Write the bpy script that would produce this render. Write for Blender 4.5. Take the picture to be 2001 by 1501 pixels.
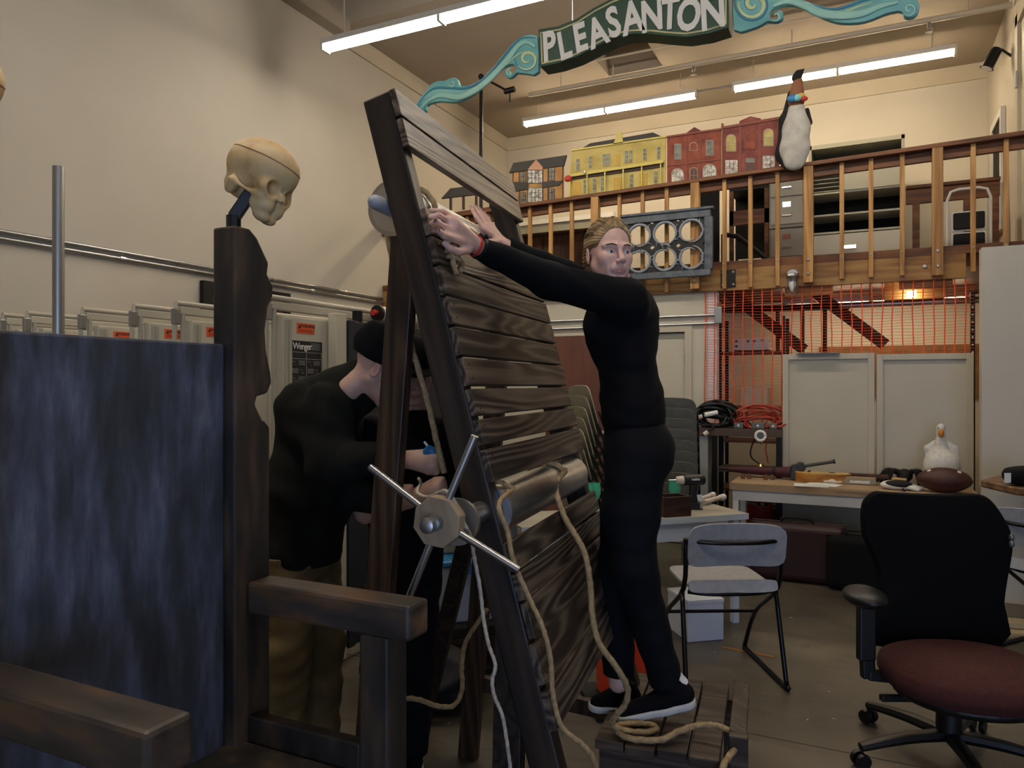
import bpy, bmesh, math, random
from mathutils import Vector, Matrix, noise
random.seed(7)
for _o in list(bpy.data.objects):
    bpy.data.objects.remove(_o)
SC = bpy.context.scene
COL = SC.collection
V = Vector
PI = math.pi
# ------------------------------------------------------------------ camera
F, CU, CV, H = 1450.0, 1000.5, 752.0, 1.6        # focal length in px of a 2001 px wide frame, eye height
YAW = math.radians(25.8)                          # the room's axes against the camera
CS, SN = math.cos(YAW), math.sin(YAW)
cd = bpy.data.cameras.new('camera')
cam = bpy.data.objects.new('camera', cd)
COL.objects.link(cam)
cd.sensor_width = 36.0
cd.lens = 36.0 * F / 2001
cd.shift_y = 1.5 / 2001
cd.clip_start = 0.05
cam.location = (0, 0, H)
cam.rotation_euler = (PI / 2, 0, YAW)
SC.camera = cam
# ------------------------------------------------------------------ world, exposure
w = bpy.data.worlds.new('world')
SC.world = w
w.use_nodes = True
w.node_tree.nodes['Background'].inputs[0].default_value = (0.62, 0.72, 0.9, 1)
w.node_tree.nodes['Background'].inputs[1].default_value = 0.6
SC.view_settings.view_transform = 'Standard'
SC.view_settings.look = 'None'
SC.view_settings.exposure = -0.38
SC.view_settings.gamma = 1.0
SC.view_settings.use_curve_mapping = False
# daylight through the open roll-up door behind the camera
ld = bpy.data.lights.new('door_daylight', 'AREA')
ld.shape = 'RECTANGLE'
ld.size, ld.size_y = 3.3, 2.5
ld.energy = 150
ld.color = (0.42, 0.60, 1.0)
lo = bpy.data.objects.new('door_daylight', ld)
COL.objects.link(lo)
lo.location = (2.2, -3.42, 1.3)
lo.rotation_euler = (PI / 2, 0, 0)
TUBE = 70.0                                       # strength of the fluorescent tubes

# ------------------------------------------------------------------ helpers
def hx(h, a=1):
    h = h.lstrip('#')
    r = []
    for i in (0, 2, 4):
        c = int(h[i:i+2], 16) / 255
        r.append(c / 12.92 if c <= 0.04045 else ((c + 0.055) / 1.055) ** 2.4)
    return (r[0], r[1], r[2], a)

def P(u, v, d):
    """point seen at pixel (u, v) at depth d in front of the camera"""
    x = (u - CU) / F * d
    return V((x * CS - d * SN, x * SN + d * CS, H - (v - CV) / F * d))
def C(x, y, z):
    """camera-aligned ground coordinates (right, forward) and height"""
    return V((x * CS - y * SN, x * SN + y * CS, z))
def Pq(u, v, q):
    x = (u - CU) / F
    return P(u, v, q / (x * SN + CS))
def Pp(u, v, p):
    x = (u - CU) / F
    return P(u, v, p / (x * CS - SN))
def Pz(u, v, z):
    return P(u, v, (H - z) * F / (v - CV))
def pq(u, q):
    """room p (x) of image column u on the plane y = q"""
    return Pq(u, CV, q).x

MATS = {}
def base(name, rough=0.5, metal=0.0, spec=0.5):
    m = bpy.data.materials.new(name)
    m.use_nodes = True
    b = m.node_tree.nodes['Principled BSDF']
    b.inputs['Roughness'].default_value = rough
    b.inputs['Metallic'].default_value = metal
    b.inputs['Specular IOR Level'].default_value = spec
    MATS[name] = m
    return m, m.node_tree.nodes, m.node_tree.links, b
def flat(name, col, rough=0.5, metal=0.0, spec=0.5):
    m, n, l, b = base(name, rough, metal, spec)
    b.inputs['Base Color'].default_value = hx(col)
    return m
def ramp(n, stops):
    r = n.new('ShaderNodeValToRGB')
    e = r.color_ramp.elements
    while len(e) < len(stops):
        e.new(0.5)
    for i, (p, c) in enumerate(stops):
        e[i].position = p
        e[i].color = hx(c) if isinstance(c, str) else c
    return r
def coords(n, l, scale=(1, 1, 1), rnd=True):
    tc = n.new('ShaderNodeTexCoord')
    mp = n.new('ShaderNodeMapping')
    mp.inputs['Scale'].default_value = scale
    l.new(tc.outputs['Object'], mp.inputs['Vector'])
    if rnd:
        oi = n.new('ShaderNodeObjectInfo')
        ml = n.new('ShaderNodeMath'); ml.operation = 'MULTIPLY'; ml.inputs[1].default_value = 37.0
        l.new(oi.outputs['Random'], ml.inputs[0])
        l.new(ml.outputs[0], mp.inputs['Location'])
    return mp.outputs['Vector']
def mottled(name, cols, scale=3.0, detail=4, rough=0.6, metal=0, bump=0.0, stretch=(1, 1, 1), spec=0.5, rnd=True):
    """noise between colours (list of ramp stops)"""
    m, n, l, b = base(name, rough, metal, spec)
    v = coords(n, l, stretch, rnd)
    t = n.new('ShaderNodeTexNoise')
    t.inputs['Scale'].default_value = scale
    t.inputs['Detail'].default_value = detail
    l.new(v, t.inputs['Vector'])
    r = ramp(n, cols)
    l.new(t.outputs['Fac'], r.inputs['Fac'])
    l.new(r.outputs['Color'], b.inputs['Base Color'])
    if bump:
        bp = n.new('ShaderNodeBump'); bp.inputs['Strength'].default_value = bump; bp.inputs['Distance'].default_value = 0.01
        l.new(t.outputs['Fac'], bp.inputs['Height'])
        l.new(bp.outputs['Normal'], b.inputs['Normal'])
    return m
def wood(name, dark, mid, light, along=0, freq=9.0, sc=1.0, rough=0.55, spec=0.4, tint=0.25, knots=True):
    """contour-line grain drawn out along one local axis, different on every object"""
    m, n, l, b = base(name, rough, 0, spec)
    st = [7.0 * sc] * 3
    st[along] = 0.62 * sc
    v = coords(n, l, st)
    t = n.new('ShaderNodeTexNoise'); t.inputs['Scale'].default_value = 1.0; t.inputs['Detail'].default_value = 1.2
    l.new(v, t.inputs['Vector'])
    mu = n.new('ShaderNodeMath'); mu.operation = 'MULTIPLY'; mu.inputs[1].default_value = freq
    l.new(t.outputs['Fac'], mu.inputs[0])
    fr = n.new('ShaderNodeMath'); fr.operation = 'PINGPONG'; fr.inputs[1].default_value = 0.5
    l.new(mu.outputs[0], fr.inputs[0])
    s2 = [90.0 * sc] * 3
    s2[along] = 2.5 * sc
    v2 = coords(n, l, s2)
    t2 = n.new('ShaderNodeTexNoise'); t2.inputs['Scale'].default_value = 1.0; t2.inputs['Detail'].default_value = 3
    l.new(v2, t2.inputs['Vector'])
    ad = n.new('ShaderNodeMath'); ad.operation = 'MULTIPLY_ADD'; ad.inputs[1].default_value = 1.25
    l.new(fr.outputs[0], ad.inputs[0])
    sb = n.new('ShaderNodeMath'); sb.operation = 'MULTIPLY'; sb.inputs[1].default_value = 0.55
    l.new(t2.outputs['Fac'], sb.inputs[0])
    l.new(sb.outputs[0], ad.inputs[2])
    r = ramp(n, [(0.12, dark), (0.5, mid), (0.92, light)])
    l.new(ad.outputs[0], r.inputs['Fac'])
    # broad tint per board
    oi = n.new('ShaderNodeObjectInfo')
    hs = n.new('ShaderNodeHueSaturation')
    mr = n.new('ShaderNodeMapRange'); mr.inputs['To Min'].default_value = 1 - tint; mr.inputs['To Max'].default_value = 1 + tint
    l.new(oi.outputs['Random'], mr.inputs['Value'])
    l.new(mr.outputs[0], hs.inputs['Value'])
    l.new(r.outputs['Color'], hs.inputs['Color'])
    l.new(hs.outputs['Color'], b.inputs['Base Color'])
    bp = n.new('ShaderNodeBump'); bp.inputs['Strength'].default_value = 0.25; bp.inputs['Distance'].default_value = 0.004
    l.new(ad.outputs[0], bp.inputs['Height']); l.new(bp.outputs['Normal'], b.inputs['Normal'])
    return m
def emit(name, col, strength):
    m, n, l, b = base(name)
    b.inputs['Base Color'].default_value = hx(col)
    b.inputs['Emission Color'].default_value = hx(col)
    b.inputs['Emission Strength'].default_value = strength
    return m

class MB:
    def __init__(s):
        s.v, s.f = [], []
    def add(s, vs, fs):
        k = len(s.v)
        s.v += [V(x) for x in vs]
        s.f += [tuple(i + k for i in q) for q in fs]
        return s
    def hexa(s, p):
        return s.add(p, [(0, 3, 2, 1), (4, 5, 6, 7), (0, 1, 5, 4), (1, 2, 6, 5), (2, 3, 7, 6), (3, 0, 4, 7)])
    def box(s, a, b):
        x0, y0, z0 = a; x1, y1, z1 = b
        return s.hexa([(x0, y0, z0), (x1, y0, z0), (x1, y1, z0), (x0, y1, z0), (x0, y0, z1), (x1, y0, z1), (x1, y1, z1), (x0, y1, z1)])
    def cbox(s, c, d):
        c = V(c); d = V(d) / 2
        return s.box(c - d, c + d)
    def beam(s, a, b, w, h, up=(0, 0, 1)):
        """bar from a to b, w wide sideways and h high along up"""
        a, b = V(a), V(b)
        d = (b - a).normalized()
        up = V(up)
        x = d.cross(up).normalized()
        if x.length < 0.1:
            x = V((1, 0, 0))
        y = x.cross(d).normalized()
        x = x * w / 2; y = y * h / 2
        return s.hexa([a - x - y, a + x - y, a + x + y, a - x + y, b - x - y, b + x - y, b + x + y, b - x + y])
    def loft(s, rings, cap=True, closed=True):
        k = len(s.v); n = len(rings[0])
        for r in rings:
            s.v += [V(x) for x in r]
        for i in range(len(rings) - 1):
            for j in range(n if closed else n - 1):
                a = k + i * n + j; b_ = k + i * n + (j + 1) % n
                s.f.append((a, b_, b_ + n, a + n))
        if cap:
            s.f.append(tuple(k + j for j in range(n))[::-1])
            e = k + (len(rings) - 1) * n
            s.f.append(tuple(e + j for j in range(n)))
        return s
    def tube(s, pts, r, n=8, cap=True, flat=1.0, up=None):
        pts = [V(p) for p in pts]
        m = len(pts)
        rs = r if isinstance(r, (list, tuple)) else [r] * m
        rings = []
        x = None
        for i in range(m):
            d = (pts[min(i + 1, m - 1)] - pts[max(i - 1, 0)]).normalized()
            if x is None:
                ref = V(up) if up else (V((0, 0, 1)) if abs(d.z) < 0.9 else V((1, 0, 0)))
                x = d.cross(ref).normalized()
            else:
                x = (x - d * x.dot(d)).normalized()
            y = d.cross(x)
            rings.append([pts[i] + (x * math.cos(2 * PI * j / n) + y * math.sin(2 * PI * j / n) * flat) * rs[i] for j in range(n)])
        return s.loft(rings, cap)
    def lathe(s, prof, c=(0, 0, 0), axis=(0, 0, 1), n=20, cap=True):
        c = V(c); a = V(axis).normalized()
        x = a.orthogonal().normalized(); y = a.cross(x)
        return s.loft([[c + a * h + (x * math.cos(2 * PI * j / n) + y * math.sin(2 * PI * j / n)) * max(r, 1e-5) for j in range(n)] for r, h in prof], cap)
    def cyl(s, a, b, r, n=14):
        return s.tube([a, b], r, n)
    def prism(s, poly, off):
        off = V(off); n = len(poly); k = len(s.v)
        s.v += [V(p) for p in poly] + [V(p) + off for p in poly]
        s.f.append(tuple(range(k, k + n)))
        s.f.append(tuple(range(k + n, k + 2 * n))[::-1])
        for j in range(n):
            a = k + j; b_ = k + (j + 1) % n
            s.f.append((a, a + n, b_ + n, b_))
        return s
    def ell(s, c, r, n=16, m=10, M=None):
        c = V(c)
        rx, ry, rz = r if isinstance(r, (list, tuple, Vector)) else (r, r, r)
        k = len(s.v)
        R = M or Matrix.Identity(3)
        pts = []
        for i in range(m + 1):
            t = PI * i / m
            if i in (0, m):
                pts.append([V((0, 0, rz * math.cos(t)))])
            else:
                pts.append([V((rx * math.sin(t) * math.cos(2 * PI * j / n), ry * math.sin(t) * math.sin(2 * PI * j / n), rz * math.cos(t))) for j in range(n)])
        idx = []
        for row in pts:
            idx.append([len(s.v) + q for q in range(len(row))])
            s.v += [c + R @ q for q in row]
        for i in range(m):
            a, b_ = idx[i], idx[i + 1]
            for j in range(n):
                j2 = (j + 1) % n
                if len(a) == 1:
                    s.f.append((a[0], b_[j], b_[j2]))
                elif len(b_) == 1:
                    s.f.append((a[j], b_[0], a[j2]))
                else:
                    s.f.append((a[j], b_[j], b_[j2], a[j2]))
        return s
    def build(s, name, mat, parent=None, smooth=False, bevel=0, M=None, lab=None, cat=None, group=None, kind=None, sub=0, seg=2):
        me = bpy.data.meshes.new(name)
        vs = s.v
        if not vs:
            vs = [V((0, 0, 0))]
        lo_ = V((min(p.x for p in vs), min(p.y for p in vs), min(p.z for p in vs)))
        hi = V((max(p.x for p in vs), max(p.y for p in vs), max(p.z for p in vs)))
        c = (lo_ + hi) / 2
        if parent is None and M is None:
            c.z = lo_.z
        me.from_pydata([p - c for p in vs], [], s.f)
        bm = bmesh.new(); bm.from_mesh(me)
        bmesh.ops.recalc_face_normals(bm, faces=bm.faces)
        bm.to_mesh(me); bm.free()
        me.materials.append(MATS[mat] if isinstance(mat, str) else mat)
        if smooth:
            me.polygons.foreach_set('use_smooth', [True] * len(me.polygons))
            if smooth != 2:
                try:
                    me.set_sharp_from_angle(angle=math.radians(38))
                except Exception:
                    pass
        o = bpy.data.objects.new(name, me)
        COL.objects.link(o)
        mw = Matrix.Translation(c)
        if M is not None:
            mw = M @ mw
        o.matrix_world = mw
        if parent is not None:
            o.parent = parent
            o.matrix_parent_inverse = wmat(parent).inverted()
            o.matrix_basis = mw
        WM[o.name] = mw
        if bevel:
            b = o.modifiers.new('bevel', 'BEVEL'); b.width = bevel; b.segments = seg; b.limit_method = 'ANGLE'; b.angle_limit = math.radians(40)
        if sub:
            b = o.modifiers.new('sub', 'SUBSURF'); b.levels = sub; b.render_levels = sub
        tag(o, lab, cat, group, kind)
        return o
WM = {}
def wmat(o):
    return WM.get(o.name, o.matrix_world)
def tag(o, lab=None, cat=None, group=None, kind=None):
    if lab: o['label'] = lab
    if cat: o['category'] = cat
    if group: o['group'] = group
    if kind: o['kind'] = kind
    return o
def thing(name, lab, cat, loc=(0, 0, 0), rz=0.0, group=None, kind=None):
    o = bpy.data.objects.new(name, None)
    o.empty_display_size = 0.1
    COL.objects.link(o)
    m = Matrix.Translation(V(loc)) @ Matrix.Rotation(rz, 4, 'Z')
    o.matrix_world = m
    WM[o.name] = m
    return tag(o, lab, cat, group, kind)
def box(name, mat, a, b, parent=None, bevel=0, M=None, **k):
    return MB().box(a, b).build(name, mat, parent, bevel=bevel, M=M, **k)
def dup(root, M, lab=None, group=None):
    """copy a thing with its parts and sub-parts; M is the new world matrix of the root"""
    def rec(o, par):
        c = o.copy(); COL.objects.link(c)
        if par is not None:
            c.parent = par
        for ch in [x for x in KIDS.get(o.name, [])]:
            rec(ch, c)
        return c
    if not KIDS:
        pass
    KIDS.clear()
    for x in bpy.data.objects:
        if x.parent:
            KIDS.setdefault(x.parent.name, []).append(x)
    r = rec(root, None)
    r.matrix_world = M
    if lab: r['label'] = lab
    if group: r['group'] = group
    return r
KIDS = {}
def text_mesh(body, size, extrude=0.002, font_bold=0.0, align='CENTER', space=1.0):
    cu = bpy.data.curves.new('text', 'FONT')
    cu.body = body; cu.size = size; cu.extrude = extrude; cu.offset = font_bold
    cu.align_x = align; cu.align_y = 'CENTER'; cu.space_character = space; cu.resolution_u = 3
    o = bpy.data.objects.new('text', cu)
    COL.objects.link(o)
    dg = bpy.context.evaluated_depsgraph_get()
    me = bpy.data.meshes.new_from_object(o.evaluated_get(dg))
    bpy.data.objects.remove(o); bpy.data.curves.remove(cu)
    return me
def lettering(name, body, size, M, mat, parent=None, extrude=0.001, bold=0.0, space=1.0, **k):
    me = text_mesh(body, size, extrude, bold, space=space)
    me.materials.clear(); me.materials.append(MATS[mat])
    o = bpy.data.objects.new(name, me); COL.objects.link(o)
    o.matrix_world = M
    if parent is not None:
        o.parent = parent; o.matrix_parent_inverse = wmat(parent).inverted(); o.matrix_basis = M
    WM[o.name] = M
    return tag(o, **k)
def frame(o, x, y):
    """matrix with local x, y axes and origin"""
    x = V(x).normalized(); y = V(y); y = (y - x * y.dot(x)).normalized(); z = x.cross(y)
    return Matrix(((x.x, y.x, z.x, o[0]), (x.y, y.y, z.y, o[1]), (x.z, y.z, z.z, o[2]), (0, 0, 0, 1)))
def spline(pts, n=6):
    """Catmull-Rom through points"""
    pts = [V(p) for p in pts]
    out = []
    for i in range(len(pts) - 1):
        p0 = pts[max(i - 1, 0)]; p1 = pts[i]; p2 = pts[i + 1]; p3 = pts[min(i + 2, len(pts) - 1)]
        for k in range(n):
            t = k / n
            out.append(0.5 * (2 * p1 + (p2 - p0) * t + (2 * p0 - 5 * p1 + 4 * p2 - p3) * t * t + (3 * p1 - p0 - 3 * p2 + p3) * t ** 3))
    out.append(pts[-1])
    return out
def arc(c, r, a0, a1, n=8):
    return [(c[0] + r * math.cos(a0 + (a1 - a0) * i / n), c[1] + r * math.sin(a0 + (a1 - a0) * i / n)) for i in range(n + 1)]
# ------------------------------------------------------------------ materials
mottled('wall_paint', [(0.3, '#bdb6a7'), (0.7, '#c6bfb1')], 0.9, 5, 0.75, rnd=False)
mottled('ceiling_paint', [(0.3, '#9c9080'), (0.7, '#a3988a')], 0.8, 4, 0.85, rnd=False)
mottled('trim_paint', [(0.3, '#b9af9b'), (0.7, '#c1b7a4')], 2, 3, 0.6)
mottled('white_door', [(0.3, '#bfb8a4'), (0.7, '#c8c1ad')], 2, 3, 0.5)
mottled('white_cabinet', [(0.3, '#b3ac99'), (0.68, '#bbb4a1'), (0.82, '#a89f8a')], 2.5, 6, 0.5)
mottled('concrete_plain', [(0.25, '#39342d'), (0.45, '#4a4338'), (0.62, '#575043'), (0.8, '#686051')], 1.6, 9, 0.42, bump=0.05, rnd=False)
flat('joint', '#1b1815', 0.9)
def concrete():
    m, n, l, b = base('concrete', 0.4)
    tc = n.new('ShaderNodeNewGeometry')
    def noise_(s, d, st=(1, 1, 1)):
        mp = n.new('ShaderNodeMapping'); mp.inputs['Scale'].default_value = st
        l.new(tc.outputs['Position'], mp.inputs['Vector'])
        t = n.new('ShaderNodeTexNoise'); t.inputs['Scale'].default_value = s; t.inputs['Detail'].default_value = d
        l.new(mp.outputs['Vector'], t.inputs['Vector'])
        return t.outputs['Fac']
    r = ramp(n, [(0.25, '#3d3830'), (0.45, '#524b3f'), (0.62, '#61594b'), (0.8, '#756c5c')])
    l.new(noise_(1.4, 9), r.inputs['Fac'])
    r2 = ramp(n, [(0.30, (.62, .6, .58, 1)), (0.46, (1, 1, 1, 1))])
    l.new(noise_(5.0, 6, (1, 2.2, 1)), r2.inputs['Fac'])
    mx = n.new('ShaderNodeMix'); mx.data_type = 'RGBA'; mx.blend_type = 'MULTIPLY'; mx.inputs[0].default_value = .8
    l.new(r.outputs['Color'], mx.inputs[6]); l.new(r2.outputs['Color'], mx.inputs[7])
    r3 = ramp(n, [(0.735, (0, 0, 0, 1)), (0.75, (1, 1, 1, 1))])
    l.new(noise_(17.0, 2, (1, 1.6, 1)), r3.inputs['Fac'])
    m2 = n.new('ShaderNodeMix'); m2.data_type = 'RGBA'
    l.new(r3.outputs['Color'], m2.inputs[0]); l.new(mx.outputs[2], m2.inputs[6]); m2.inputs[7].default_value = hx('#b9b2a2')
    l.new(m2.outputs[2], b.inputs['Base Color'])
    mr = n.new('ShaderNodeMapRange'); mr.inputs['To Min'].default_value = .28; mr.inputs['To Max'].default_value = .55
    l.new(noise_(2.3, 5), mr.inputs['Value']); l.new(mr.outputs[0], b.inputs['Roughness'])
concrete()
wood('pine', '#74502a', '#a0743f', '#b68c54', along=2, freq=5, tint=0.12)
wood('pine_long', '#60401f', '#8a6132', '#9d7844', along=0, freq=5, tint=0.12)
wood('rail_wood', '#3e2110', '#5f371b', '#744826', along=0, freq=5, tint=0.1)
wood('dark_wood', '#2c170b', '#432613', '#54331b', along=2, freq=6, tint=0.1)
flat('steel', '#b9bbbd', 0.32, 1.0)
flat('galv', '#a7a9aa', 0.4, 1.0)
flat('black_metal', '#0d0d0e', 0.4, 0.3)
flat('black_matte', '#0a0a0b', 0.8)
flat('black_soft', '#0e0e10', 0.9, spec=0.2)
flat('white_metal', '#d9d8d4', 0.4)
flat('housing', '#cfccc4', 0.5)
flat('cabinet_grey', '#8d8c7e', 0.45)
flat('cabinet_face', '#a3a294', 0.45)
flat('cabinet_light', '#b9b8aa', 0.45)
flat('chrome', '#e2e2e2', 0.15, 1.0)
flat('void', '#060606', 0.9)
flat('net_orange', '#e0552e', 0.55)
emit('tube_glow', '#fff4e4', TUBE)
emit('tube_glow_dim', '#ffe9c4', TUBE * .35)
emit('tube_glow_warm', '#ffe9c4', TUBE * 1.05)
flat('paper', '#e9e7e2', 0.8)
flat('red', '#b2261b', 0.5)
flat('brown_board', '#5a2f1d', 0.6)

# ------------------------------------------------------------------ room shell
L, QB, ZC, ZH = -5.33, 10.84, 5.6, 6.3            # left wall, back wall, low and high ceiling
QM, R1, R2, QF = 7.4, 1.30, 4.5, -3.5             # mezzanine front, upper right wall, right wall, front wall
ST = dict(kind='structure')
QS = 6.6                                           # where the ceiling steps up
fl = MB().box((L - .2, QF - .2, -0.2), (R2 + .2, QB + .2, -0.008)).build('floor', 'joint', **ST)
qj = [QF - .2, 0.98, 3.54, 6.10, 8.65, QB + .2]
pj = [L - .2, -2.75, -0.02 + 1.9, R2 + .2]
for i in range(5):
    for j in range(3):
        g = 0.003
        box('slab', 'concrete', (pj[j] + g, qj[i] + g, -0.1), (pj[j + 1] - g, qj[i + 1] - g, 0.0), fl)
box('wall_left', 'wall_paint', (L - .2, QF, 0), (L, QB, ZH), **ST)
box('wall_back', 'wall_paint', (L, QB, 0), (R1 + .2, QB + .2, ZC), **ST)
wf = thing('wall_front', 'wall behind the viewpoint with a wide door opening', None, (0, QF, 0), kind='structure')
del wf['label']
for a, b in (((L, 0), (0.5, ZH)), ((3.9, 0), (R2, ZH)), ((0.5, 2.6), (3.9, ZH))):
    box('wall_panel', 'wall_paint', (a[0], QF - .2, a[1]), (b[0], QF, b[1]), wf)
box('wall_right', 'wall_paint', (R2, QF, 0), (R2 + .2, 6.48, ZH), **ST)
box('wall_right_upper', 'wall_paint', (R1, 6.62, 2.62), (R1 + .2, QB, ZC), **ST)
box('wall_partition', 'wall_paint', (0.742, 6.48, 0), (R2, 6.62, 2.62), **ST)
box('wall_over_partition', 'wall_paint', (R1 + .2, 6.62, 2.62), (R2, 6.8, ZH), **ST)
# low ceiling with a square well cut into it, high ceiling nearer the viewer, and the step between
cl = thing('ceiling', None, None, (0, 8, ZC), kind='structure')
hx0, hx1, hy0, hy1 = -3.05, -2.35, 8.35, 9.2
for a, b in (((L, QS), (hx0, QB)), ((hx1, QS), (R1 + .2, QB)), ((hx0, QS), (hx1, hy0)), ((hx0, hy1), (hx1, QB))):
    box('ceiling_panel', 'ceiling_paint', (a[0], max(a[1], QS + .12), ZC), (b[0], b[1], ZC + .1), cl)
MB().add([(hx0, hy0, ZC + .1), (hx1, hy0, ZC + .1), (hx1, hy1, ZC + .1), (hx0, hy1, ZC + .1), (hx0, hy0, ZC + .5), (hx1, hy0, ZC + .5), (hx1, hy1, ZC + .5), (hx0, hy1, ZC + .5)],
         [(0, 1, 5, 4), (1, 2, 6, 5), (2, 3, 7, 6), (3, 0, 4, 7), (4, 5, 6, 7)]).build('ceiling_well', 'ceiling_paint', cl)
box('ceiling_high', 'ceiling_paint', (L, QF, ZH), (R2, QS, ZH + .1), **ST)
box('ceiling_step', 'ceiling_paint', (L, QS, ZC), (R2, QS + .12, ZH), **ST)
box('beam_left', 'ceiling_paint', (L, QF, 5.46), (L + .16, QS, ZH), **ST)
box('trim_1', 'trim_paint', (L, QS + .12, ZC - .2), (L + .03, QB, ZC), **ST)
box('trim_2', 'trim_paint', (L + .03, QB - .03, ZC - .2), (R1, QB, ZC), **ST)
# wall under the mezzanine, left of the storage bay, with its white door
PN = pq(1382, QM)
dl, dr, dt = -2.53, pq(1337, QM), 2.13
wm = thing('wall_mezzanine', None, None, (-3, QM + .1, 0), kind='structure')
for a, b in (((L, 0), (dl, 2.515)), ((dr, 0), (PN, 2.515)), ((dl, dt), (dr, 2.515))):
    box('wall_panel', 'white_door', (a[0], QM + .04, a[1]), (b[0], QM + .16, b[1]), wm)
d1 = thing('door_1', None, None, ((dl + dr) / 2, QM + .06, 0), kind='structure')
box('door_leaf', 'white_door', (dl + .01, QM + .07, 0.01), (dr - .01, QM + .11, dt - .01), d1)
for a, b in (((dl - .07, 0), (dl, dt + .07)), ((dr, 0), (dr + .07, dt + .07)), ((dl, dt), (dr, dt + .07))):
    box('door_frame', 'trim_paint', (a[0], QM + .02, a[1]), (b[0], QM + .06, b[1]), d1)
for z in (0.3, 1.1, 1.85):
    MB().cyl((dr - .005, QM + .06, z - .05), (dr - .005, QM + .06, z + .05), .009).build('hinge', 'steel', d1)
# upper right wall: a double door frame near the viewer and a small window
d2 = thing('door_2', None, None, (R1, 7.0, 2.75), kind='structure')
box('door_leaf', 'white_door', (R1 - .03, 7.45, 2.75), (R1 - .005, 8.35, 5.0), d2)
for y in (7.3, 8.35):
    box('door_frame', 'trim_paint', (R1 - .06, y, 2.75), (R1 - .002, y + .12, 5.1), d2)
box('door_frame', 'trim_paint', (R1 - .06, 7.3, 5.0), (R1 - .002, 8.47, 5.12), d2)
box('door_hinge', 'steel', (R1 - .075, 8.33, 4.4), (R1 - .06, 8.39, 4.55), d2)
w1 = thing('window_1', None, None, (R1, 9.9, 3.6), kind='structure')
box('pane', 'void', (R1 - .03, 9.5, 3.35), (R1 - .012, 10.1, 4.5), w1)
for a, b in (((9.42, 3.27), (9.5, 4.58)), ((10.1, 3.27), (10.18, 4.58)), ((9.5, 3.27), (10.1, 3.35)), ((9.5, 4.5), (10.1, 4.58))):
    box('window_frame', 'white_metal', (R1 - .05, a[0], a[1]), (R1 - .004, b[0], b[1]), w1)

# ------------------------------------------------------------------ mezzanine
box('floor_mezzanine', 'brown_board', (L, QM + .06, 2.62), (R1, QB, 2.75), **ST)
def raily(p):                                     # the top rail climbs a little to the right
    return 3.566 + (p + 3.6) * (0.124 / 4.72)
mz = thing('wooden_mezzanine_railing', 'brown wooden railing along the mezzanine edge with square balusters and bolted posts', 'railing', (-2, QM, 2.5))
a0, a1 = L + .01, R1 - .02
def sloped(name, mat, z0, z1, y0, y1, par=mz):
    za, zb = raily(a0), raily(a1)
    return MB().hexa([(a0, y0, za + z0), (a1, y0, zb + z0), (a1, y1, zb + z0), (a0, y1, za + z0), (a0, y0, za + z1), (a1, y0, zb + z1), (a1, y1, zb + z1), (a0, y1, za + z1)]).build(name, mat, par, bevel=.004)
sloped('cap_rail', 'rail_wood', -.038, 0, QM - .085, QM + .07)
sloped('under_rail', 'rail_wood', -.128, -.038, QM - .01, QM + .03)
box('rim_joist', 'pine_long', (L + .01, QM - .0, 2.515), (0.735, QM + .038, 2.725), mz, .003)
box('bottom_rail', 'rail_wood', (L + .01, QM + .005, 2.725), (R1 - .02, QM + .04, 2.80), mz, .003)
flat('bolt', '#cfcfcb', 0.3, 0.9)
for u in (872, 914, 955, 995, 1036, 1076.5, 1117.5, 1211, 1256, 1303, 1416, 1466.6, 1519.6, 1645, 1702, 1763, 1901.4, 1965.8):
    p = pq(u, QM - .02)
    zt = raily(p) - .038
    low = 2.56 if u > 1600 else 2.53
    if u > 1905: low = 2.70
    b = box('baluster', 'pine', (p - .019, QM - .04, low), (p + .019, QM - .001, zt), mz, .003)
    MB().lathe([(.009, 0), (.009, .004), (.004, .008)], (p, QM - .041, 2.765), (0, -1, 0), 8).build('bolt_head', 'bolt', b)
for u in (1164, 1359, 1580, 1831.7):
    p = pq(u, QM - .04)
    zt = raily(p) - .038
    b = box('post', 'pine', (p - .042, QM - .083, 2.54), (p + .042, QM - .001, zt), mz, .004)
    for z in (2.62, 2.75):
        MB().lathe([(.014, 0), (.014, .006), (.007, .012)], (p, QM - .084, z), (0, -1, 0), 8).build('bolt_head', 'bolt', b)
p = pq(1423, QM)
jp = box('steel_joint_plate', 'black_metal', (p - .07, QM - .012, 2.545), (p + .07, QM - .0005, 2.715), None, 0, lab='black steel joint plate with four bolts on the mezzanine beam', cat='plate')
for dx in (-.05, .05):
    for dz in (2.57, 2.69):
        MB().lathe([(.013, 0), (.013, .006), (.006, .012)], (p + dx, QM - .013, dz), (0, -1, 0), 8).build('bolt_head', 'bolt', jp)
for u, v in ((1808, 521),):
    q_ = Pq(u, v, QM - .001)
    MB().lathe([(.02, 0), (.018, .006), (.008, .012)], q_, (0, -1, 0), 10).build('washer_bolt', 'bolt', None, lab='single round washer bolt in the beam right of the net top', cat='bolt')
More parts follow.
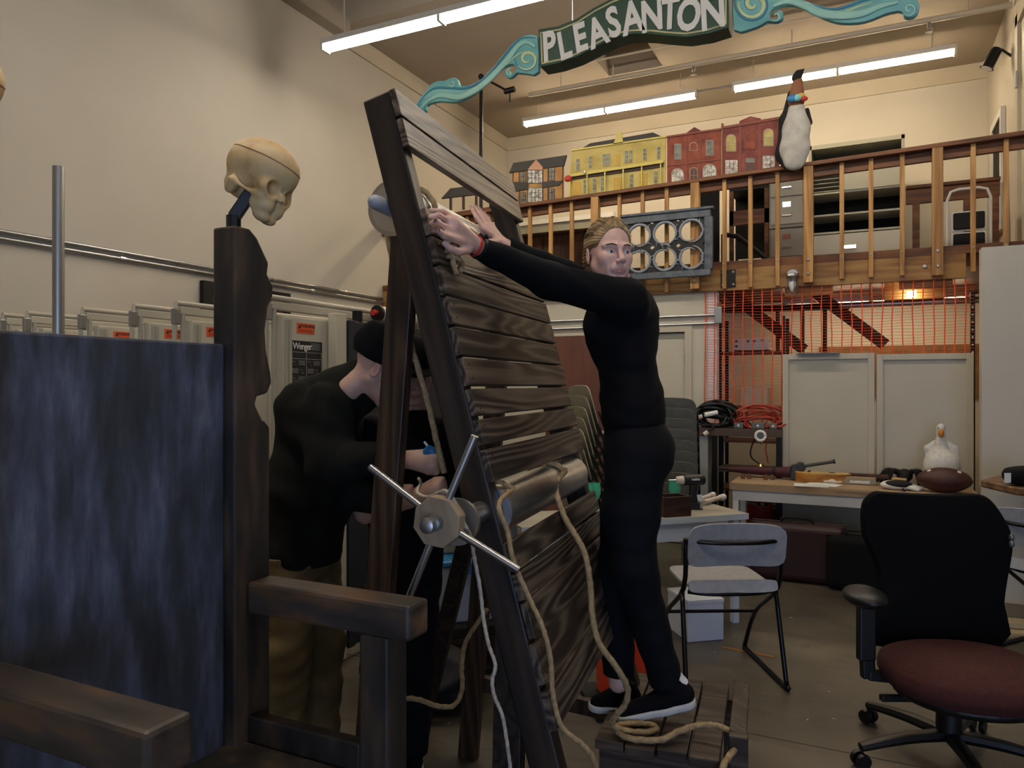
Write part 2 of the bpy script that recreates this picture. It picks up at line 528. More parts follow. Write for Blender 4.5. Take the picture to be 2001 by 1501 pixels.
# caged work light under the beam
q_ = Pq(1548, 540, QM - .07)
cl2 = thing('caged_bulkhead_lamp', 'grey caged wall lamp with clear globe fixed below the railing post', 'lamp', q_ - V((0, 0, .12)))
MB().lathe([(.03, 0), (.055, .01), (.06, .03), (.04, .05), (.035, .08)], q_ + V((0, 0, .03)), (0, 0, -1), 16).build('lamp_cap', 'galv', cl2, smooth=1)
MB().lathe([(.05, 0), (.055, .02), (.05, .03)], q_ + V((0, .06, .02)), (0, -1, 0), 16).build('mount_plate', 'galv', cl2)
MB().lathe([(.03, 0), (.034, .05), (.02, .1), (.0, .12)], q_ + V((0, 0, -.03)), (0, 0, -1), 14).build('globe', 'white_metal', cl2, smooth=1)
for k in range(6):
    a = k * PI / 3
    MB().tube([q_ + V((.045 * math.cos(a), .045 * math.sin(a), -.03)), q_ + V((.05 * math.cos(a), .05 * math.sin(a), -.1)), q_ + V((.01 * math.cos(a), .01 * math.sin(a), -.18))], .003, 5).build('cage_wire', 'galv', cl2)

# ------------------------------------------------------------------ fluorescent lights
flat('cord_white', '#c8c4ba', 0.6)
def strip_light(p0, p1, q, z, lab, rods, cz, group='hanging fluorescent strip lights', glow='tube_glow'):
    t = thing('fluorescent_light', lab, 'light', ((p0 + p1) / 2, q, z), group=group)
    box('housing', 'housing', (p0, q - .06, z), (p1, q + .06, z + .055), t, .006)
    m = (p0 + p1) / 2
    for a, b in ((p0 + .03, m - .025), (m + .025, p1 - .03)):
        for dy in (-.032, .032):
            MB().cyl((a, q + dy, z - .026), (b, q + dy, z - .026), .02, 10).build('tube', glow, t, smooth=1)
    for x in (p0, m - .02, p1 - .03):
        box('end_cap' if x != m - .02 else 'socket', 'housing', (x, q - .058, z - .055), (x + .03, q + .058, z), t, .004)
    for x in rods:
        MB().cyl((x, q, z + .055), (x, q, cz), .007, 8).build('hanger_rod', 'cord_white', t)
    return t
strip_light(-4.42, -1.98, 9.52, 5.3, 'two-tube fluorescent light hanging over the painted house cutouts', (-4.2, -2.2), ZC, glow='tube_glow_warm')
strip_light(-1.55, 0.86, 9.52, 5.3, 'two-tube fluorescent light hanging behind the penguin head', (-1.3, 0.62), ZC, glow='tube_glow_warm')
strip_light(-4.66, -2.06, 5.55, 4.8, 'long fluorescent light running off the top edge beside the left wall', (-4.42, -2.3), ZH)
strip_light(-1.6, 1.0, 5.55, 4.8, 'fluorescent light continuing the near row above the frame', (-1.35, .75), ZH)
strip_light(-4.2, -1.6, 1.3, 4.8, 'fluorescent light over the throne, above the frame', (-3.9, -1.9), ZH)
strip_light(-1.2, 1.4, 1.3, 4.8, 'fluorescent light over the viewpoint, above the frame', (-.9, 1.1), ZH)
MB().cyl((-1.98, 9.52, 5.33), (-1.55, 9.52, 5.33), .012, 8).build('light_connecting_conduit', 'galv', None, lab='thin conduit joining the two lights of the far row', cat='conduit')
# sprinkler pipe under the ceiling
sp = thing('sprinkler_pipe', 'cream painted sprinkler pipe running under the ceiling above the mezzanine', 'pipe', (-1.5, 8.9, 5.4))
MB().cyl((-4.05, 8.9, 5.42), (R1 - .02, 8.9, 5.42), .03, 10).build('pipe_run', 'trim_paint', sp, smooth=1)
for x in (-1.9, 0.55):
    MB().lathe([(.02, 0), (.02, .05), (.012, .06), (.012, .09), (.035, .1), (.035, .105)], (x, 8.9, 5.395), (0, 0, -1), 10).build('sprinkler_head', 'galv', sp)
for x in (-3.6, -2.9, -.8, .9):
    MB().cyl((x, 8.9, 5.44), (x, 8.9, ZC), .008, 6).build('hanger', 'trim_paint', sp)
MB().cyl((-3.2, 8.6, 5.56), (R1 - .02, 8.6, 5.56), .012, 6).build('ceiling_conduit', 'trim_paint', None, lab='thin cream conduit along the ceiling beside the sprinkler pipe', cat='conduit')
# dark stand on the mezzanine with a boom
pb = P(940, 150, 9.0)
bs = thing('boom_light_stand', 'tall black stand with an angled boom rising behind the plank rack', 'stand', (pb.x, pb.y, 2.75))
MB().cyl((pb.x, pb.y, 2.77), pb, .022, 10).build('pole', 'black_metal', bs, smooth=1)
MB().ell(pb, .035, 12, 8).build('top_joint', 'black_metal', bs, smooth=2)
e = P(992, 178, 8.9)
MB().tube([pb, e], .014, 8).build('boom_arm', 'black_metal', bs)
MB().cyl(e - V((.04, 0, 0)), e + V((.09, 0, .01)), .035, 10).build('clamp', 'black_metal', bs)
MB().cyl(e + V((.03, 0, -.03)), e + V((.03, 0, -.14)), .008, 6).build('clamp_handle', 'black_metal', bs)
for k in range(3):
    a = k * 2.094 + .4
    MB().cyl((pb.x, pb.y, 3.2), (pb.x + .35 * math.cos(a), pb.y + .35 * math.sin(a), 2.765), .012, 6).build('leg', 'black_metal', bs)
# black spotlight on the upper right wall
q_ = V((R1 - .0, 9.1, 0)); q_.z = 4.98
sl = thing('black_spotlight', 'small black spotlight bracketed high on the right wall', 'spotlight', q_)
MB().lathe([(.045, 0), (.055, .03), (.06, .2), (.07, .21)], q_ + V((-.12, 0, .1)), (-.45, 0, -.9), 14).build('lamp_can', 'black_metal', sl, smooth=1)
MB().tube([q_, q_ + V((-.08, 0, .08)), q_ + V((-.16, 0, .02))], .014, 6).build('yoke', 'black_metal', sl)
MB().lathe([(.055, 0), (.055, .01)], q_ + V((-.12, 0, .1)) + V((-.45, 0, -.9)).normalized() * .205, (-.45, 0, -.9), 14).build('lens', 'white_metal', sl)
# ------------------------------------------------------------------ implicit surfaces (bodies, skulls, soft things)
import numpy as np
def snets(f, lo_, hi_, h):
    """surface nets: mesh of f = 0 inside the box"""
    lo_ = np.array(lo_, float); hi_ = np.array(hi_, float)
    n = np.maximum(np.ceil((hi_ - lo_) / h).astype(int) + 1, 3)
    ax = [lo_[i] + h * np.arange(n[i]) for i in range(3)]
    G = np.stack(np.meshgrid(*ax, indexing='ij'), -1)
    D = f(G.reshape(-1, 3)).reshape(n)
    S = D < 0
    c = tuple(k - 1 for k in n)
    cnt = np.zeros(c); acc = np.zeros(c + (3,))
    corner = [(i, j, k) for i in (0, 1) for j in (0, 1) for k in (0, 1)]
    sl = lambda o: tuple(slice(o[a], o[a] + c[a]) for a in range(3))
    for a in range(3):
        for o in corner:
            if o[a]: continue
            o2 = list(o); o2[a] = 1
            d0, d1 = D[sl(o)], D[sl(o2)]
            x = (d0 < 0) != (d1 < 0)
            t = np.where(x, d0 / np.where(x, d0 - d1, 1), 0)
            cnt += x
            for b in range(3):
                acc[..., b] += np.where(x, o[b] + (t if b == a else 0), 0)
    act = cnt > 0
    idx = -np.ones(c, int); idx[act] = np.arange(act.sum())
    cell = np.stack(np.nonzero(act), -1)
    vs = lo_ + h * (cell + acc[act] / cnt[act][:, None])
    fs = []
    for a in range(3):
        b, c_ = (a + 1) % 3, (a + 2) % 3
        m = [slice(1, -1)] * 3; m[a] = slice(0, -1)
        m2 = list(m); m2[a] = slice(1, None)
        s0, s1 = S[tuple(m)], S[tuple(m2)]
        e = np.stack(np.nonzero(s0 != s1), -1)
        if not len(e): continue
        flip = s0[tuple(e.T)]
        base_ = e.copy(); base_[:, b] += 1; base_[:, c_] += 1
        def g(db, dc):
            q = base_.copy(); q[:, b] -= db; q[:, c_] -= dc
            return idx[q[:, 0], q[:, 1], q[:, 2]]
        Q = np.stack([g(1, 1), g(0, 1), g(0, 0), g(1, 0)], -1)
        Q[~flip] = Q[~flip][:, ::-1]
        fs.append(Q)
    return vs, np.concatenate(fs)
def smin(a, b, k):
    h = np.clip(0.5 + 0.5 * (b - a) / k, 0, 1)
    return b * (1 - h) + a * h - k * h * (1 - h)
def cone(p, a, b, ra, rb, flat=None, fk=1.0):
    a = np.array(a); b = np.array(b); ba = b - a
    pa = p - a
    t = np.clip(pa @ ba / max(ba @ ba, 1e-9), 0, 1)
    o = pa - t[:, None] * ba
    if flat is not None:
        fx = np.array(flat, float); fx /= np.linalg.norm(fx)
        o = o + (1 / fk - 1) * (o @ fx)[:, None] * fx
    return np.linalg.norm(o, axis=1) - (ra + (rb - ra) * t)
def ellip(p, c, r, R=None):
    q = p - np.array(c)
    if R is not None:
        q = q @ np.array(R)          # columns of R are the ellipsoid's axes
    r = np.array(r, float)
    k0 = np.linalg.norm(q / r, axis=1); k1 = np.linalg.norm(q / (r * r), axis=1)
    return k0 * (k0 - 1) / np.maximum(k1, 1e-6)
def solid(name, f, lo_, hi_, h, mat, parent=None, M=None, smooth_it=1, **k):
    vs, fs = snets(f, lo_, hi_, h)
    m = MB(); m.v = [V(x) for x in vs]; m.f = [tuple(int(i) for i in q) for q in fs]
    return m.build(name, mat, parent, smooth=2, M=M, **k)
def pathcones(p, pts, rs, k=0.02, flat=None, fk=1.0):
    d = None
    for i in range(len(pts) - 1):
        e = cone(p, pts[i], pts[i + 1], rs[i], rs[i + 1], flat, fk)
        d = e if d is None else smin(d, e, k)
    return d

# ------------------------------------------------------------------ plank rack
wood('rack_plank', '#17110d', '#382c23', '#6e5f50', along=0, freq=13, tint=0.16, rough=0.5)
wood('rack_post', '#0d0907', '#1f1610', '#33271d', along=1, freq=8, tint=0.1, rough=0.5)
wood('rack_leg', '#150d08', '#2e1e12', '#4a3422', along=2, freq=8, tint=0.05, rough=0.5)
def brushed(name, col, rough):
    m, n, l, b = base(name, rough, 1.0)
    b.inputs['Base Color'].default_value = hx(col)
    v = coords(n, l, (8, 60, 60))
    t = n.new('ShaderNodeTexNoise'); t.inputs['Scale'].default_value = 1.5; t.inputs['Detail'].default_value = 3
    l.new(v, t.inputs['Vector'])
    mr = n.new('ShaderNodeMapRange'); mr.inputs['To Min'].default_value = rough - .1; mr.inputs['To Max'].default_value = rough + .12
    l.new(t.outputs['Fac'], mr.inputs['Value']); l.new(mr.outputs[0], b.inputs['Roughness'])
    return m
brushed('aluminium', '#c9c9c8', 0.34)
flat('aluminium_disc', '#b9b6b0', 0.38, 1.0)
flat('axle_grey', '#a4a7aa', 0.45, 0.0)
mottled('rope', [(0.3, '#8c7350'), (0.7, '#b59b70')], 60, 3, 0.9, bump=0.3)
mottled('rope_white', [(0.3, '#9d9080'), (0.7, '#c9bfae')], 60, 3, 0.9)
wood('hub_wood', '#6d5c49', '#8d7a62', '#a08c72', along=1, freq=4, tint=0.0)
TH = math.radians(15.3)
rs_ = V((math.sin(math.radians(19)), math.cos(math.radians(19)), 0))       # along the planks, camera-aligned
rn_ = V((rs_.y, -rs_.x, 0))
toW = lambda v: C(v.x, v.y, v.z)
eS, eN = toW(rs_), toW(rn_)
eT = -eN * math.sin(TH) + V((0, 0, 1)) * math.cos(TH)
RO = C(-.366 + .945 * .678, 2.2 - .326 * .678, 0)
MR = frame(RO, eS, eT)
def RP(u, v, z):
    """point seen at (u, v) on the rack's plane at local height z"""
    o = MR.inverted() @ V((0, 0, H)); d = (MR.inverted() @ P(u, v, 1.0)) - o
    return MR @ (o + d * ((z - o.z) / d.z))
def RW(x, n_, z):
    """rack point: along planks, offset towards the front, height"""
    return RO + eS * x + eN * n_ + V((0, 0, z))
rack = thing('plank_rack', 'tall leaning rack of dark stained planks with two metal drums in a timber frame', 'rack', RO)
for x in (0.0, 1.02):
    box('stile', 'rack_post', (x, 0.02, -.092), (x + .06, 2.566, -.001), rack, .006, MR)
def tv(v):
    """height along the rack's near edge of image row v"""
    lo_, hi_ = 0.0, 2.6
    for _ in range(40):
        m = (lo_ + hi_) / 2
        p = MR @ V((0, m, 0))
        d = -p.x * SN + p.y * CS
        vv = CV + F * (H - p.z) / d
        if vv > v: lo_ = m
        else: hi_ = m
    return lo_
slats = [(177, 230), (235, 290), (410, 462), (466, 518), (523, 578), (583, 636), (642, 697), (702, 756), (763, 815), (823, 872), (881, 944),
         (1062, 1116), (1123, 1175), (1182, 1252), (1260, 1338), (1350, 1428)]
for i, (va, vb) in enumerate(slats):
    y1, y0 = tv(va), tv(vb)
    jx = random.uniform(-.012, .012)
    s = box('plank', 'rack_plank', (-.004 + (jx if i > 10 else 0), y0, 0), (1.085 + jx, y1, .021), rack, .0025, MR)
    if i > 1:
        for x in (.03, 1.05):
            for yy in (y0 + .02, y1 - .02):
                MB().lathe([(.004, 0), (.003, .0015)], (x, yy, .021), (0, 0, 1), 6).build('screw', 'black_metal', s, M=MR)
# rear legs and braces
def leg(name, a, b, w_, h_, mat='rack_leg'):
    return MB().beam(a, b, w_, h_, up=eS).build(name, mat, rack, bevel=.005)
leg('rear_leg', RW(.09, -.66, 2.12), RW(.09, -.83, 0), .085, .045)
leg('rear_leg', RW(.99, -.66, 2.12), RW(.99, -.83, 0), .085, .045)
leg('brace_leg', C(-.13, 3.22, 1.2), C(-.426, 3.5, 0), .075, .045, 'rack_post')
leg('brace_leg', C(.0, 2.12, .98), C(-.02, 2.12, 0), .085, .05, 'rack_post')
MB().beam(RW(.99, -.16, .28), RW(.99, -.8, .33), .035, .06).build('stretcher', 'rack_leg', rack)
# drums
def drum(y, z, r, hubbed):
    d = MB().lathe([(r, .062), (r, 1.018)], (0, y, z), (1, 0, 0), 40).build('drum', 'aluminium', rack, smooth=1, M=MR)
    for x in ((.33, .66) if not hubbed else (.22, .5, .8)):
        MB().lathe([(r + .0008, x), (r + .0008, x + .004)], (0, y, z), (1, 0, 0), 40, cap=False).build('seam', 'galv', d, M=MR)
    return d
drum(2.249, -.105, .075, False)
MB().lathe([(.088, .063), (.088, .071)], (0, 2.249, -.105), (1, 0, 0), 36).build('end_disc', 'aluminium_disc', rack, smooth=1, M=MR)
MB().lathe([(.0, -.05), (.01, -.048), (.017, -.042), (.0215, -.03), (.0225, -.015), (.0225, .062)], (0, 2.249, -.118), (1, 0, 0), 20).build('axle_cap', 'axle_grey', rack, smooth=1, M=MR)
drum(1.288, -.045, .072, True)
LY, LZ = 1.288 + .03, -.045
MB().lathe([(.062, -.17), (.062, -.155), (.03, -.15), (.03, 0)], (0, LY - .02, LZ), (1, 0, 0), 28).build('flange', 'aluminium_disc', rack, smooth=1, M=MR)
hub = MB().lathe([(.066, -.285), (.066, -.245)], (0, LY, LZ), (1, 0, 0), 8).build('hub_octagon', 'hub_wood', rack, bevel=.003, M=MR)
MB().lathe([(.012, -.345), (.018, -.342), (.02, -.33), (.017, -.318), (.017, -.31), (.021, -.31), (.021, -.285)], (0, LY, LZ), (1, 0, 0), 16).build('axle_bolt', 'galv', hub, smooth=1, M=MR)
MB().lathe([(.02, -.25), (.02, -.15)], (0, LY, LZ), (1, 0, 0), 14).build('axle', 'galv', rack, M=MR)
hc = MR @ V((-.265, LY, LZ))
for ang in (147, 333, 66, 247):
    a = math.radians(ang)
    d = eN * math.cos(a) + V((0, 0, 1)) * math.sin(a)
    MB().cyl(hc + d * .05, hc + d * .235, .0095, 12).build('handle_bar', 'steel', rack, smooth=1)

def rope(name, pts, r, mat, lab, cat='rope', parent=None, twist=38.0, n=9, sp=7):
    pts = spline(pts, sp)
    m = MB(); rings = []; x = None; s_ = 0.0
    # resample finely so the twist reads
    fine = []
    for i in range(len(pts) - 1):
        k = max(1, int((pts[i + 1] - pts[i]).length / (r * 1.3)))
        fine += [pts[i].lerp(pts[i + 1], j / k) for j in range(k)]
    fine.append(pts[-1])
    for i, p in enumerate(fine):
        d = (fine[min(i + 1, len(fine) - 1)] - fine[max(i - 1, 0)]).normalized()
        if x is None:
            x = d.orthogonal().normalized()
        else:
            x = (x - d * x.dot(d)).normalized()
            s_ += (p - fine[i - 1]).length
        y = d.cross(x)
        ph = s_ / r * 0.55
        ring = []
        for j in range(n):
            a = 2 * PI * j / n
            rr = r * (0.9 + 0.17 * math.cos(3 * a + 3 * ph))
            ring.append(p + (x * math.cos(a) + y * math.sin(a)) * rr)
        rings.append(ring)
    m.loft(rings)
    return m.build(name, mat, parent, smooth=2, lab=lab, cat=cat)
# rope wound over the top drum and knotted on the planks
def around(x, y, z, r, a0, a1, n=14):
    return [MR @ V((x + .01 * i / n, y + r * math.sin(a0 + (a1 - a0) * i / n), z + r * math.cos(a0 + (a1 - a0) * i / n))) for i in range(n + 1)]
top = around(.17, 2.249, -.105, .087, PI * 1.02, -.55)
rope('hemp_rope', [P(868, 925, 2.30), P(855, 870, 2.31), P(832, 770, 2.33), P(800, 660, 2.34), P(787, 560, 2.34)] + [MR @ V((.15, 2.0, -.19)), MR @ V((.16, 2.15, -.195))] + top + [MR @ V((.185, 2.15, -.045)), MR @ V((.19, 2.05, -.03))],
     .0105, 'rope', 'tan hemp rope over the top drum hanging down behind the near post')
for k in range(2):
    pass
kn = thing('rope_knot', 'tan rope knot and loose ends lying on the upper planks under the watch wrist', 'rope', MR @ V((.3, 1.9, .03)))
k0 = RP(882, 488, .035)
for k in range(3):
    c0 = k0 + eT * (-.018 * k)
    rope('wrap', [c0 + (eS * math.cos(a) + eN * math.sin(a) * .8) * .02 + eT * a * .003 for a in [i * 2 * PI / 10 for i in range(11)]], .009, 'rope', None, None, kn)
for pts in (((883, 488, .045), (885, 505, .04), (887, 522, .035), (892, 534, .033)), ((887, 488, .045), (895, 502, .038), (902, 517, .034), (899, 530, .033))):
    rope('loose_end', [RP(*q) for q in pts], .0095, 'rope', None, None, kn)
# ropes on the lower drum
lo1 = around(.1, 1.288, -.045, .083, PI * .75, .55)
rope('hemp_rope', lo1 + [P(975, 985, 2.02), P(992, 1040, 2.0), P(1003, 1095, 1.99), P(1030, 1160, 1.98), P(1060, 1225, 1.97), P(1076, 1290, 1.97), P(1081, 1360, 1.97), P(1098, 1420, 1.97), P(1138, 1455, 1.98), P(1160, 1485, 2.0), P(1166, 1530, 2.05), P(1150, 1600, 2.1)],
     .0075, 'rope', 'tan rope trailing from the near end of the lower drum to the floor')
lo2 = around(.66, 1.288, -.045, .083, PI * .75, .4)
rope('hemp_rope', lo2 + [P(1086, 950, 2.62), P(1103, 1010, 2.55), P(1140, 1075, 2.5), P(1153, 1140, 2.48), P(1157, 1200, 2.47), P(1170, 1255, 2.46), P(1205, 1305, 2.46), P(1226, 1345, 2.48), P(1222, 1375, 2.5), P(1203, 1400, 2.52), P(1197, 1416, 2.56), P(1222, 1428, 2.55), P(1262, 1431, 2.56), P(1283, 1424, 2.6), P(1265, 1415, 2.63), P(1222, 1415, 2.61),
     P(1203, 1424, 2.57), P(1230, 1443, 2.51), P(1290, 1446, 2.5), P(1325, 1430, 2.53), P(1365, 1418, 2.55), P(1405, 1420, 2.52), P(1435, 1437, 2.48), P(1441, 1455, 2.45), P(1425, 1478, 2.4), P(1412, 1500, 2.36), P(1405, 1540, 2.35)],
     .0115, 'rope', 'long tan rope from the far drum end coiled on the wooden step')
rope('hemp_rope', [P(952, 1190, 3.0), P(935, 1215, 3.0), P(910, 1255, 2.98), P(902, 1300, 2.95), P(903, 1345, 2.93), P(888, 1378, 2.9), P(855, 1380, 2.86), P(820, 1368, 2.82), P(790, 1366, 2.78), P(765, 1385, 2.8)],
     .0105, 'rope', 'tan rope end drooping behind the rack near the throne arm')
rope('pale_twine', [P(818, 935, 2.35), P(822, 945, 2.3), P(815, 962, 2.15), P(835, 972, 2.0), P(860, 962, 1.9), P(872, 960, 1.86), P(885, 975, 1.85), P(905, 1020, 1.86), P(920, 1050, 1.9), P(927, 1090, 1.95), P(938, 1150, 1.97), P(945, 1210, 1.97), P(955, 1260, 1.96), P(968, 1300, 1.95), P(962, 1330, 1.95), P(966, 1360, 1.95), P(982, 1400, 1.95), P(992, 1460, 1.95), P(1000, 1530, 1.97), P(1002, 1600, 2.0)],
     .0055, 'rope_white', 'thin pale cord looped over the wooden hub and dangling', 'cord')

# ------------------------------------------------------------------ wooden step beside the rack
wood('step_wood', '#1e1611', '#3a2d23', '#55463a', along=0, freq=9, tint=0.15)
ss = RW(0, 0, 0)
MS = frame(C(.30, 2.56, 0), eN, eS)             # x to the right, y away, z up
step = thing('wooden_step', 'low dark plank step platform under the standing person', 'step', C(.5, 2.8, 0))
for k in range(4):
    x0 = -.01 + k * .105
    box('tread_plank', 'step_wood', (x0, -.02 - .015 * (k % 2), .352), (x0 + .098, .62, .385), step, .004, MS)
for y in (.0, .54):
    box('cross_bearer', 'step_wood', (0, y, .27), (.43, y + .045, .352), step, .004, MS)
for x in (.0, .385):
    for y in (.01, .55):
        box('leg', 'step_wood', (x, y, 0), (x + .045, y + .04, .27), step, .003, MS)
MB().hexa([(.425, .05, .36), (.475, .05, .33), (.475, .5, .33), (.425, .5, .36), (.43, .05, .455), (.485, .05, .435), (.485, .5, .435), (.43, .5, .455)]).build('kerb_board', 'step_wood', step, bevel=.004, M=MS)
box('end_post', 'step_wood', (.43, .01, .0), (.49, .05, .45), step, .004, MS)

# ------------------------------------------------------------------ throne
def throne_paint(name, cols, blue, amt):
    m, n, l, b = base(name, 0.45)
    v = coords(n, l, (11, 11, 2.6), False)
    t = n.new('ShaderNodeTexNoise'); t.inputs['Scale'].default_value = 1.4; t.inputs['Detail'].default_value = 9; t.inputs['Roughness'].default_value = .62
    l.new(v, t.inputs['Vector'])
    r = ramp(n, cols)
    l.new(t.outputs['Fac'], r.inputs['Fac'])
    l.new(r.outputs['Color'], b.inputs['Base Color'])
    mr = n.new('ShaderNodeMapRange'); mr.inputs['To Min'].default_value = .3; mr.inputs['To Max'].default_value = .6
    l.new(t.outputs['Fac'], mr.inputs['Value']); l.new(mr.outputs[0], b.inputs['Roughness'])
    return m
throne_paint('throne_panel', [(0.3, '#2b2d34'), (0.48, '#3d414c'), (0.6, '#50556a'), (0.78, '#7d808a')], None, 0)
mottled('throne_frame', [(0.3, '#1f1b18'), (0.5, '#312b27'), (0.62, '#493a2d'), (0.78, '#5e5248')], 5, 6, 0.5, stretch=(3, 3, .8))
mottled('throne_arm', [(0.3, '#2b241f'), (0.5, '#463b33'), (0.62, '#63482f'), (0.78, '#6b5d50')], 5, 6, 0.5, stretch=(.8, 3, 3))
TP = -1.397
thr = thing('wooden_throne', 'large dark painted wooden throne with carved posts in the left foreground', 'throne', (-1.2, 1.08, 0))
def post_outline(side):
    """carved outline (y offset outwards, z)"""
    pr = [(.0, 1.99), (.05, 1.99), (.075, 1.972), (.10, 1.935), (.115, 1.915), (.11, 1.885), (.118, 1.872), (.131, 1.855), (.129, 1.83), (.112, 1.80), (.102, 1.74), (.106, 1.69), (.122, 1.63), (.125, 1.605), (.11, 1.578), (.074, 1.57), (.068, 1.55), (.08, 1.53), (.092, 1.51), (.1, 1.508), (.118, 1.49), (.118, 0.0), (.0, 0.0)]
    return pr
for y0, s in ((1.336, 1), (.785, -1)):
    poly = [(TP - .075, y0 + s * a, z) for a, z in post_outline(s)]
    MB().prism(poly, (.075, 0, 0)).build('carved_post', 'throne_frame', thr, bevel=.006)
box('back_panel', 'throne_panel', (-1.455, .786, .60), (-1.43, 1.335, 1.70), thr, .006)
for y0 in (1.374, .714):
    a = box('armrest', 'throne_arm', (TP - .0, y0, 1.03), (-.916, y0 + .082, 1.11), thr, .009)
    box('front_post', 'throne_frame', (-1.054, y0 + .001, 0), (-.974, y0 + .08, 1.031), thr, .006)
    box('side_rail', 'throne_frame', (TP, y0 + .005, .70), (-1.055, y0 + .04, .775), thr, .005)
box('seat', 'throne_frame', (-1.43, .755, .66), (-.95, 1.373, .715), thr, .006)
box('front_apron', 'throne_frame', (-1.0, .795, .5), (-.976, 1.373, .66), thr, .004)

# skulls on the throne's posts
mottled('bone', [(0.3, '#b08a55'), (0.45, '#cfae78'), (0.7, '#dcc394')], 14, 6, 0.55, bump=0.15)
flat('bone_dark', '#8a5a34', 0.7)
def skull_sdf(p):
    # local: x forwards (face), y to the side, z up; units metres
    d = ellip(p, (-.012, 0, .03), (.092, .072, .075))
    d = smin(d, ellip(p, (.035, 0, .035), (.055, .062, .058)), .03)
    yy = np.abs(p[:, 1]); q = np.stack([p[:, 0], yy, p[:, 2]], 1)
    d = smin(d, ellip(q, (.062, .028, -.018), (.03, .032, .03)), .012)          # orbit rims
    d = smin(d, cone(q, (.065, .047, -.04), (-.02, .064, -.035), .009, .006), .008)  # cheekbone and arch
    d = smin(d, ellip(q, (.06, .02, -.055), (.034, .028, .028)), .014)           # maxilla
    d = smin(d, cone(q, (.088, .004, -.02), (.098, .004, -.035), .008, .006), .008)  # nasal bone
    d = smin(d, ellip(q, (.068, .012, -.083), (.024, .022, .014)), .008)         # tooth row
    d = smin(d, ellip(q, (-.02, .055, -.045), (.018, .012, .024)), .012)         # mastoid
    d = smin(d, ellip(q, (-.03, 0, -.035), (.055, .045, .03)), .02)
    d = -smin(-d, ellip(q, (.09, .032, -.012), (.034, .0205, .02)), .005)        # eye socket
    d = -smin(-d, ellip(q, (.1, .0, -.048), (.02, .012, .018)), .005)            # nose hole
    d = -smin(-d, ellip(q, (.03, .07, -.026), (.032, .02, .018)), .008)           # temple hollow
    return d
def skull(MK, lab):
    t = thing('skull', lab, 'skull', MK.translation - V((0, 0, .1)), group=None)
    s = solid('cranium', skull_sdf, (-.12, -.085, -.11), (.12, .085, .115), .0036, 'bone', t, MK)
    # the saw line round the crown
    pts = [V((-.0 + .098 * math.cos(a), .0735 * math.sin(a), .047 + .002 * math.cos(a))) for a in [2 * PI * i / 40 for i in range(41)]]
    m = MB()
    ring = []
    for a in [2 * PI * i / 48 for i in range(48)]:
        dv = V((math.cos(a), math.sin(a), 0)); c0 = V((.002, 0, .052)); r = .12
        for _ in range(24):
            r -= float(skull_sdf(np.array([tuple(c0 + dv * r)]))[0])
        ring.append((c0 + dv * (r + .0004)))
    m.tube(ring + [ring[0]], .0011, 5)
    m.build('saw_line', 'bone_dark', t, M=MK)
    return t
flat('bracket_black', '#141413', 0.45)
def skull_on_post(y_mid, lab, lab2, dx=0.0):
    c = V((TP - .035, y_mid, 1.99))
    # centre the head as seen at (503, 350) for the far post
    hc_ = c + V((.06, .055, .155)) + C(-.045 + dx, 0, -.02)
    br = thing('skull_bracket', lab2, 'bracket', c)
    MB().tube([c + V((-.01, -.02, .0)), c + V((-.01, -.02, .035))], .018, 10).build('socket', 'bracket_black', br)
    MB().beam(c + V((-.01, -.02, .03)), c + V((.028 , .012, .11)) + C(dx * .8, 0, 0), .026, .03).build('arm', 'bracket_black', br, bevel=.003)
    fx = C(.90, -.34, -.42).normalized()          # facing right and downwards
    up = C(.40, .05, .88)
    z = (up - fx * up.dot(fx)).normalized(); y = z.cross(fx)
    MK = Matrix(((fx.x, y.x, z.x, hc_.x), (fx.y, y.y, z.y, hc_.y), (fx.z, y.z, z.z, hc_.z), (0, 0, 0, 1)))
    return skull(MK, lab)
skull_on_post(1.395, 'yellowed skull facing right on the carved post of the throne', 'black angled bracket holding the skull on the tall throne post')
skull_on_post(.74, 'second skull cut off by the left edge of the picture', 'black bracket under the skull at the left edge', -.078)
# ------------------------------------------------------------------ people
_sn0 = snets
def snets(f, lo_, hi_, h):
    """surface nets, evaluated only in blocks near the surface"""
    lo_ = np.array(lo_, float); hi_ = np.array(hi_, float)
    B = 8
    nb = np.maximum(np.ceil((hi_ - lo_) / (h * B)).astype(int), 1)
    cen = [lo_[i] + h * B * (np.arange(nb[i]) + 0.5) for i in range(3)]
    G = np.stack(np.meshgrid(*cen, indexing='ij'), -1).reshape(-1, 3)
    d = f(G)
    act = np.abs(d) < h * B * 0.87 * 1.7
    n = nb * B
    D = np.repeat(np.repeat(np.repeat(d.reshape(nb), B, 0), B, 1), B, 2)
    off = np.stack(np.meshgrid(*[np.arange(B)] * 3, indexing='ij'), -1).reshape(-1, 3)
    bi = np.stack(np.meshgrid(*[np.arange(k) for k in nb], indexing='ij'), -1).reshape(-1, 3)[act]
    I = (bi[:, None, :] * B + off[None]).reshape(-1, 3)
    out = np.empty(len(I))
    for s in range(0, len(I), 400000):
        out[s:s + 400000] = f(lo_ + h * I[s:s + 400000])
    D[I[:, 0], I[:, 1], I[:, 2]] = out
    return _nets(D, lo_, h)
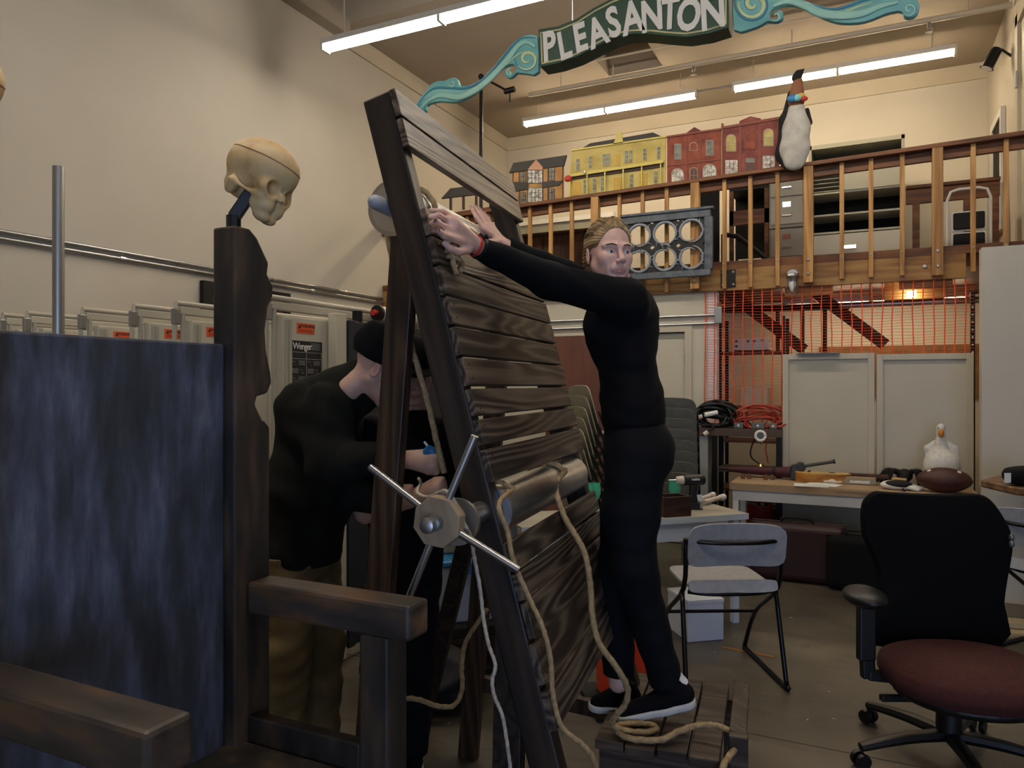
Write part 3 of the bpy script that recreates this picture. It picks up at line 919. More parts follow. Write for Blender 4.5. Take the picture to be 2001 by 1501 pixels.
def _nets(D, lo_, h):
    n = D.shape
    S = D < 0
    c = tuple(k - 1 for k in n)
    # active cells only
    mx = np.zeros(c, bool); mn = np.ones(c, bool)
    for i in (0, 1):
        for j in (0, 1):
            for k in (0, 1):
                q = S[i:i + c[0], j:j + c[1], k:k + c[2]]
                mx |= q; mn &= q
    act = mx & ~mn
    cell = np.stack(np.nonzero(act), -1)
    idx = -np.ones(c, np.int64); idx[act] = np.arange(len(cell))
    cnt = np.zeros(len(cell)); acc = np.zeros((len(cell), 3))
    for a in range(3):
        for o in [(i, j, k) for i in (0, 1) for j in (0, 1) for k in (0, 1)]:
            if o[a]: continue
            o2 = list(o); o2[a] = 1
            d0 = D[cell[:, 0] + o[0], cell[:, 1] + o[1], cell[:, 2] + o[2]]
            d1 = D[cell[:, 0] + o2[0], cell[:, 1] + o2[1], cell[:, 2] + o2[2]]
            x = (d0 < 0) != (d1 < 0)
            t = np.where(x, d0 / np.where(x, d0 - d1, 1), 0)
            cnt += x
            for b in range(3):
                acc[:, b] += np.where(x, o[b] + (t if b == a else 0), 0)
    vs = lo_ + h * (cell + acc / cnt[:, None])
    fs = []
    for a in range(3):
        b, c_ = (a + 1) % 3, (a + 2) % 3
        m = [slice(1, -1)] * 3; m[a] = slice(0, -1)
        m2 = list(m); m2[a] = slice(1, None)
        s0, s1 = S[tuple(m)], S[tuple(m2)]
        e = np.stack(np.nonzero(s0 != s1), -1)
        if not len(e): continue
        flip = s0[tuple(e.T)]
        ba = e.copy(); ba[:, b] += 1; ba[:, c_] += 1
        def g(db, dc):
            q = ba.copy(); q[:, b] -= db; q[:, c_] -= dc
            return idx[q[:, 0], q[:, 1], q[:, 2]]
        Q = np.stack([g(1, 1), g(0, 1), g(0, 0), g(1, 0)], -1)
        Q[~flip] = Q[~flip][:, ::-1]
        Q = Q[(Q >= 0).all(1)]
        fs.append(Q)
    return vs, np.concatenate(fs)

def skin_mat(name, col, rough=0.5):
    m, n, l, b = base(name, rough)
    at = n.new('ShaderNodeAttribute'); at.attribute_name = 'tone'
    v = coords(n, l, (1, 1, 1), False)
    t = n.new('ShaderNodeTexNoise'); t.inputs['Scale'].default_value = 45; t.inputs['Detail'].default_value = 3
    l.new(v, t.inputs['Vector'])
    r = ramp(n, [(0.3, (.93, .9, .9, 1)), (0.7, (1.05, 1.0, 1.0, 1))])
    l.new(t.outputs['Fac'], r.inputs['Fac'])
    mx = n.new('ShaderNodeMix'); mx.data_type = 'RGBA'; mx.blend_type = 'MULTIPLY'; mx.inputs[0].default_value = 1
    l.new(at.outputs['Color'], mx.inputs[6]); l.new(r.outputs['Color'], mx.inputs[7])
    l.new(mx.outputs[2], b.inputs['Base Color'])
    b.inputs['Subsurface Weight'].default_value = 0.08
    b.inputs['Subsurface Radius'].default_value = (.01, .004, .002)
    return m
skin_mat('skin', None)
mottled('knit_black', [(0.3, '#08080a'), (0.7, '#101013')], 30, 4, 0.95, spec=0.15, bump=0.15)
mottled('jersey_black', [(0.3, '#08080b'), (0.7, '#0d0d12')], 12, 4, 0.9, spec=0.2, bump=0.1)
mottled('trouser_black', [(0.3, '#08090d'), (0.7, '#0c0d14')], 12, 4, 0.85, spec=0.2, bump=0.1)
mottled('hoodie', [(0.3, '#141412'), (0.7, '#1f1f1b')], 16, 5, 0.95, spec=0.15, bump=0.2)
mottled('khaki', [(0.3, '#5a4a2c'), (0.7, '#7a663f')], 9, 5, 0.85, bump=0.3)
mottled('hair_blond', [(0.32, '#4a361f'), (0.5, '#80643c'), (0.68, '#b3966a')], 2.6, 5, 0.5, stretch=(1.5, 16, 16), bump=0.12, rnd=False)
flat('brow_hair', '#4a2f1b', 0.7)
flat('eye_white', '#d8d2cc', 0.25)
flat('iris', '#3d4a4a', 0.2)
flat('shoe_white', '#c9c6c0', 0.6)
flat('sock', '#d9d7dc', 0.8)
flat('watch_strap', '#0f0f10', 0.5)
flat('band_red', '#c23a2e', 0.5)

def rotm(fx, up):
    fx = V(fx).normalized(); up = V(up)
    z = (up - fx * up.dot(fx)).normalized(); y = z.cross(fx)
    return fx, y, z
def head_frame(c, fx, up):
    fx, y, z = rotm(fx, up)
    return Matrix(((fx.x, y.x, z.x, c[0]), (fx.y, y.y, z.y, c[1]), (fx.z, y.z, z.z, c[2]), (0, 0, 0, 1)))
def head_sdf(p, wide=1.0):
    yy = np.abs(p[:, 1]) / wide
    q = np.stack([p[:, 0], yy, p[:, 2]], 1)
    d = ellip(q, (-.014, 0, .032), (.098, .075, .086))
    d = smin(d, ellip(q, (.03, 0, -.03), (.062, .057, .082)), .03)
    d = smin(d, cone(q, (.0, .05, -.05), (.066, .014, -.1), .02, .017), .025)
    d = smin(d, ellip(q, (.076, 0, -.102), (.018, .02, .015)), .018)
    d = smin(d, ellip(q, (.062, .04, -.028), (.026, .022, .024)), .022)
    d = smin(d, cone(q, (.09, .008, .013), (.072, .05, .014), .009, .008), .014)
    d = -smin(-d, ellip(q, (.1, .031, -.005), (.022, .018, .0105)), .012)
    d = smin(d, ellip(q, (.05, .037, -.06), (.03, .012, .03)), .02)
    # eyelids around the eyeball
    e = np.array((.0735, .031, -.007))
    lid = np.linalg.norm(q - e, axis=1) - .0147
    lid = np.maximum(lid, -ellip(q, tuple(e + np.array((.014, 0, -.0005))), (.012, .0135, .0056)))
    d = smin(d, lid, .003)
    d = np.maximum(d, -ellip(q, tuple(e + np.array((.016, 0, -.0005))), (.014, .013, .0056)))
    d = smin(d, cone(q, (.09, 0, .006), (.1165, 0, -.037), .008, .0105), .009)
    d = smin(d, ellip(q, (.106, .0105, -.042), (.011, .0078, .0075)), .006)
    d = -smin(-d, ellip(q, (.109, .0065, -.0495), (.006, .0035, .003)), .003)
    d = smin(d, ellip(q, (.086, 0, -.066), (.017, .026, .02)), .012)
    d = smin(d, cone(q, (.0995, 0, -.0675), (.089, .021, -.0715), .0055, .003), .004)
    d = smin(d, cone(q, (.0985, 0, -.0785), (.088, .019, -.0745), .0065, .003), .004)
    d = np.maximum(d, -cone(q, (.109, 0, -.0728), (.094, .0235, -.0728), .0024, .0016))
    d = -smin(-d, ellip(q, (.096, 0, -.0895), (.008, .012, .004)), .006)
    # ear
    R = np.array(Matrix.Rotation(math.radians(-12), 3, 'Y') @ Matrix.Rotation(math.radians(18), 3, 'Z'))
    d = smin(d, ellip(q, (-.012, .0775, -.016), (.018, .0065, .031), R), .006)
    d = -smin(-d, ellip(q, (-.007, .0845, -.012), (.009, .005, .018), R), .004)
    return d
def finger(p, pts, r0, r1):
    n = len(pts) - 1
    return pathcones(p, pts, [r0 + (r1 - r0) * i / n for i in range(n + 1)], .003)
def tone(o, fn):
    me = o.data
    at = me.color_attributes.new('tone', 'FLOAT_COLOR', 'POINT')
    co = np.empty(len(me.vertices) * 3); me.vertices.foreach_get('co', co)
    co = co.reshape(-1, 3)
    mw = np.array(wmat(o))
    co = co @ mw[:3, :3].T + mw[:3, 3]
    c = fn(co)
    at.data.foreach_set('color', np.concatenate([c, np.ones((len(c), 1))], 1).ravel())
def T3(*pts):
    return [tuple(P(*q)) for q in pts]
def R3(*pts):
    return [tuple(RP(*q)) for q in pts]
def bounds(pts, m):
    a = np.array(pts)
    return a.min(0) - m, a.max(0) + m
def mesh_of(f, lo_, hi_, h):
    vs, fs = snets(f, lo_, hi_, h)
    m = MB(); m.v = [V(x) for x in vs]; m.f = [tuple(int(i) for i in q) for q in fs]
    return m
def body_mesh(name, parts, parent, col, MH=None, tint=None):
    """parts: list of (sdf, lo, hi, h) joined into the one skin mesh of a person"""
    M_ = MB()
    for f, a, b, h in parts:
        q = mesh_of(f, a, b, h)
        M_.add(q.v, q.f)
    o = M_.build(name, 'skin', parent, smooth=2)
    base_ = np.array(col)
    def fn(co):
        c = np.tile(base_, (len(co), 1))
        if MH is not None:
            q = (co - np.array(MH.translation)) @ np.array(MH.to_3x3())
            lip = np.exp(-((q[:, 0] - .1) / .02) ** 2 - (q[:, 1] / .02) ** 4 - ((q[:, 2] + .073) / .0075) ** 4)
            c = c * (1 - .75 * lip[:, None]) + .75 * lip[:, None] * base_ * np.array((.78, .45, .45))
            ch = np.exp(-((q[:, 0] - .07) / .03) ** 2 - ((np.abs(q[:, 1]) - .042) / .022) ** 2 - ((q[:, 2] + .04) / .028) ** 2)
            ns = np.exp(-((q[:, 0] - .115) / .015) ** 2 - (q[:, 1] / .015) ** 2 - ((q[:, 2] + .042) / .015) ** 2)
            er = np.exp(-((np.abs(q[:, 1]) - .082) / .012) ** 2 - ((q[:, 0] + .01) / .03) ** 2 - ((q[:, 2] + .015) / .035) ** 2)
            k = np.clip(.16 * ch + .28 * ns + .35 * er, 0, 1)[:, None]
            c = c * (1 - k) + k * base_ * np.array((1.04, .8, .76))
        return c
    tone(o, fn)
    return o
def eyes(MH, parent, gaze):
    for s in (1, -1):
        e = V((.0735, .031 * s, -.007))
        ey = MB().ell((0, 0, 0), .0125, 16, 10).build('eyeball', 'eye_white', parent, smooth=2, M=MH @ Matrix.Translation(e))
        g = V(gaze).normalized()
        MB().lathe([(.0062, .0108), (.005, .0118), (.002, .0126)], (0, 0, 0), g, 12).build('iris', 'iris', ey, M=MH @ Matrix.Translation(e))
def brows(MH, parent, mat):
    for s in (1, -1):
        pts = [V((.0985, .013 * s, .0135)), V((.0965, .028 * s, .0185)), V((.0855, .043 * s, .0165)), V((.0745, .052 * s, .0125))]
        MB().tube(spline(pts, 4), [.0022 + .0012 * math.sin(PI * min(1, .15 + i / 14)) for i in range(13)], 6, flat=.7).build('eyebrow', mat, parent, smooth=2, M=MH)

SKIN_A = (.72, .46, .37)
SKIN_B = (.56, .35, .26)
# ---------------------------- the person standing on the step
pa = thing('person', 'person in black long-sleeved top and trousers leaning on the plank rack, head turned', 'person', C(.56, 2.78, .39))
hcen = P(1190, 494, 2.70)
MH = head_frame(hcen, C(.29, -1, -.05), (0, 0, 1))
lat = C(.10, 1, 0)                                 # across the shoulders
sh_l, sh_r = P(1224, 588, 2.63), P(1202, 580, 2.93)
el_l, wr_l = P(1072, 548, 2.50), RP(936, 484, .085)
el_r, wr_r = P(1095, 535, 2.84), RP(990, 482, .055)
hip = P(1243, 880, 2.77); chest = P(1214, 640, 2.78); waist = P(1236, 790, 2.78)
hip_l, hip_r = P(1243, 895, 2.67), P(1238, 895, 2.87)
kn_l, an_l = P(1238, 1110, 2.63), P(1300, 1325, 2.68)
kn_r, an_r = P(1205, 1105, 2.86), P(1208, 1335, 2.80)
t_ = lambda v: tuple(v)
def hand_l(p):
    mc = R3((890, 428, .06), (879, 434, .062), (871, 445, .06), (868, 460, .058))
    pi_ = R3((866, 413, .05), (857, 420, .056), (852, 432, .056), (852, 447, .055))
    tp = R3((842, 411, .034), (841, 424, .034), (843, 437, .034), (847, 452, .034))
    w_ = t_(wr_l)
    d = cone(p, w_, R3((880, 442, .06))[0], .026, .034, flat=t_(C(.35, 1, .35)), fk=.55)
    for m, b_, e in zip(mc, pi_, tp):
        d = smin(d, cone(p, w_, m, .014, .0115), .014)
        d = smin(d, finger(p, [m, b_, e], .0095, .0072), .007)
    th = R3((915, 488, .07), (896, 492, .06), (880, 486, .05), (868, 476, .042))
    return smin(d, finger(p, th, .014, .0085), .01)
def hand_r(p):
    w_ = t_(wr_r)
    mc = R3((946, 448, .015), (952, 443, .005), (958, 442, -.003), (964, 446, -.008))
    tp = R3((920, 405, -.025), (928, 403, -.03), (937, 408, -.032), (946, 416, -.03))
    md = R3((931, 425, -.003), (939, 421, -.01), (946, 423, -.014), (954, 429, -.016))
    d = cone(p, w_, R3((955, 450, .01))[0], .027, .034, flat=t_(C(1, -.5, .4)), fk=.55)
    for m, b_, e in zip(mc, md, tp):
        d = smin(d, cone(p, w_, m, .013, .011), .014)
        d = smin(d, finger(p, [m, b_, e], .0095, .0072), .006)
    th = R3((972, 472, .04), (955, 474, .03), (944, 468, .02), (936, 458, .012))
    return smin(d, finger(p, th, .014, .0085), .01)
def body_a(p):
    d = cone(p, t_(hip), t_(waist), .105, .088, t_(lat), 1.35)
    d = smin(d, cone(p, t_(waist), t_(chest), .088, .1, t_(lat), 1.4), .04)
    d = smin(d, pathcones(p, [t_(sh_l), t_(el_l), t_(wr_l)], [.05, .04, .026], .02), .03)
    d = smin(d, pathcones(p, [t_(sh_r), t_(el_r), t_(wr_r)], [.05, .04, .026], .02), .03)
    nb, nt = P(1205, 560, 2.76), P(1193, 520, 2.72)
    d = smin(d, cone(p, t_(nb), t_(nt), .06, .052), .03)
    d = smin(d, pathcones(p, [t_(hip_l), t_(kn_l), t_(an_l)], [.085, .055, .036], .03), .03)
    d = smin(d, pathcones(p, [t_(hip_r), t_(kn_r), t_(an_r)], [.085, .055, .036], .03), .03)
    return smin(smin(d, hand_l(p), .01), hand_r(p), .01)
def face_a(p):
    q = (p - np.array(MH.translation)) @ np.array(MH.to_3x3())
    d = head_sdf(q)
    return smin(d, cone(q, (-.022, 0, -.06), (-.03, 0, -.15), .05, .05), .03)
allp = [sh_l, sh_r, wr_l, wr_r, an_l, an_r, hip_l, hip_r, P(840, 400, 2.3)]
la, lb = bounds([tuple(x) for x in allp], .16)
hl, hh = np.array(hcen) - .15, np.array(hcen) + .14
body_mesh('body', [(body_a, la, lb, .0055), (face_a, hl, hh, .0024)], pa, SKIN_A, MH)
eyes(MH, pa, (1, .42, -.03))
brows(MH, pa, 'brow_hair')
def hair_a(p):
    yy = np.abs(p[:, 1]); q = np.stack([p[:, 0], yy, p[:, 2]], 1)
    d = ellip(q, (-.02, 0, .038), (.104, .082, .091))
    d = smin(d, ellip(q, (-.06, .03, -.03), (.05, .045, .05)), .03)
    d = -smin(-d, ellip(p, (.105, 0, -.02), (.082, .082, .108)), .012)
    d = -smin(-d, ellip(q, (.02, .09, -.07), (.062, .045, .085)), .012)
    d = smin(d, ellip(q, (-.128, 0, .005), (.03, .034, .034)), .01)
    ang = np.arctan2(p[:, 2] - .02, p[:, 1])
    return d + .0011 * np.sin(ang * 44 + 3 * np.sin(p[:, 0] * 22)) + .0008 * np.sin(ang * 91 + p[:, 0] * 12)
solid('hair', hair_a, (-.17, -.1, -.12), (.11, .1, .14), .0028, 'hair_blond', pa, MH)
rr = random.Random(5)
m = MB()
for k in range(46):
    a = rr.uniform(-1.25, 1.25)
    s0 = V((.062 - .03 * abs(a), .078 * math.sin(a), .085 * math.cos(a) + .028))
    e = rr.uniform(.97, 1.05)
    pts = [s0, V((.0, .088 * math.sin(a) * e, (.098 * math.cos(a)) * e + .03)), V((-.07, .07 * math.sin(a) * e, .075 * math.cos(a) * e + .02)), V((-.12, .02 * math.sin(a), .02 + .012 * math.cos(a)))]
    m.tube(spline(pts, 4), .0011, 4)
m.build('hair_strands', 'hair_blond', pa, smooth=2, M=MH, kind='stuff')
def folds(p, amp, f1, seed):
    return amp * (np.sin(p[:, 2] * f1 + 3 * np.sin(p[:, 0] * 9 + seed) + 2 * np.sin(p[:, 1] * 11)) * .6 + np.sin(p[:, 2] * f1 * 2.1 + p[:, 0] * 17 + 4 * np.sin(p[:, 1] * 13 + seed)) * .4)
def shirt_a(p):
    hem = P(1238, 815, 2.77)
    d = cone(p, t_(hem), t_(waist), .114, .108, t_(lat), 1.42)
    d = smin(d, cone(p, t_(waist), t_(chest), .106, .116, t_(lat), 1.45), .05)
    d = smin(d, ellip(p, t_(P(1192, 640, 2.77)), (.09, .12, .12)), .06)
    d = smin(d, ellip(p, t_(P(1240, 625, 2.78)), (.085, .12, .13)), .06)
    d = smin(d, cone(p, t_(sh_l), t_(sh_r), .07, .07), .04)
    d = smin(d, pathcones(p, [t_(sh_l), t_(el_l), t_(wr_l)], [.075, .06, .037], .03), .04)
    d = smin(d, pathcones(p, [t_(sh_r), t_(el_r), t_(wr_r)], [.072, .056, .037], .03), .04)
    d = smin(d, cone(p, t_(P(1208, 572, 2.77)), t_(P(1203, 556, 2.76)), .066, .062), .03)
    d = d + folds(p, .0028, 42, 1.0)
    # cut open at the wrists and the collar
    for w_, e_ in ((wr_l, el_l), (wr_r, el_r)):
        ax = np.array((w_ - e_).normalized())
        d = np.maximum(d, np.minimum((p - np.array(w_)) @ ax - .0, .085 - np.linalg.norm(p - np.array(w_), axis=1)))
    d = np.maximum(d, -(p[:, 2] - (hem.z - .03)))
    return d
la2, lb2 = bounds([tuple(x) for x in (sh_l, sh_r, wr_l, wr_r, hip, P(1290, 700, 2.8))], .17)
solid('shirt', shirt_a, la2, lb2, .0055, 'jersey_black', pa)
def trousers_a(p):
    top = P(1238, 818, 2.77)
    d = cone(p, t_(hip), t_(top), .125, .108, t_(lat), 1.35)
    d = smin(d, ellip(p, t_(P(1268, 885, 2.70)), (.09, .09, .1)), .05)
    d = smin(d, ellip(p, t_(P(1266, 885, 2.84)), (.09, .09, .1)), .05)
    d = smin(d, pathcones(p, [t_(hip_l), t_(P(1232, 1000, 2.65)), t_(kn_l), t_(an_l)], [.112, .1, .08, .058], .03), .04)
    d = smin(d, pathcones(p, [t_(hip_r), t_(P(1222, 1000, 2.87)), t_(kn_r), t_(an_r)], [.105, .09, .075, .058], .03), .04)
    d = d + folds(p, .0035, 30, 2.0)
    d = np.maximum(d, -(p[:, 2] - (an_l.z - .035)))
    return np.maximum(d, p[:, 2] - (top.z + .015))
la3, lb3 = bounds([tuple(x) for x in (hip, an_l, an_r, hip_l, hip_r, P(1238, 815, 2.77), P(1310, 890, 2.7))], .15)
solid('trousers', trousers_a, la3, lb3, .006, 'trouser_black', pa)
def shoe(heel, toe, ankle, name, parent):
    heel, toe = V(heel), V(toe)
    L_ = (toe - heel).length
    fx = (toe - heel).normalized()
    up = V((0, 0, 1))
    M_ = head_frame(heel, fx, up)
    def up_(p):
        d = cone(p, (.02, 0, .035), (.1, 0, .03), .036, .034)
        d = smin(d, cone(p, (.1, 0, .028), (L_ - .035, 0, .018), .037, .03), .03)
        d = smin(d, cone(p, (.035, 0, .04), (.05, 0, .085), .036, .036), .03)
        return np.maximum(np.maximum(d, -(p[:, 2] - .008)), p[:, 2] - .095)
    def so(p):
        d = cone(p, (.028, 0, .004), (.1, 0, .004), .043, .038)
        d = smin(d, cone(p, (.1, 0, .004), (L_ - .035, 0, .008), .038, .037), .03)
        return np.maximum(np.maximum(d, -(p[:, 2] + .012)), p[:, 2] - .014)
    s = solid(name, up_, (-.05, -.07, -.03), (L_ + .04, .07, .13), .004, 'knit_black', parent, M_)
    solid('sole', so, (-.05, -.07, -.03), (L_ + .04, .07, .04), .004, 'shoe_white', s, M_)
    return s
shoe(P(1352, 1372, 2.66), P(1206, 1405, 2.68), an_l, 'shoe', pa)
shoe(P(1240, 1380, 2.86), P(1152, 1384, 2.78), an_r, 'shoe', pa)
MB().tube([an_l + V((0, 0, .02)), P(1325, 1345, 2.675)], [.043, .046], 14).build('sock', 'sock', pa, smooth=1)
ax = (wr_l - el_l).normalized()
c0 = wr_l + ax * .012
rp = ax.orthogonal().normalized()
MB().lathe([(.0335, -.004), (.035, .004), (.033, .008)], c0, ax, 20, cap=False).build('red_wristband', 'band_red', pa, smooth=1)
wt = MB().lathe([(.037, -.02), (.038, -.014), (.037, -.006)], c0, ax, 20, cap=False).build('watch_strap', 'watch_strap', pa, smooth=1)
nrm = C(-.1, -.45, 1); nrm = (nrm - ax * nrm.dot(ax)).normalized()
MB().lathe([(.017, .034), (.018, .04), (.015, .045)], c0 - ax * .013, nrm, 16).build('watch_face', 'black_metal', wt, smooth=1)

# ---------------------------- the person bending forward behind the rack
pb_ = thing('person', 'person bending forward in dark sweatshirt, black beanie and khaki trousers behind the rack', 'person', C(-.85, 2.85, 0))
HB = P(746, 720, 2.70)
MHB = head_frame(HB, C(.86, .1, -.62), (0, 0, 1))
b_sh, b_shl = P(640, 800, 2.68), P(655, 795, 2.93)
b_el, b_wr = P(648, 905, 2.60), P(792, 898, 2.42)
b_ell, b_wrl = P(668, 955, 2.86), P(745, 985, 2.75)
b_hip, b_ch = P(590, 1060, 2.85), P(628, 850, 2.84)
b_hl, b_hr = P(560, 1090, 2.76), P(612, 1085, 2.95)
b_kl, b_al = P(556, 1270, 2.76), P(548, 1490, 2.86)
b_kr, b_ar = P(625, 1260, 2.97), P(622, 1450, 3.05)
latb = C(.15, 1, 0)
def fist(p, w_, k, tip):
    """closed hand: palm to the knuckles, four fingers folded back, thumb across"""
    w_, k = V(w_), V(k)
    ax_ = (k - w_).normalized()
    sd = ax_.cross(V((0, 0, 1))).normalized()
    upv = sd.cross(ax_)
    d = cone(p, t_(w_), t_(k), .027, .032, t_(sd), .75)
    for i in range(4):
        o = upv * (.024 - .016 * i)
        a_ = k + o; b_ = a_ + ax_ * .022 - sd * .012; c_ = b_ - ax_ * .012 - sd * .022; e_ = c_ - ax_ * .02 - sd * .004
        d = smin(d, finger(p, [t_(a_), t_(b_), t_(c_), t_(e_)], .0105, .008), .006)
    th = [w_ + upv * .02 + ax_ * .02, k + upv * .038 - ax_ * .012 - sd * .014, k + upv * .034 + ax_ * .022 - sd * .022]
    return smin(d, finger(p, [t_(x) for x in th], .014, .009), .01)
def body_b(p):
    d = cone(p, t_(b_hip), t_(b_ch), .11, .12, t_(latb), 1.3)
    d = smin(d, pathcones(p, [t_(b_sh), t_(b_el), t_(b_wr)], [.05, .043, .028], .02), .03)
    d = smin(d, pathcones(p, [t_(b_shl), t_(b_ell), t_(b_wrl)], [.05, .043, .028], .02), .03)
    d = smin(d, cone(p, t_(P(676, 795, 2.8)), t_(P(715, 742, 2.74)), .05, .05), .03)
    d = smin(d, pathcones(p, [t_(b_hl), t_(b_kl), t_(b_al)], [.085, .055, .04], .03), .03)
    d = smin(d, pathcones(p, [t_(b_hr), t_(b_kr), t_(b_ar)], [.085, .055, .04], .03), .03)
    d = smin(d, fist(p, b_wr, P(838, 908, 2.36), None), .01)
    d = smin(d, fist(p, b_wrl, P(790, 972, 2.66), None), .01)
    for a_ in (b_al, b_ar):
        d = smin(d, cone(p, t_(a_), t_(V(a_) + C(.14, -.02, -.05)), .04, .03), .03)
    return d
def face_b(p):
    q = (p - np.array(MHB.translation)) @ np.array(MHB.to_3x3())
    return smin(head_sdf(q), cone(q, (-.03, 0, -.06), (-.05, 0, -.13), .048, .046), .03)
la, lb = bounds([t_(x) for x in (b_hip, b_ch, b_wr, b_shl, b_al, b_ar, P(860, 905, 2.34), b_hl)], .16)
hl, hh = np.array(HB) - .17, np.array(HB) + .15
body_mesh('body', [(body_b, la, lb, .007), (face_b, hl, hh, .0035)], pb_, SKIN_B, MHB)
eyes(MHB, pb_, (1, 0, -.1))
def beanie(p):
    d = ellip(p, (-.025, 0, .05), (.112, .092, .1))
    d = smin(d, ellip(p, (-.08, 0, .075), (.06, .07, .06)), .04)
    d = np.maximum(d, -(p[:, 2] - .012 + p[:, 0] * .25 * -1 * .4))
    cuff = np.maximum(ellip(p, (-.02, 0, .04), (.114, .092, .1)), np.abs(p[:, 2] - .03 - p[:, 0] * .1) - .02)
    d = smin(d, cuff, .006)
    return d + .0012 * np.sin(np.arctan2(p[:, 1], p[:, 0] + .02) * 60) + .003 * np.sin(p[:, 2] * 70 + p[:, 0] * 30)
solid('beanie', beanie, (-.19, -.12, -.04), (.13, .12, .19), .004, 'knit_black', pb_, MHB)
def hoodie_b(p):
    hem = P(585, 1085, 2.85)
    d = cone(p, t_(hem), t_(P(605, 960, 2.85)), .15, .15, t_(latb), 1.3)
    d = smin(d, cone(p, t_(P(605, 960, 2.85)), t_(b_ch), .15, .155, t_(latb), 1.3), .05)
    d = smin(d, ellip(p, t_(P(615, 800, 2.84)), (.11, .18, .12)), .06)
    d = smin(d, cone(p, t_(P(640, 790, 2.82)), t_(P(708, 750, 2.76)), .12, .098), .04)
    d = smin(d, pathcones(p, [t_(b_sh), t_(b_el), t_(P(752, 894, 2.46))], [.098, .082, .044], .04), .04)
    d = smin(d, pathcones(p, [t_(b_shl), t_(b_ell), t_(P(732, 978, 2.78))], [.09, .075, .05], .04), .04)
    d = d + folds(p, .006, 26, 4.0)
    ax_ = np.array((b_wr - b_el).normalized())
    c_ = np.array(P(752, 894, 2.46))
    d = np.maximum(d, np.minimum((p - c_) @ ax_, .2 - np.linalg.norm(p - c_, axis=1)))
    ax_ = np.array((P(715, 738, 2.74) - P(672, 790, 2.8)).normalized())
    c_ = np.array(P(718, 737, 2.73))
    d = np.maximum(d, np.minimum((p - c_) @ ax_, .13 - np.linalg.norm(p - c_, axis=1)))
    d = smin(d, ellip(p, t_(P(668, 752, 2.78)), (.085, .1, .055)), .03)
    return np.maximum(d, -(p[:, 2] - (hem.z - .02)))
la, lb = bounds([t_(x) for x in (b_hip, b_ch, P(752, 894, 2.46), b_shl, P(735, 975, 2.9))], .22)
solid('sweatshirt', hoodie_b, la, lb, .007, 'hoodie', pb_)
def khaki_b(p):
    d = cone(p, t_(b_hip), t_(P(583, 1075, 2.85)), .14, .14, t_(latb), 1.25)
    d = smin(d, pathcones(p, [t_(b_hl), t_(b_kl), t_(b_al)], [.115, .098, .085], .03), .03)
    d = smin(d, pathcones(p, [t_(b_hr), t_(b_kr), t_(b_ar)], [.11, .095, .085], .03), .03)
    d = d + folds(p, .006, 34, 7.0)
    d = np.maximum(d, p[:, 2] - (P(585, 1070, 2.85).z))
    return np.maximum(d, -(p[:, 2] - .05))
la, lb = bounds([t_(x) for x in (b_hip, b_hl, b_hr, b_al, b_ar)], .18)
solid('khaki_trousers', khaki_b, la, lb, .007, 'khaki', pb_)
for a_ in (b_al, b_ar):
    shoe(V((a_.x, a_.y, .012)) - C(.05, 0, 0), V((a_.x, a_.y, .012)) + C(.2, -.04, 0), None, 'shoe', pb_)
# blue grip tool in the fist
flat('tool_blue', '#2a6f9e', 0.5)
bt = thing('blue_tape_cutter', 'small blue hand tool held in the fist beside the rope', 'tool', P(845, 900, 2.37))
MB().tube([P(840, 878, 2.37), P(852, 890, 2.37), P(866, 912, 2.37)], [.014, .017, .012], 12).build('grip', 'tool_blue', bt, smooth=1)
MB().lathe([(.012, -.012), (.017, -.01), (.017, .01), (.012, .012)], P(838, 882, 2.37), C(.5, -.6, .4), 14).build('roller', 'tool_blue', bt, smooth=1)
MB().cyl(P(840, 878, 2.37), P(829, 863, 2.37), .004, 6).build('tip', 'paper', bt)

# ---------------------------- the person standing behind, in the dark cap
pc = thing('person', 'person in black shirt and dark cap standing behind the rack, face half hidden by rope', 'person', C(-.42, 3.0, 0))
HC = P(806, 728, 2.92)
MHC = head_frame(HC, C(.30, -1, -.22), (0, 0, 1))
c_nk, c_ch, c_hip = P(806, 800, 2.98), P(804, 900, 3.02), P(790, 1120, 3.06)
c_sl, c_sr = P(885, 850, 3.08), P(728, 850, 2.98)
c_el, c_wl = P(905, 1000, 3.02), P(880, 1050, 2.8)
c_er, c_wr = P(715, 1000, 2.9), P(800, 978, 2.70)
c_hl, c_hr = P(812, 1130, 3.08), P(758, 1130, 3.04)
c_al, c_ar = P(800, 1460, 3.12), P(742, 1470, 3.08)
latc = C(1, .25, 0)
def body_c(p):
    d = cone(p, t_(c_hip), t_(c_ch), .09, .11, t_(latc), 1.2)
    d = smin(d, cone(p, t_(c_nk), t_(P(806, 765, 2.95)), .06, .055), .03)
    d = smin(d, cone(p, t_(c_sl), t_(c_sr), .05, .05), .04)
    d = smin(d, pathcones(p, [t_(c_sr), t_(c_er), t_(c_wr)], [.05, .043, .03], .02), .03)
    d = smin(d, pathcones(p, [t_(c_sl), t_(c_el), t_(c_wl)], [.05, .043, .03], .02), .03)
    d = smin(d, pathcones(p, [t_(c_hl), t_((c_hl + c_al) / 2), t_(c_al)], [.08, .055, .04], .03), .03)
    d = smin(d, pathcones(p, [t_(c_hr), t_((c_hr + c_ar) / 2), t_(c_ar)], [.08, .055, .04], .03), .03)
    d = smin(d, fist(p, c_wr, P(852, 958, 2.58), None), .01)
    d = smin(d, fist(p, c_wl, P(860, 1050, 2.72), None), .01)
    return d
def face_c(p):
    q = (p - np.array(MHC.translation)) @ np.array(MHC.to_3x3())
    return smin(head_sdf(q, 1.05), cone(q, (-.022, 0, -.06), (-.03, 0, -.15), .055, .055), .03)
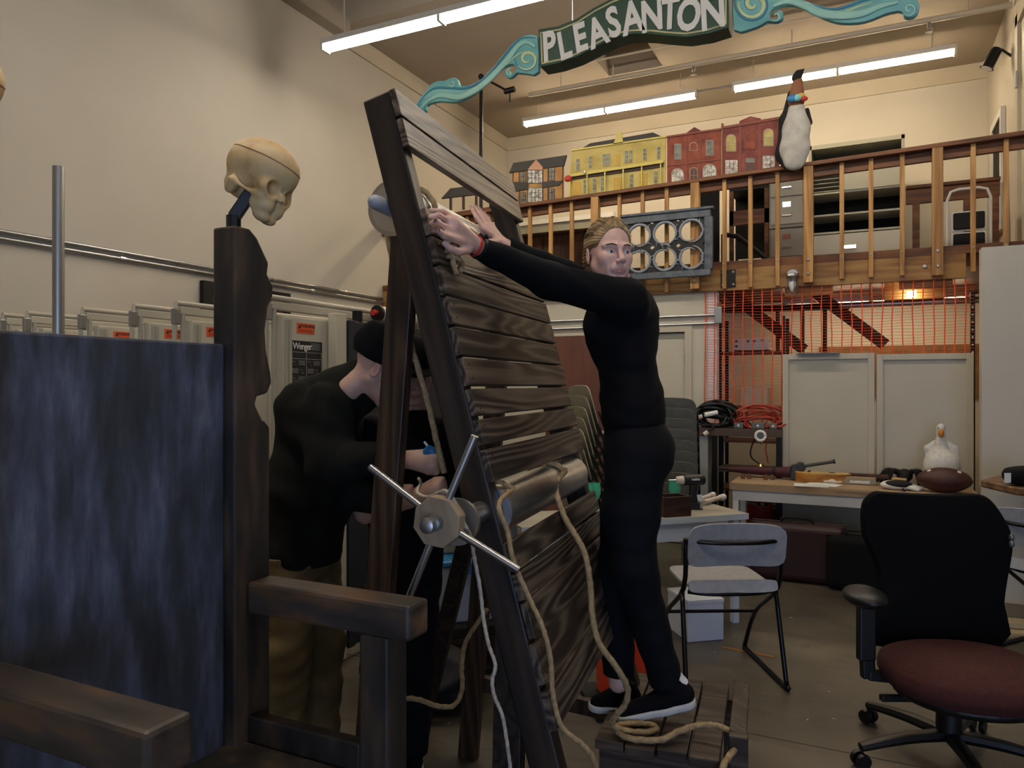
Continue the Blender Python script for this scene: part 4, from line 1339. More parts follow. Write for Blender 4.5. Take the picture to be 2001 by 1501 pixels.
la, lb = bounds([t_(x) for x in (c_sl, c_sr, c_el, c_er, c_al, c_ar, P(870, 955, 2.52), c_hip)], .14)
hl, hh = np.array(HC) - .17, np.array(HC) + .14
body_mesh('body', [(body_c, la, lb, .007), (face_c, hl, hh, .003)], pc, SKIN_B, MHC)
eyes(MHC, pc, (1, .1, -.3))
brows(MHC, pc, 'brow_hair')
def cap_c(p):
    d = ellip(p, (-.02, 0, .05), (.11, .09, .095))
    d = np.maximum(d, -(p[:, 2] - .018 + p[:, 0] * .1))
    br = np.maximum(ellip(p, (.1, 0, .03), (.075, .07, .03)), np.abs(p[:, 2] - .028 + (p[:, 0] - .08) * .25) - .004)
    d = smin(d, br, .008)
    hr = np.maximum(ellip(p, (-.05, 0, .0), (.072, .084, .07)), p[:, 0] + .01)
    return smin(d, hr, .01)
solid('cap', cap_c, (-.16, -.12, -.1), (.2, .12, .17), .004, 'knit_black', pc, MHC)
def shirt_c(p):
    d = cone(p, t_(P(790, 1150, 3.06)), t_(c_ch), .12, .135, t_(latc), 1.25)
    d = smin(d, cone(p, t_(c_sl), t_(c_sr), .07, .07), .06)
    d = smin(d, cone(p, t_(c_ch), t_(P(806, 812, 2.99)), .12, .085), .04)
    d = smin(d, cone(p, t_(c_sl), t_(c_sl.lerp(c_el, .7)), .075, .07), .04)
    d = smin(d, cone(p, t_(c_sr), t_(c_sr.lerp(c_er, .7)), .075, .07), .04)
    d = d + folds(p, .004, 28, 3.0)
    d = np.maximum(d, p[:, 2] - P(806, 805, 2.97).z - .6 * np.linalg.norm(p[:, :2] - np.array(c_nk)[:2], axis=1) + .03 )
    return np.maximum(d, -(p[:, 2] - P(806, 1165, 3.06).z))
la, lb = bounds([t_(x) for x in (c_sl, c_sr, c_el, c_er, P(806, 1150, 3.06), c_ch)], .17)
solid('shirt', shirt_c, la, lb, .007, 'jersey_black', pc)
def trous_c(p):
    d = cone(p, t_(c_hip), t_(P(790, 1145, 3.06)), .118, .118, t_(latc), 1.2)
    d = smin(d, pathcones(p, [t_(c_hl), t_((c_hl + c_al) / 2), t_(c_al)], [.11, .09, .08], .03), .03)
    d = smin(d, pathcones(p, [t_(c_hr), t_((c_hr + c_ar) / 2), t_(c_ar)], [.11, .09, .08], .03), .03)
    d = np.maximum(d, p[:, 2] - P(806, 1140, 3.06).z)
    return np.maximum(d + folds(p, .004, 30, 5.0), -(p[:, 2] - .05))
la, lb = bounds([t_(x) for x in (c_hip, c_al, c_ar, c_hl)], .17)
solid('trousers', trous_c, la, lb, .008, 'trouser_black', pc)
for a_ in (c_al, c_ar):
    shoe(V((a_.x, a_.y, .012)) - C(0, -.05, 0), V((a_.x, a_.y, .012)) + C(.05, -.2, 0), None, 'shoe', pc)
# ------------------------------------------------------------------ things on and above the mezzanine
def poly_q(name, mat, uv, q, th, parent=None, bevel=0, **k):
    """flat board in the plane y = q, outline given where it shows; th thick, away from the viewer"""
    return MB().prism([Pq(u, v, q) for u, v in uv], (0, th, 0)).build(name, mat, parent, bevel=bevel, **k)
# hanging sign
flat('sign_green', '#12402c', 0.45)
flat('sign_white', '#e6e3da', 0.55)
flat('sign_cream', '#d9d3a0', 0.55)
mottled('swirl_blue', [(0.3, '#5aa2a6'), (0.6, '#77bbb8'), (0.8, '#9dd6ca')], 2.2, 3, 0.5, stretch=(1, 1, 3))
mottled('swirl_light', [(0.3, '#93cfc0'), (0.7, '#b6e2cf')], 3, 3, 0.5)
flat('swirl_cream', '#cfe0a8', 0.5)
flat('swirl_deep', '#4288a0', 0.5)
QG = 4.5
sg = thing('hanging_town_sign', 'green wavy banner sign lettered PLEASANTON with blue scroll ends hung from the ceiling', 'sign', (-1.1, QG, 3.6))
bot = [(1055, 131), (1090, 124), (1125, 112), (1160, 94), (1195, 76), (1222, 68), (1247, 66), (1275, 67), (1300, 70), (1343, 73), (1385, 66), (1423, 54)]
top_ = [(1423, -32), (1385, -20), (1343, -12), (1300, -13), (1275, -15), (1247, -15), (1222, -12), (1195, -3), (1160, 15), (1125, 37), (1090, 51), (1052, 57)]
poly_q('banner', 'sign_green', bot + top_, QG, .14, sg, .004)
ib = [(u * .975 + 1238 * .025, v - 7) for u, v in bot]
it = [(u * .975 + 1238 * .025, v + 7) for u, v in top_]
m = MB()
lp = [Pq(u, v, QG - .002) for u, v in ib + it]
m.tube(lp + [lp[0]], .0055, 5)
m.build('border_line', 'sign_cream', sg)
for ch, u, v, hgt, ang in (('P', 1073, 93, 56, 3), ('L', 1103, 91, 54, 10), ('E', 1134, 76, 54, 9), ('A', 1168, 65, 56, 14), ('S', 1199, 46, 58, 12), ('A', 1236, 37, 62, 6), ('N', 1274, 33, 60, 2), ('T', 1309, 29, 60, -2), ('O', 1346, 32, 60, -4), ('N', 1393, 26, 66, 3)):
    c0 = Pq(u, v, QG - .004)
    d = (c0.x * -SN + c0.y * CS)
    sz = hgt / F * d * 1.42
    ca, sa = math.cos(math.radians(ang)), math.sin(math.radians(ang))
    M_ = frame(c0, (ca, 0, sa), (-sa, 0, ca))
    lettering('letter', ch, sz, M_ @ Matrix.Diagonal((.68, 1, 1, 1)), 'sign_white', sg, .003, .009)
def swirl(outl, ribs, par):
    poly_q('scroll_board', 'swirl_blue', outl, QG + .03, .035, par, .003)
    for pts, mt, r in ribs:
        c = [Pq(u, v, QG + .028) for u, v in pts]
        c = spline(c, 5)
        n_ = len(c)
        MB().tube(c, [r * (.35 + .65 * math.sin(PI * (i + .5) / n_)) for i in range(n_)], 8, flat=.35, up=(0, 1, 0)).build('painted_band', mt, par, smooth=2)
def spi(cx, cy, r0, r1, a0, turns, n=22, sx=1.0):
    return [(cx + sx * (r0 + (r1 - r0) * i / n) * math.cos(math.radians(a0) + 2 * PI * turns * i / n), cy + (r0 + (r1 - r0) * i / n) * math.sin(math.radians(a0) + 2 * PI * turns * i / n)) for i in range(n + 1)]
def smooth2(pts, n=4):
    q = spline([V((a, b, 0)) for a, b in pts + [pts[0]]], n)
    return [(v.x, v.y) for v in q[:-1]]
left = [(1050, 70), (1035, 67), (1018, 72), (1003, 83), (990, 98), (978, 115), (966, 130), (950, 146), (935, 158), (920, 166), (905, 168), (897, 166), (894, 156), (886, 151), (876, 154), (868, 158), (855, 158), (842, 165), (832, 178), (822, 190), (814, 203), (812, 213), (818, 221), (826, 221), (832, 214), (833, 206), (842, 201), (858, 198), (875, 199), (892, 199), (908, 193), (922, 185), (938, 172), (955, 155), (972, 138), (988, 128), (1002, 125), (1008, 130), (1008, 138), (1002, 143), (996, 143), (994, 137), (990, 134), (986, 140), (986, 147), (992, 152), (1001, 150), (1010, 142), (1030, 144), (1052, 140)]
swirl(smooth2(left, 2), [
    ([(1046, 92), (1030, 82), (1012, 90), (995, 112), (975, 135), (950, 160), (925, 178), (895, 190), (862, 186), (838, 196), (822, 212)], 'swirl_light', .026),
    ([(1030, 100), (1010, 108), (985, 130), (960, 152), (930, 175), (900, 184)], 'swirl_cream', .007),
    ([(1046, 74), (1020, 74), (1003, 88), (985, 108), (965, 133), (940, 158), (910, 172), (878, 172), (850, 172), (830, 186), (817, 206)], 'swirl_deep', .009),
    (spi(1030, 116, 3, 22, 20, 1.35), 'swirl_cream', .012), (spi(1030, 116, 6, 25, 60, 1.4), 'swirl_deep', .007),
    (spi(824, 211, 2, 8, 0, 1.2), 'swirl_deep', .006), (spi(883, 163, 2, 8, 180, 1.1), 'swirl_light', .007), (spi(997, 142, 2, 9, 0, .8), 'swirl_light', .008)], sg)
right = [(1434, -12), (1465, -18), (1500, -10), (1515, -2), (1545, -6), (1565, -2), (1585, 6), (1610, 14), (1640, 14), (1662, 5), (1690, -4), (1730, -10), (1760, -12), (1785, -6), (1796, 6), (1796, 20), (1788, 31), (1776, 35), (1766, 31), (1764, 24), (1755, 21), (1735, 25), (1712, 34), (1690, 42), (1662, 45), (1635, 43), (1610, 35), (1585, 22), (1560, 12), (1535, 9), (1512, 16), (1503, 28), (1506, 36), (1516, 38), (1520, 30), (1518, 22), (1526, 20), (1531, 29), (1527, 38), (1515, 43), (1500, 41), (1488, 48), (1465, 57), (1434, 58)]
swirl(smooth2(right, 2), [
    ([(1510, 12), (1540, 2), (1575, 12), (1605, 26), (1645, 30), (1685, 26), (1720, 12), (1755, 4)], 'swirl_light', .026),
    ([(1520, 8), (1550, 4), (1580, 14), (1610, 25), (1645, 24), (1675, 14), (1705, 4)], 'swirl_cream', .007),
    ([(1560, -1), (1590, 10), (1625, 18), (1655, 12), (1690, 0), (1740, -8)], 'swirl_deep', .008),
    (spi(1472, 8, 3, 30, 10, 1.5), 'swirl_cream', .016), (spi(1472, 8, 8, 38, 70, 1.4), 'swirl_deep', .01),
    (spi(1777, 18, 2, 13, 0, 1.3), 'swirl_light', .009), (spi(1777, 18, 4, 16, 60, 1.2), 'swirl_deep', .005), (spi(1516, 31, 2, 11, 200, .8), 'swirl_light', .007)], sg)
for u in (1118, 1400):
    a = Pq(u, 20, QG + .07); a.z = Pq(u, 40 if u < 1200 else -30, QG).z
    b = V((a.x, a.y, ZH))
    MB().tube([a, b], .004, 5).build('hanging_chain', 'galv', sg)

# painted house cutouts standing on the rail
QH = QM - .03
def c8(x, y):
    return (970 + x / 3.335, 220 + y / 3.333)
def cut(name, mat, pts, th, par, dq=0.0, sit=False, bevel=0):
    w_ = []
    for x, y in pts:
        q_ = Pq(*c8(x, y), QH - dq)
        w_.append(q_)
    if sit:
        n_ = sorted(range(len(w_)), key=lambda i: w_[i].z)[:2]
        for i in n_:
            w_[i].z = raily(w_[i].x) + .001
    return MB().prism(w_, (0, th, 0)).build(name, mat, par, bevel=bevel)
def arch(x0, y0, x1, y1):
    """arched opening outline in crop px (y down)"""
    r = (x1 - x0) / 2; cx = (x0 + x1) / 2; yy = y0 + r
    return [(x0, y1)] + [(cx - r * math.cos(PI * i / 8), yy - r * math.sin(PI * i / 8)) for i in range(9)] + [(x1, y1)]
def rect(x0, y0, x1, y1):
    return [(x0, y0), (x1, y0), (x1, y1), (x0, y1)]
def win(par, shp, frame_mat, pane_mat, bars=(0, 0), name='window', grow=5):
    xs = [p[0] for p in shp]; ys = [p[1] for p in shp]
    cx, cy = sum((min(xs), max(xs))) / 2, sum((min(ys), max(ys))) / 2
    kx = (max(xs) - min(xs) + 2 * grow) / (max(xs) - min(xs)); ky = (max(ys) - min(ys) + 2 * grow) / (max(ys) - min(ys))
    f_ = cut(name, frame_mat, [(cx + (x - cx) * kx, cy + (y - cy) * ky) for x, y in shp], .006, par, .0055)
    cut('pane', pane_mat, shp, .004, f_, .009)
    nx, ny = bars
    x0, x1, y0, y1 = min(xs), max(xs), min(ys), max(ys)
    for i in range(1, nx):
        xx = x0 + (x1 - x0) * i / nx
        cut('glazing_bar', frame_mat, rect(xx - 1.2, y0 + 4, xx + 1.2, y1), .003, f_, .0115)
    for i in range(1, ny):
        yy = y0 + (y1 - y0) * i / ny
        cut('glazing_bar', frame_mat, rect(x0, yy - 1.2, x1, yy + 1.2), .003, f_, .0115)
mottled('tudor_wall', [(0.3, '#8f6234'), (0.7, '#b0854a')], 8, 4, 0.7)
flat('cut_roof', '#33302c', 0.7)
flat('tudor_timber', '#3a2418', 0.7)
flat('tudor_pink', '#b98a6c', 0.7)
mottled('pane_white', [(0.35, '#6e6a60'), (0.6, '#c9c6b8')], 30, 3, 0.4)
mottled('pane_dark', [(0.3, '#3b3c36'), (0.7, '#7c7d70')], 25, 3, 0.4)
h1 = thing('house_cutout', 'small painted timbered house cutout with dark roofs at the left of the rail row', 'cutout', Pq(1050, 400, QH), group=None)
cut('wall', 'tudor_wall', [(105, 392), (435, 338), (435, 572), (105, 604)], .02, h1, sit=True)
cut('roof', 'cut_roof', [(83, 392), (110, 328), (456, 277), (437, 346)], .028, h1, .012)
cut('gable', 'tudor_pink', [(203, 372), (258, 306), (302, 356), (300, 375)], .02, h1, .02)
cut('lower_roof', 'cut_roof', [(38, 517), (62, 452), (206, 452), (206, 498), (55, 525)], .025, h1, .012)
cut('lower_roof', 'cut_roof', [(297, 452), (432, 443), (408, 474), (297, 490)], .025, h1, .012)
for a in ((206, 362, 298, 458), (206, 492, 298, 582)):
    win(h1, rect(*a), 'tudor_timber', 'pane_white', (4, 3), grow=3)
for a in ((160, 388, 190, 470), (343, 360, 376, 442), (160, 522, 190, 592), (343, 497, 376, 568)):
    win(h1, rect(*a), 'tudor_timber', 'pane_dark', (2, 3), grow=3)
for x, y0, y1 in ((108, 392, 602), (148, 386, 598), (203, 375, 592), (302, 352, 582), (336, 350, 578), (432, 340, 572)):
    cut('timber', 'tudor_timber', rect(x - 2.5, y0, x + 2.5, y1), .006, h1, .005)
# its porch wing further left, seen through the rack
for u in (880, 905, 930, 958):
    poly_q('porch_post', 'tudor_timber', [(u - 2, 382), (u + 2, 382), (u + 2, 410 + (u - 880) * -.02), (u - 2, 410 + (u - 880) * -.02)], QH, .02, h1)
poly_q('porch_roof', 'cut_roof', [(862, 388), (880, 368), (985, 356), (985, 374)], QH - .01, .03, h1)
poly_q('porch_sill', 'brown_board', [(866, 418), (985, 400), (985, 408), (866, 426)], QH, .02, h1)
mottled('yellow_wall', [(0.3, '#a28d43'), (0.55, '#b9a65c'), (0.75, '#c4b372')], 6, 4, 0.7)
flat('yellow_trim', '#c9b860', 0.6)
flat('yellow_door', '#b89230', 0.6)
h2 = thing('house_cutout', 'wide yellow painted hotel cutout with a long balcony on the rail', 'cutout', Pq(1210, 380, QH))
cut('wall', 'yellow_wall', [(492, 246), (1103, 156), (1103, 482), (470, 552)], .022, h2, sit=True)
cut('roof', 'cut_roof', [(545, 240), (610, 200), (1020, 129), (1078, 156)], .026, h2, .004)
cut('cupola', 'yellow_trim', [(762, 208), (788, 130), (815, 125), (826, 196)], .03, h2, .012)
cut('cornice', 'yellow_trim', [(490, 240), (1106, 150), (1106, 160), (490, 250)], .03, h2, .012)
cut('balcony', 'yellow_trim', [(468, 402), (1088, 308), (1088, 326), (470, 420)], .05, h2, .035)
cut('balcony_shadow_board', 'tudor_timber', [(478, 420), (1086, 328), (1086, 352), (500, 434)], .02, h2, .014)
for x, y0, y1 in ((478, 410, 548), (590, 402, 538), (706, 385, 525), (826, 366, 510), (946, 348, 496), (1070, 330, 484)):
    cut('porch_post', 'yellow_trim', rect(x - 4, y0, x + 4, y1), .01, h2, .03)
for x, y in ((530, 340), (611, 322), (702, 308), (727, 305), (846, 287), (874, 284), (966, 272), (1056, 260)):
    win(h2, rect(x - 10, y - 38, x + 10, y + 40), 'yellow_trim', 'pane_dark', (1, 3), grow=3)
win(h2, rect(776, 270, 802, 345), 'yellow_trim', 'yellow_door', (1, 2), grow=3)
for x, y in ((578, 480), (638, 472), (690, 464), (880, 444), (1037, 424)):
    win(h2, rect(x - 10, y - 42, x + 10, y + 42), 'yellow_trim', 'pane_dark', (1, 3), grow=3)
for x, y in ((525, 490), (787, 462), (955, 436)):
    win(h2, rect(x - 24, y - 40, x + 24, y + 46), 'yellow_trim', 'yellow_door', (2, 2), 'door', 3)
q_ = Pq(*c8(468, 430), QH - .03)
MB().ell(q_, (.045, .02, .035), 12, 8).build('red_ornament', 'red', h2, smooth=2)
MB().ell(Pq(*c8(577, 388), QH - .05), .017, 12, 8).build('porch_lamp', 'sign_white', h2, smooth=2)
mottled('brick_a', [(0.3, '#5c2a1c'), (0.5, '#7d3a26'), (0.7, '#8f4a30')], 9, 5, 0.75)
mottled('brick_b', [(0.3, '#57241f'), (0.5, '#72342b'), (0.7, '#85493b')], 9, 5, 0.75)
flat('stone_trim', '#a08a78', 0.7)
flat('brick_trim', '#7a4234', 0.7)
flat('brown_pane', '#4a2a1d', 0.6)
mottled('yellow_pane', [(0.3, '#8a7a3a'), (0.7, '#b9a75a')], 10, 3, 0.5)
h3 = thing('house_cutout', 'narrow red-brown brick shop cutout with pale arched windows', 'cutout', Pq(1356, 360, QH))
cut('wall', 'brick_a', [(1112, 157), (1462, 106), (1462, 432), (1112, 476)], .022, h3, sit=True)
cut('pediment', 'brick_b', [(1236, 134), (1290, 94), (1338, 120)], .026, h3, .003)
cut('cornice', 'brick_trim', [(1110, 152), (1464, 100), (1464, 112), (1110, 164)], .03, h3, .01)
cut('string_course', 'brick_trim', [(1112, 342), (1462, 300), (1462, 308), (1112, 350)], .026, h3, .006)
for x in (1240, 1328):
    cut('pilaster', 'brick_trim', rect(x - 4, 140, x + 4, 448), .026, h3, .005)
win(h3, rect(1165, 208, 1201, 302), 'stone_trim', 'pane_dark', (1, 1)); win(h3, rect(1370, 184, 1411, 276), 'stone_trim', 'pane_dark', (1, 1))
win(h3, arch(1262, 196, 1306, 244), 'stone_trim', 'brick_a')
win(h3, arch(1144, 366, 1218, 466), 'stone_trim', 'pane_white', (3, 2)); win(h3, arch(1348, 338, 1430, 440), 'stone_trim', 'pane_white', (3, 2))
win(h3, arch(1264, 360, 1308, 455), 'stone_trim', 'brown_pane', (2, 2), 'door')
h4 = thing('house_cutout', 'taller red brick facade cutout with yellow arched windows beside the penguin', 'cutout', Pq(1465, 345, QH))
cut('wall', 'brick_b', [(1466, 96), (1582, 72), (1586, 54), (1655, 24), (1722, 38), (1724, 56), (1842, 34), (1842, 386), (1466, 432)], .022, h4, sit=True)
cut('cornice', 'brick_trim', [(1464, 92), (1842, 26), (1842, 44), (1464, 108)], .03, h4, .01)
for x in (1472, 1590, 1718, 1836):
    cut('pilaster', 'brick_trim', rect(x - 6, 70, x + 6, 405), .026, h4, .006)
win(h4, arch(1502, 145, 1558, 250), 'stone_trim', 'yellow_pane', (1, 2)); win(h4, arch(1745, 108, 1803, 215), 'stone_trim', 'yellow_pane', (1, 2))
win(h4, arch(1624, 130, 1684, 234), 'brick_trim', 'brick_a')
win(h4, rect(1492, 310, 1572, 420), 'brick_trim', 'pane_white', (3, 2)); win(h4, rect(1736, 282, 1814, 390), 'brick_trim', 'pane_white', (3, 2))
win(h4, rect(1624, 298, 1684, 326), 'brick_trim', 'pane_dark'); win(h4, rect(1624, 338, 1684, 408), 'brick_trim', 'brown_pane', (1, 2), 'door')

# penguin standing at the rail
mottled('felt_white', [(0.3, '#98948c'), (0.7, '#b3afa7')], 12, 4, 0.9)
flat('felt_black', '#0f0f11', 0.9)
flat('felt_tan', '#7d5238', 0.9)
QP = QM - .17
pg = thing('penguin_figure', 'tall stuffed penguin figure with white belly and bright bow standing at the rail', 'penguin', Pq(1552, 330, QP))
s_ = lambda u, v, dq=0: tuple(Pq(u, v, QP + dq))
fl_ = (0, 1, 0)
def pg_belly(p):
    return pathcones(p, [s_(1556, 215), s_(1556, 250), s_(1553, 290), s_(1553, 312)], [.075, .115, .125, .1], .04, fl_, .55)
def pg_back(p):
    d = pathcones(p, [s_(1552, 185, .04), s_(1548, 240, .05), s_(1543, 300, .05), s_(1545, 322, .05)], [.06, .11, .12, .06], .04, fl_, .5)
    d = smin(d, pathcones(p, [s_(1541, 212, .02), s_(1531, 232, .02), s_(1530, 240, .0)], [.03, .035, .02], .02), .02)
    d = smin(d, pathcones(p, [s_(1577, 215, .03), s_(1583, 240, .02)], [.02, .022], .02), .02)
    return smin(d, pathcones(p, [s_(1549, 320, .04), s_(1550, 331, .02)], [.03, .022], .02), .02)
a, b = bounds([s_(1515, 130), s_(1595, 335)], .12)
solid('belly', pg_belly, a, b, .009, 'felt_white', pg)
solid('back_and_flippers', pg_back, a, b, .009, 'felt_black', pg)
solid('neck', lambda p: pathcones(p, [s_(1559, 160), s_(1557, 180), s_(1556, 198)], [.045, .055, .072], .03, fl_, .7), a, b, .008, 'felt_tan', pg)
solid('head', lambda p: smin(pathcones(p, [s_(1557, 152), s_(1560, 146)], [.045, .04], .02, fl_, .8), cone(p, s_(1562, 143), s_(1571, 135), .028, .006), .02), a, b, .006, 'felt_black', pg)
for u, v, mt, r in ((1549, 192, 'tool_blue', .05), (1558, 191, 'swirl_blue', .045), (1566, 187, 'yellow_wall', .035), (1572, 193, 'red', .03)):
    MB().ell(Pq(u, v, QP - .07), (r, .025, r * .7), 12, 8).build('bow_loop', mt, pg, smooth=2)
MB().cyl(Pq(1551, 322, QP + .04), V((Pq(1551, 322, QP + .04).x, QM - .06, raily(Pq(1551, 322, QP).x) + .0)), .018, 8).build('support_stick', 'dark_wood', pg)

# black scroll panel hung on the railing
mottled('scroll_black', [(0.3, '#17191a'), (0.7, '#24272a')], 10, 4, 0.6)
mottled('scroll_edge', [(0.3, '#3f464e'), (0.7, '#646b72')], 14, 5, 0.6)
flat('scroll_grey', '#8a9096', 0.55)
QX = QM - .12
cA, cB = Pq(1249.5, 462, QX), Pq(1351, 451, QX)
cC = Pq(1351, 502, QX)
dx = (cB.x - cA.x) / 2; zt0 = (cA.z + cB.z) / 2; dz_ = cB.z - cC.z
spn = thing('scroll_panel', 'black openwork panel of grey painted scroll circles hung on the railing', 'panel', (cA.x + dx, QX, zt0 - dz_ * 1.6))
plate = MB()
R_ = min(dx, dz_) * .42
NS = 32
for i in range(3):
    for j in range(2):
        cx_, cz_ = cA.x + dx * i, zt0 - dz_ * j
        hw, hh_ = dx / 2, dz_ / 2
        sq, ci = [], []
        for k in range(NS):
            a = 2 * PI * (k + .5) / NS
            c_, s1 = math.cos(a), math.sin(a)
            t = min(hw / max(abs(c_), 1e-6), hh_ / max(abs(s1), 1e-6))
            sq.append((cx_ + c_ * t, cz_ + s1 * t)); ci.append((cx_ + c_ * R_, cz_ + s1 * R_))
        for k in range(NS):
            k2 = (k + 1) % NS
            q4 = [sq[k], sq[k2], ci[k2], ci[k]]
            plate.prism([(x, QX, z) for x, z in q4], (0, .02, 0))
x0_, x1_, z0_, z1_ = cA.x - dx / 2, cB.x + dx / 2, zt0 - dz_ * 1.5, zt0 + dz_ / 2
plate.build('pierced_plate', 'scroll_black', spn)
e_ = .055
for a, b in (((x0_ - e_, z1_ - .002), (x1_ + e_, z1_ + .075)), ((x0_ - e_, z0_ - .06), (x1_ + e_, z0_ + .002)), ((x1_ - .002, z0_), (x1_ + e_ + .02, z1_)), ((x0_ - e_, z0_), (x0_ + .002, z1_))):
    box('frame_rail', 'scroll_edge', (a[0], QX - .02, a[1]), (b[0], QX + .03, b[1]), spn, .006)
box('frame_lip', 'scroll_edge', (x0_ - e_ - .01, QX - .035, z1_ + .07), (x1_ + e_ + .03, QX + .035, z1_ + .095), spn, .005)
box('hanging_cleat', 'galv', (cA.x + dx * .8, QX + .03, z1_ - .0), (cA.x + dx * 1.2, QM - .041, z1_ + .04), spn)
rr = random.Random(3)
for i in range(3):
    for j in range(2):
        cx_, cz_ = cA.x + dx * i, zt0 - dz_ * j
        fl2 = 1 if j == 0 else -1
        pts = []
        for k in range(26):
            a = PI * 1.55 + k * 2 * PI * 1.05 / 25
            r = R_ * (1.04 - (.0 if k < 20 else (k - 20) * .06))
            pts.append((cx_ + r * math.cos(a), QX - .004, cz_ + fl2 * r * math.sin(a)))
        ring = MB().tube(pts, [.006 + .009 * math.sin(PI * k / 25) for k in range(26)], 6).build('scroll', 'scroll_grey', spn, smooth=2)
        for k in range(9):
            a = rr.uniform(0, 2 * PI)
            b0 = V((cx_ + R_ * math.cos(a), QX - .005, cz_ + R_ * math.sin(a)))
            sgn = -1 if k % 3 == 0 else 1
            tg = V((-math.sin(a), 0, math.cos(a))); rd = V((math.cos(a), 0, math.sin(a))) * sgn
            MB().tube(spline([b0, b0 + tg * .035 + rd * .01, b0 + tg * .055 + rd * .04], 3), [.008, .0085, .008, .007, .005, .003, .0015], 5).build('leaf', 'scroll_grey', ring, smooth=2)

# furniture on the mezzanine deck
ZD = 2.75
def deck(u0, u1, q, z0, z1, depth):
    return (pq(u0, q), q, z0), (pq(u1, q), q + depth, z1)
fc = None
for zb, lab in ((ZD, 'lower grey two-drawer filing cabinet on the mezzanine deck'), (ZD + .71, 'upper two-drawer filing cabinet stacked behind the penguin feet')):
    (xa, ya, _), (xb, yb, _) = deck(1503, 1572, 9.3, 0, 0, .6)
    f_ = thing('filing_cabinet', lab, 'cabinet', ((xa + xb) / 2, ya + .3, zb), group='stacked filing cabinets')
    box('body', 'cabinet_grey', (xa, ya + .02, zb + .001), (xb, yb, zb + .70), f_, .004)
    for k in (0, 1):
        d_ = box('drawer', 'cabinet_face', (xa + .02, ya, zb + .04 + k * .33), (xb - .02, ya + .02, zb + .35 + k * .33), f_, .003)
        box('label_holder', 'chrome', ((xa + xb) / 2 - .045, ya - .006, zb + .24 + k * .33), ((xa + xb) / 2 + .045, ya, zb + .30 + k * .33), d_)
        box('pull_handle', 'chrome', ((xa + xb) / 2 - .055, ya - .025, zb + .13 + k * .33), ((xa + xb) / 2 + .055, ya, zb + .15 + k * .33), d_, .004)
(xa, ya, _), (xb, yb, _) = deck(1580, 1768, 9.9, 0, 0, .5)
zt = 4.56
sc_ = thing('steel_storage_cabinet', 'wide open grey steel cabinet with dark shelves behind the railing', 'cabinet', ((xa + xb) / 2, 10.1, ZD))
box('back', 'void', (xa, yb - .02, ZD), (xb, yb, zt), sc_)
for x in (xa, xb - .035):
    box('side', 'cabinet_grey', (x, ya, ZD), (x + .035, yb - .02, zt), sc_)
box('top', 'cabinet_grey', (xa, ya, zt - .05), (xb, yb, zt), sc_)
for z in (4.30, 3.95, 3.68, 3.46):
    box('shelf', 'cabinet_face', (xa + .035, ya + .03, z), (xb - .035, yb - .02, z + .022), sc_)
box('sliding_door', 'cabinet_face', (xa + .36, ya + .015, 3.975), (xb - .04, ya + .03, 4.23), sc_)
for k in range(5):
    box('divider', 'cabinet_light', (xa + .05, ya + .05, 3.99 + k * .05), (xa + .36, ya + .4, 3.995 + k * .05), sc_)
dw = box('drawer', 'cabinet_light', (xa + .02, ya - .004, ZD + .04), (xb - .02, ya + .03, 3.44), sc_, .003)
box('handle_plate', 'chrome', (xa + .36, ya - .02, 3.25), (xa + .54, ya - .004, 3.30), dw, .005)
for z in (3.0,):
    box('kick_rail', 'cabinet_grey', (xa, ya - .006, ZD), (xb, ya + .02, ZD + .04), sc_)
# brown upright case at the left
(xa, ya, _), (xb, yb, _) = deck(1003, 1183, 8.2, 0, 0, .5)
bc = thing('brown_wood_cabinet', 'low brown wooden cabinet behind the left balusters', 'cabinet', ((xa + xb) / 2, 8.4, ZD))
box('body', 'dark_wood', (xa, ya + .02, ZD), (xb, yb, 3.40), bc)
for k in range(3):
    w_ = (xb - xa) / 3
    box('front_panel', 'dark_wood', (xa + k * w_ + .006, ya, ZD + .05), (xa + (k + 1) * w_ - .006, ya + .02, 3.37), bc, .004)
box('top_board', 'dark_wood', (xa - .02, ya - .02, 3.40), (xb + .02, yb, 3.43), bc)
# pass-through window in the back wall, upper left
w2 = thing('window_2', None, None, (pq(1110, QB), QB - .02, 3.3), kind='structure')
x0_, x1_ = pq(1018, QB), pq(1192, QB)
box('pane', 'cabinet_grey', (x0_, QB - .02, 3.55), (x1_, QB - .004, 4.15), w2)
for a, b in (((x0_ - .08, 3.47), (x1_ + .08, 3.55)), ((x0_ - .08, 4.15), (x1_ + .08, 4.22)), ((x0_ - .08, 3.55), (x0_, 4.15)), ((x1_, 3.55), (x1_ + .08, 4.15))):
    box('window_frame', 'white_metal', (a[0], QB - .06, a[1]), (b[0], QB - .001, b[1]), w2)
# dark doorway-like board and the stair guard
(xa, ya, _), (xb, yb, _) = deck(1368, 1405, 9.2, 0, 0, .04)
box('black_display_board', 'black_matte', (xa, ya, ZD), (xb, yb, 4.02), None, lab='tall black board standing behind the scroll panel corner', cat='board')
(xa, ya, _), (xb, yb, _) = deck(1425, 1502, 9.6, 0, 0, .5)
ds = thing('dark_shelf_unit', 'dark open shelf with a wooden front rail beside the filing cabinets', 'shelf', ((xa + xb) / 2, 9.8, ZD))
box('back', 'void', (xa, yb - .02, 3.25), (xb, yb, 4.08), ds)
box('top', 'black_matte', (xa, ya, 4.03), (xb, yb, 4.08), ds)
box('front_rail', 'rail_wood', (xa, ya, 3.60), (xb, ya + .04, 3.78), ds)
for x in (xa, xb - .05):
    box('post', 'rail_wood', (x, ya, ZD), (x + .05, ya + .05, 4.03), ds)
hr = [Pq(1412, 458, 9.0), Pq(1440, 462, 9.0), Pq(1505, 512, 9.0)]
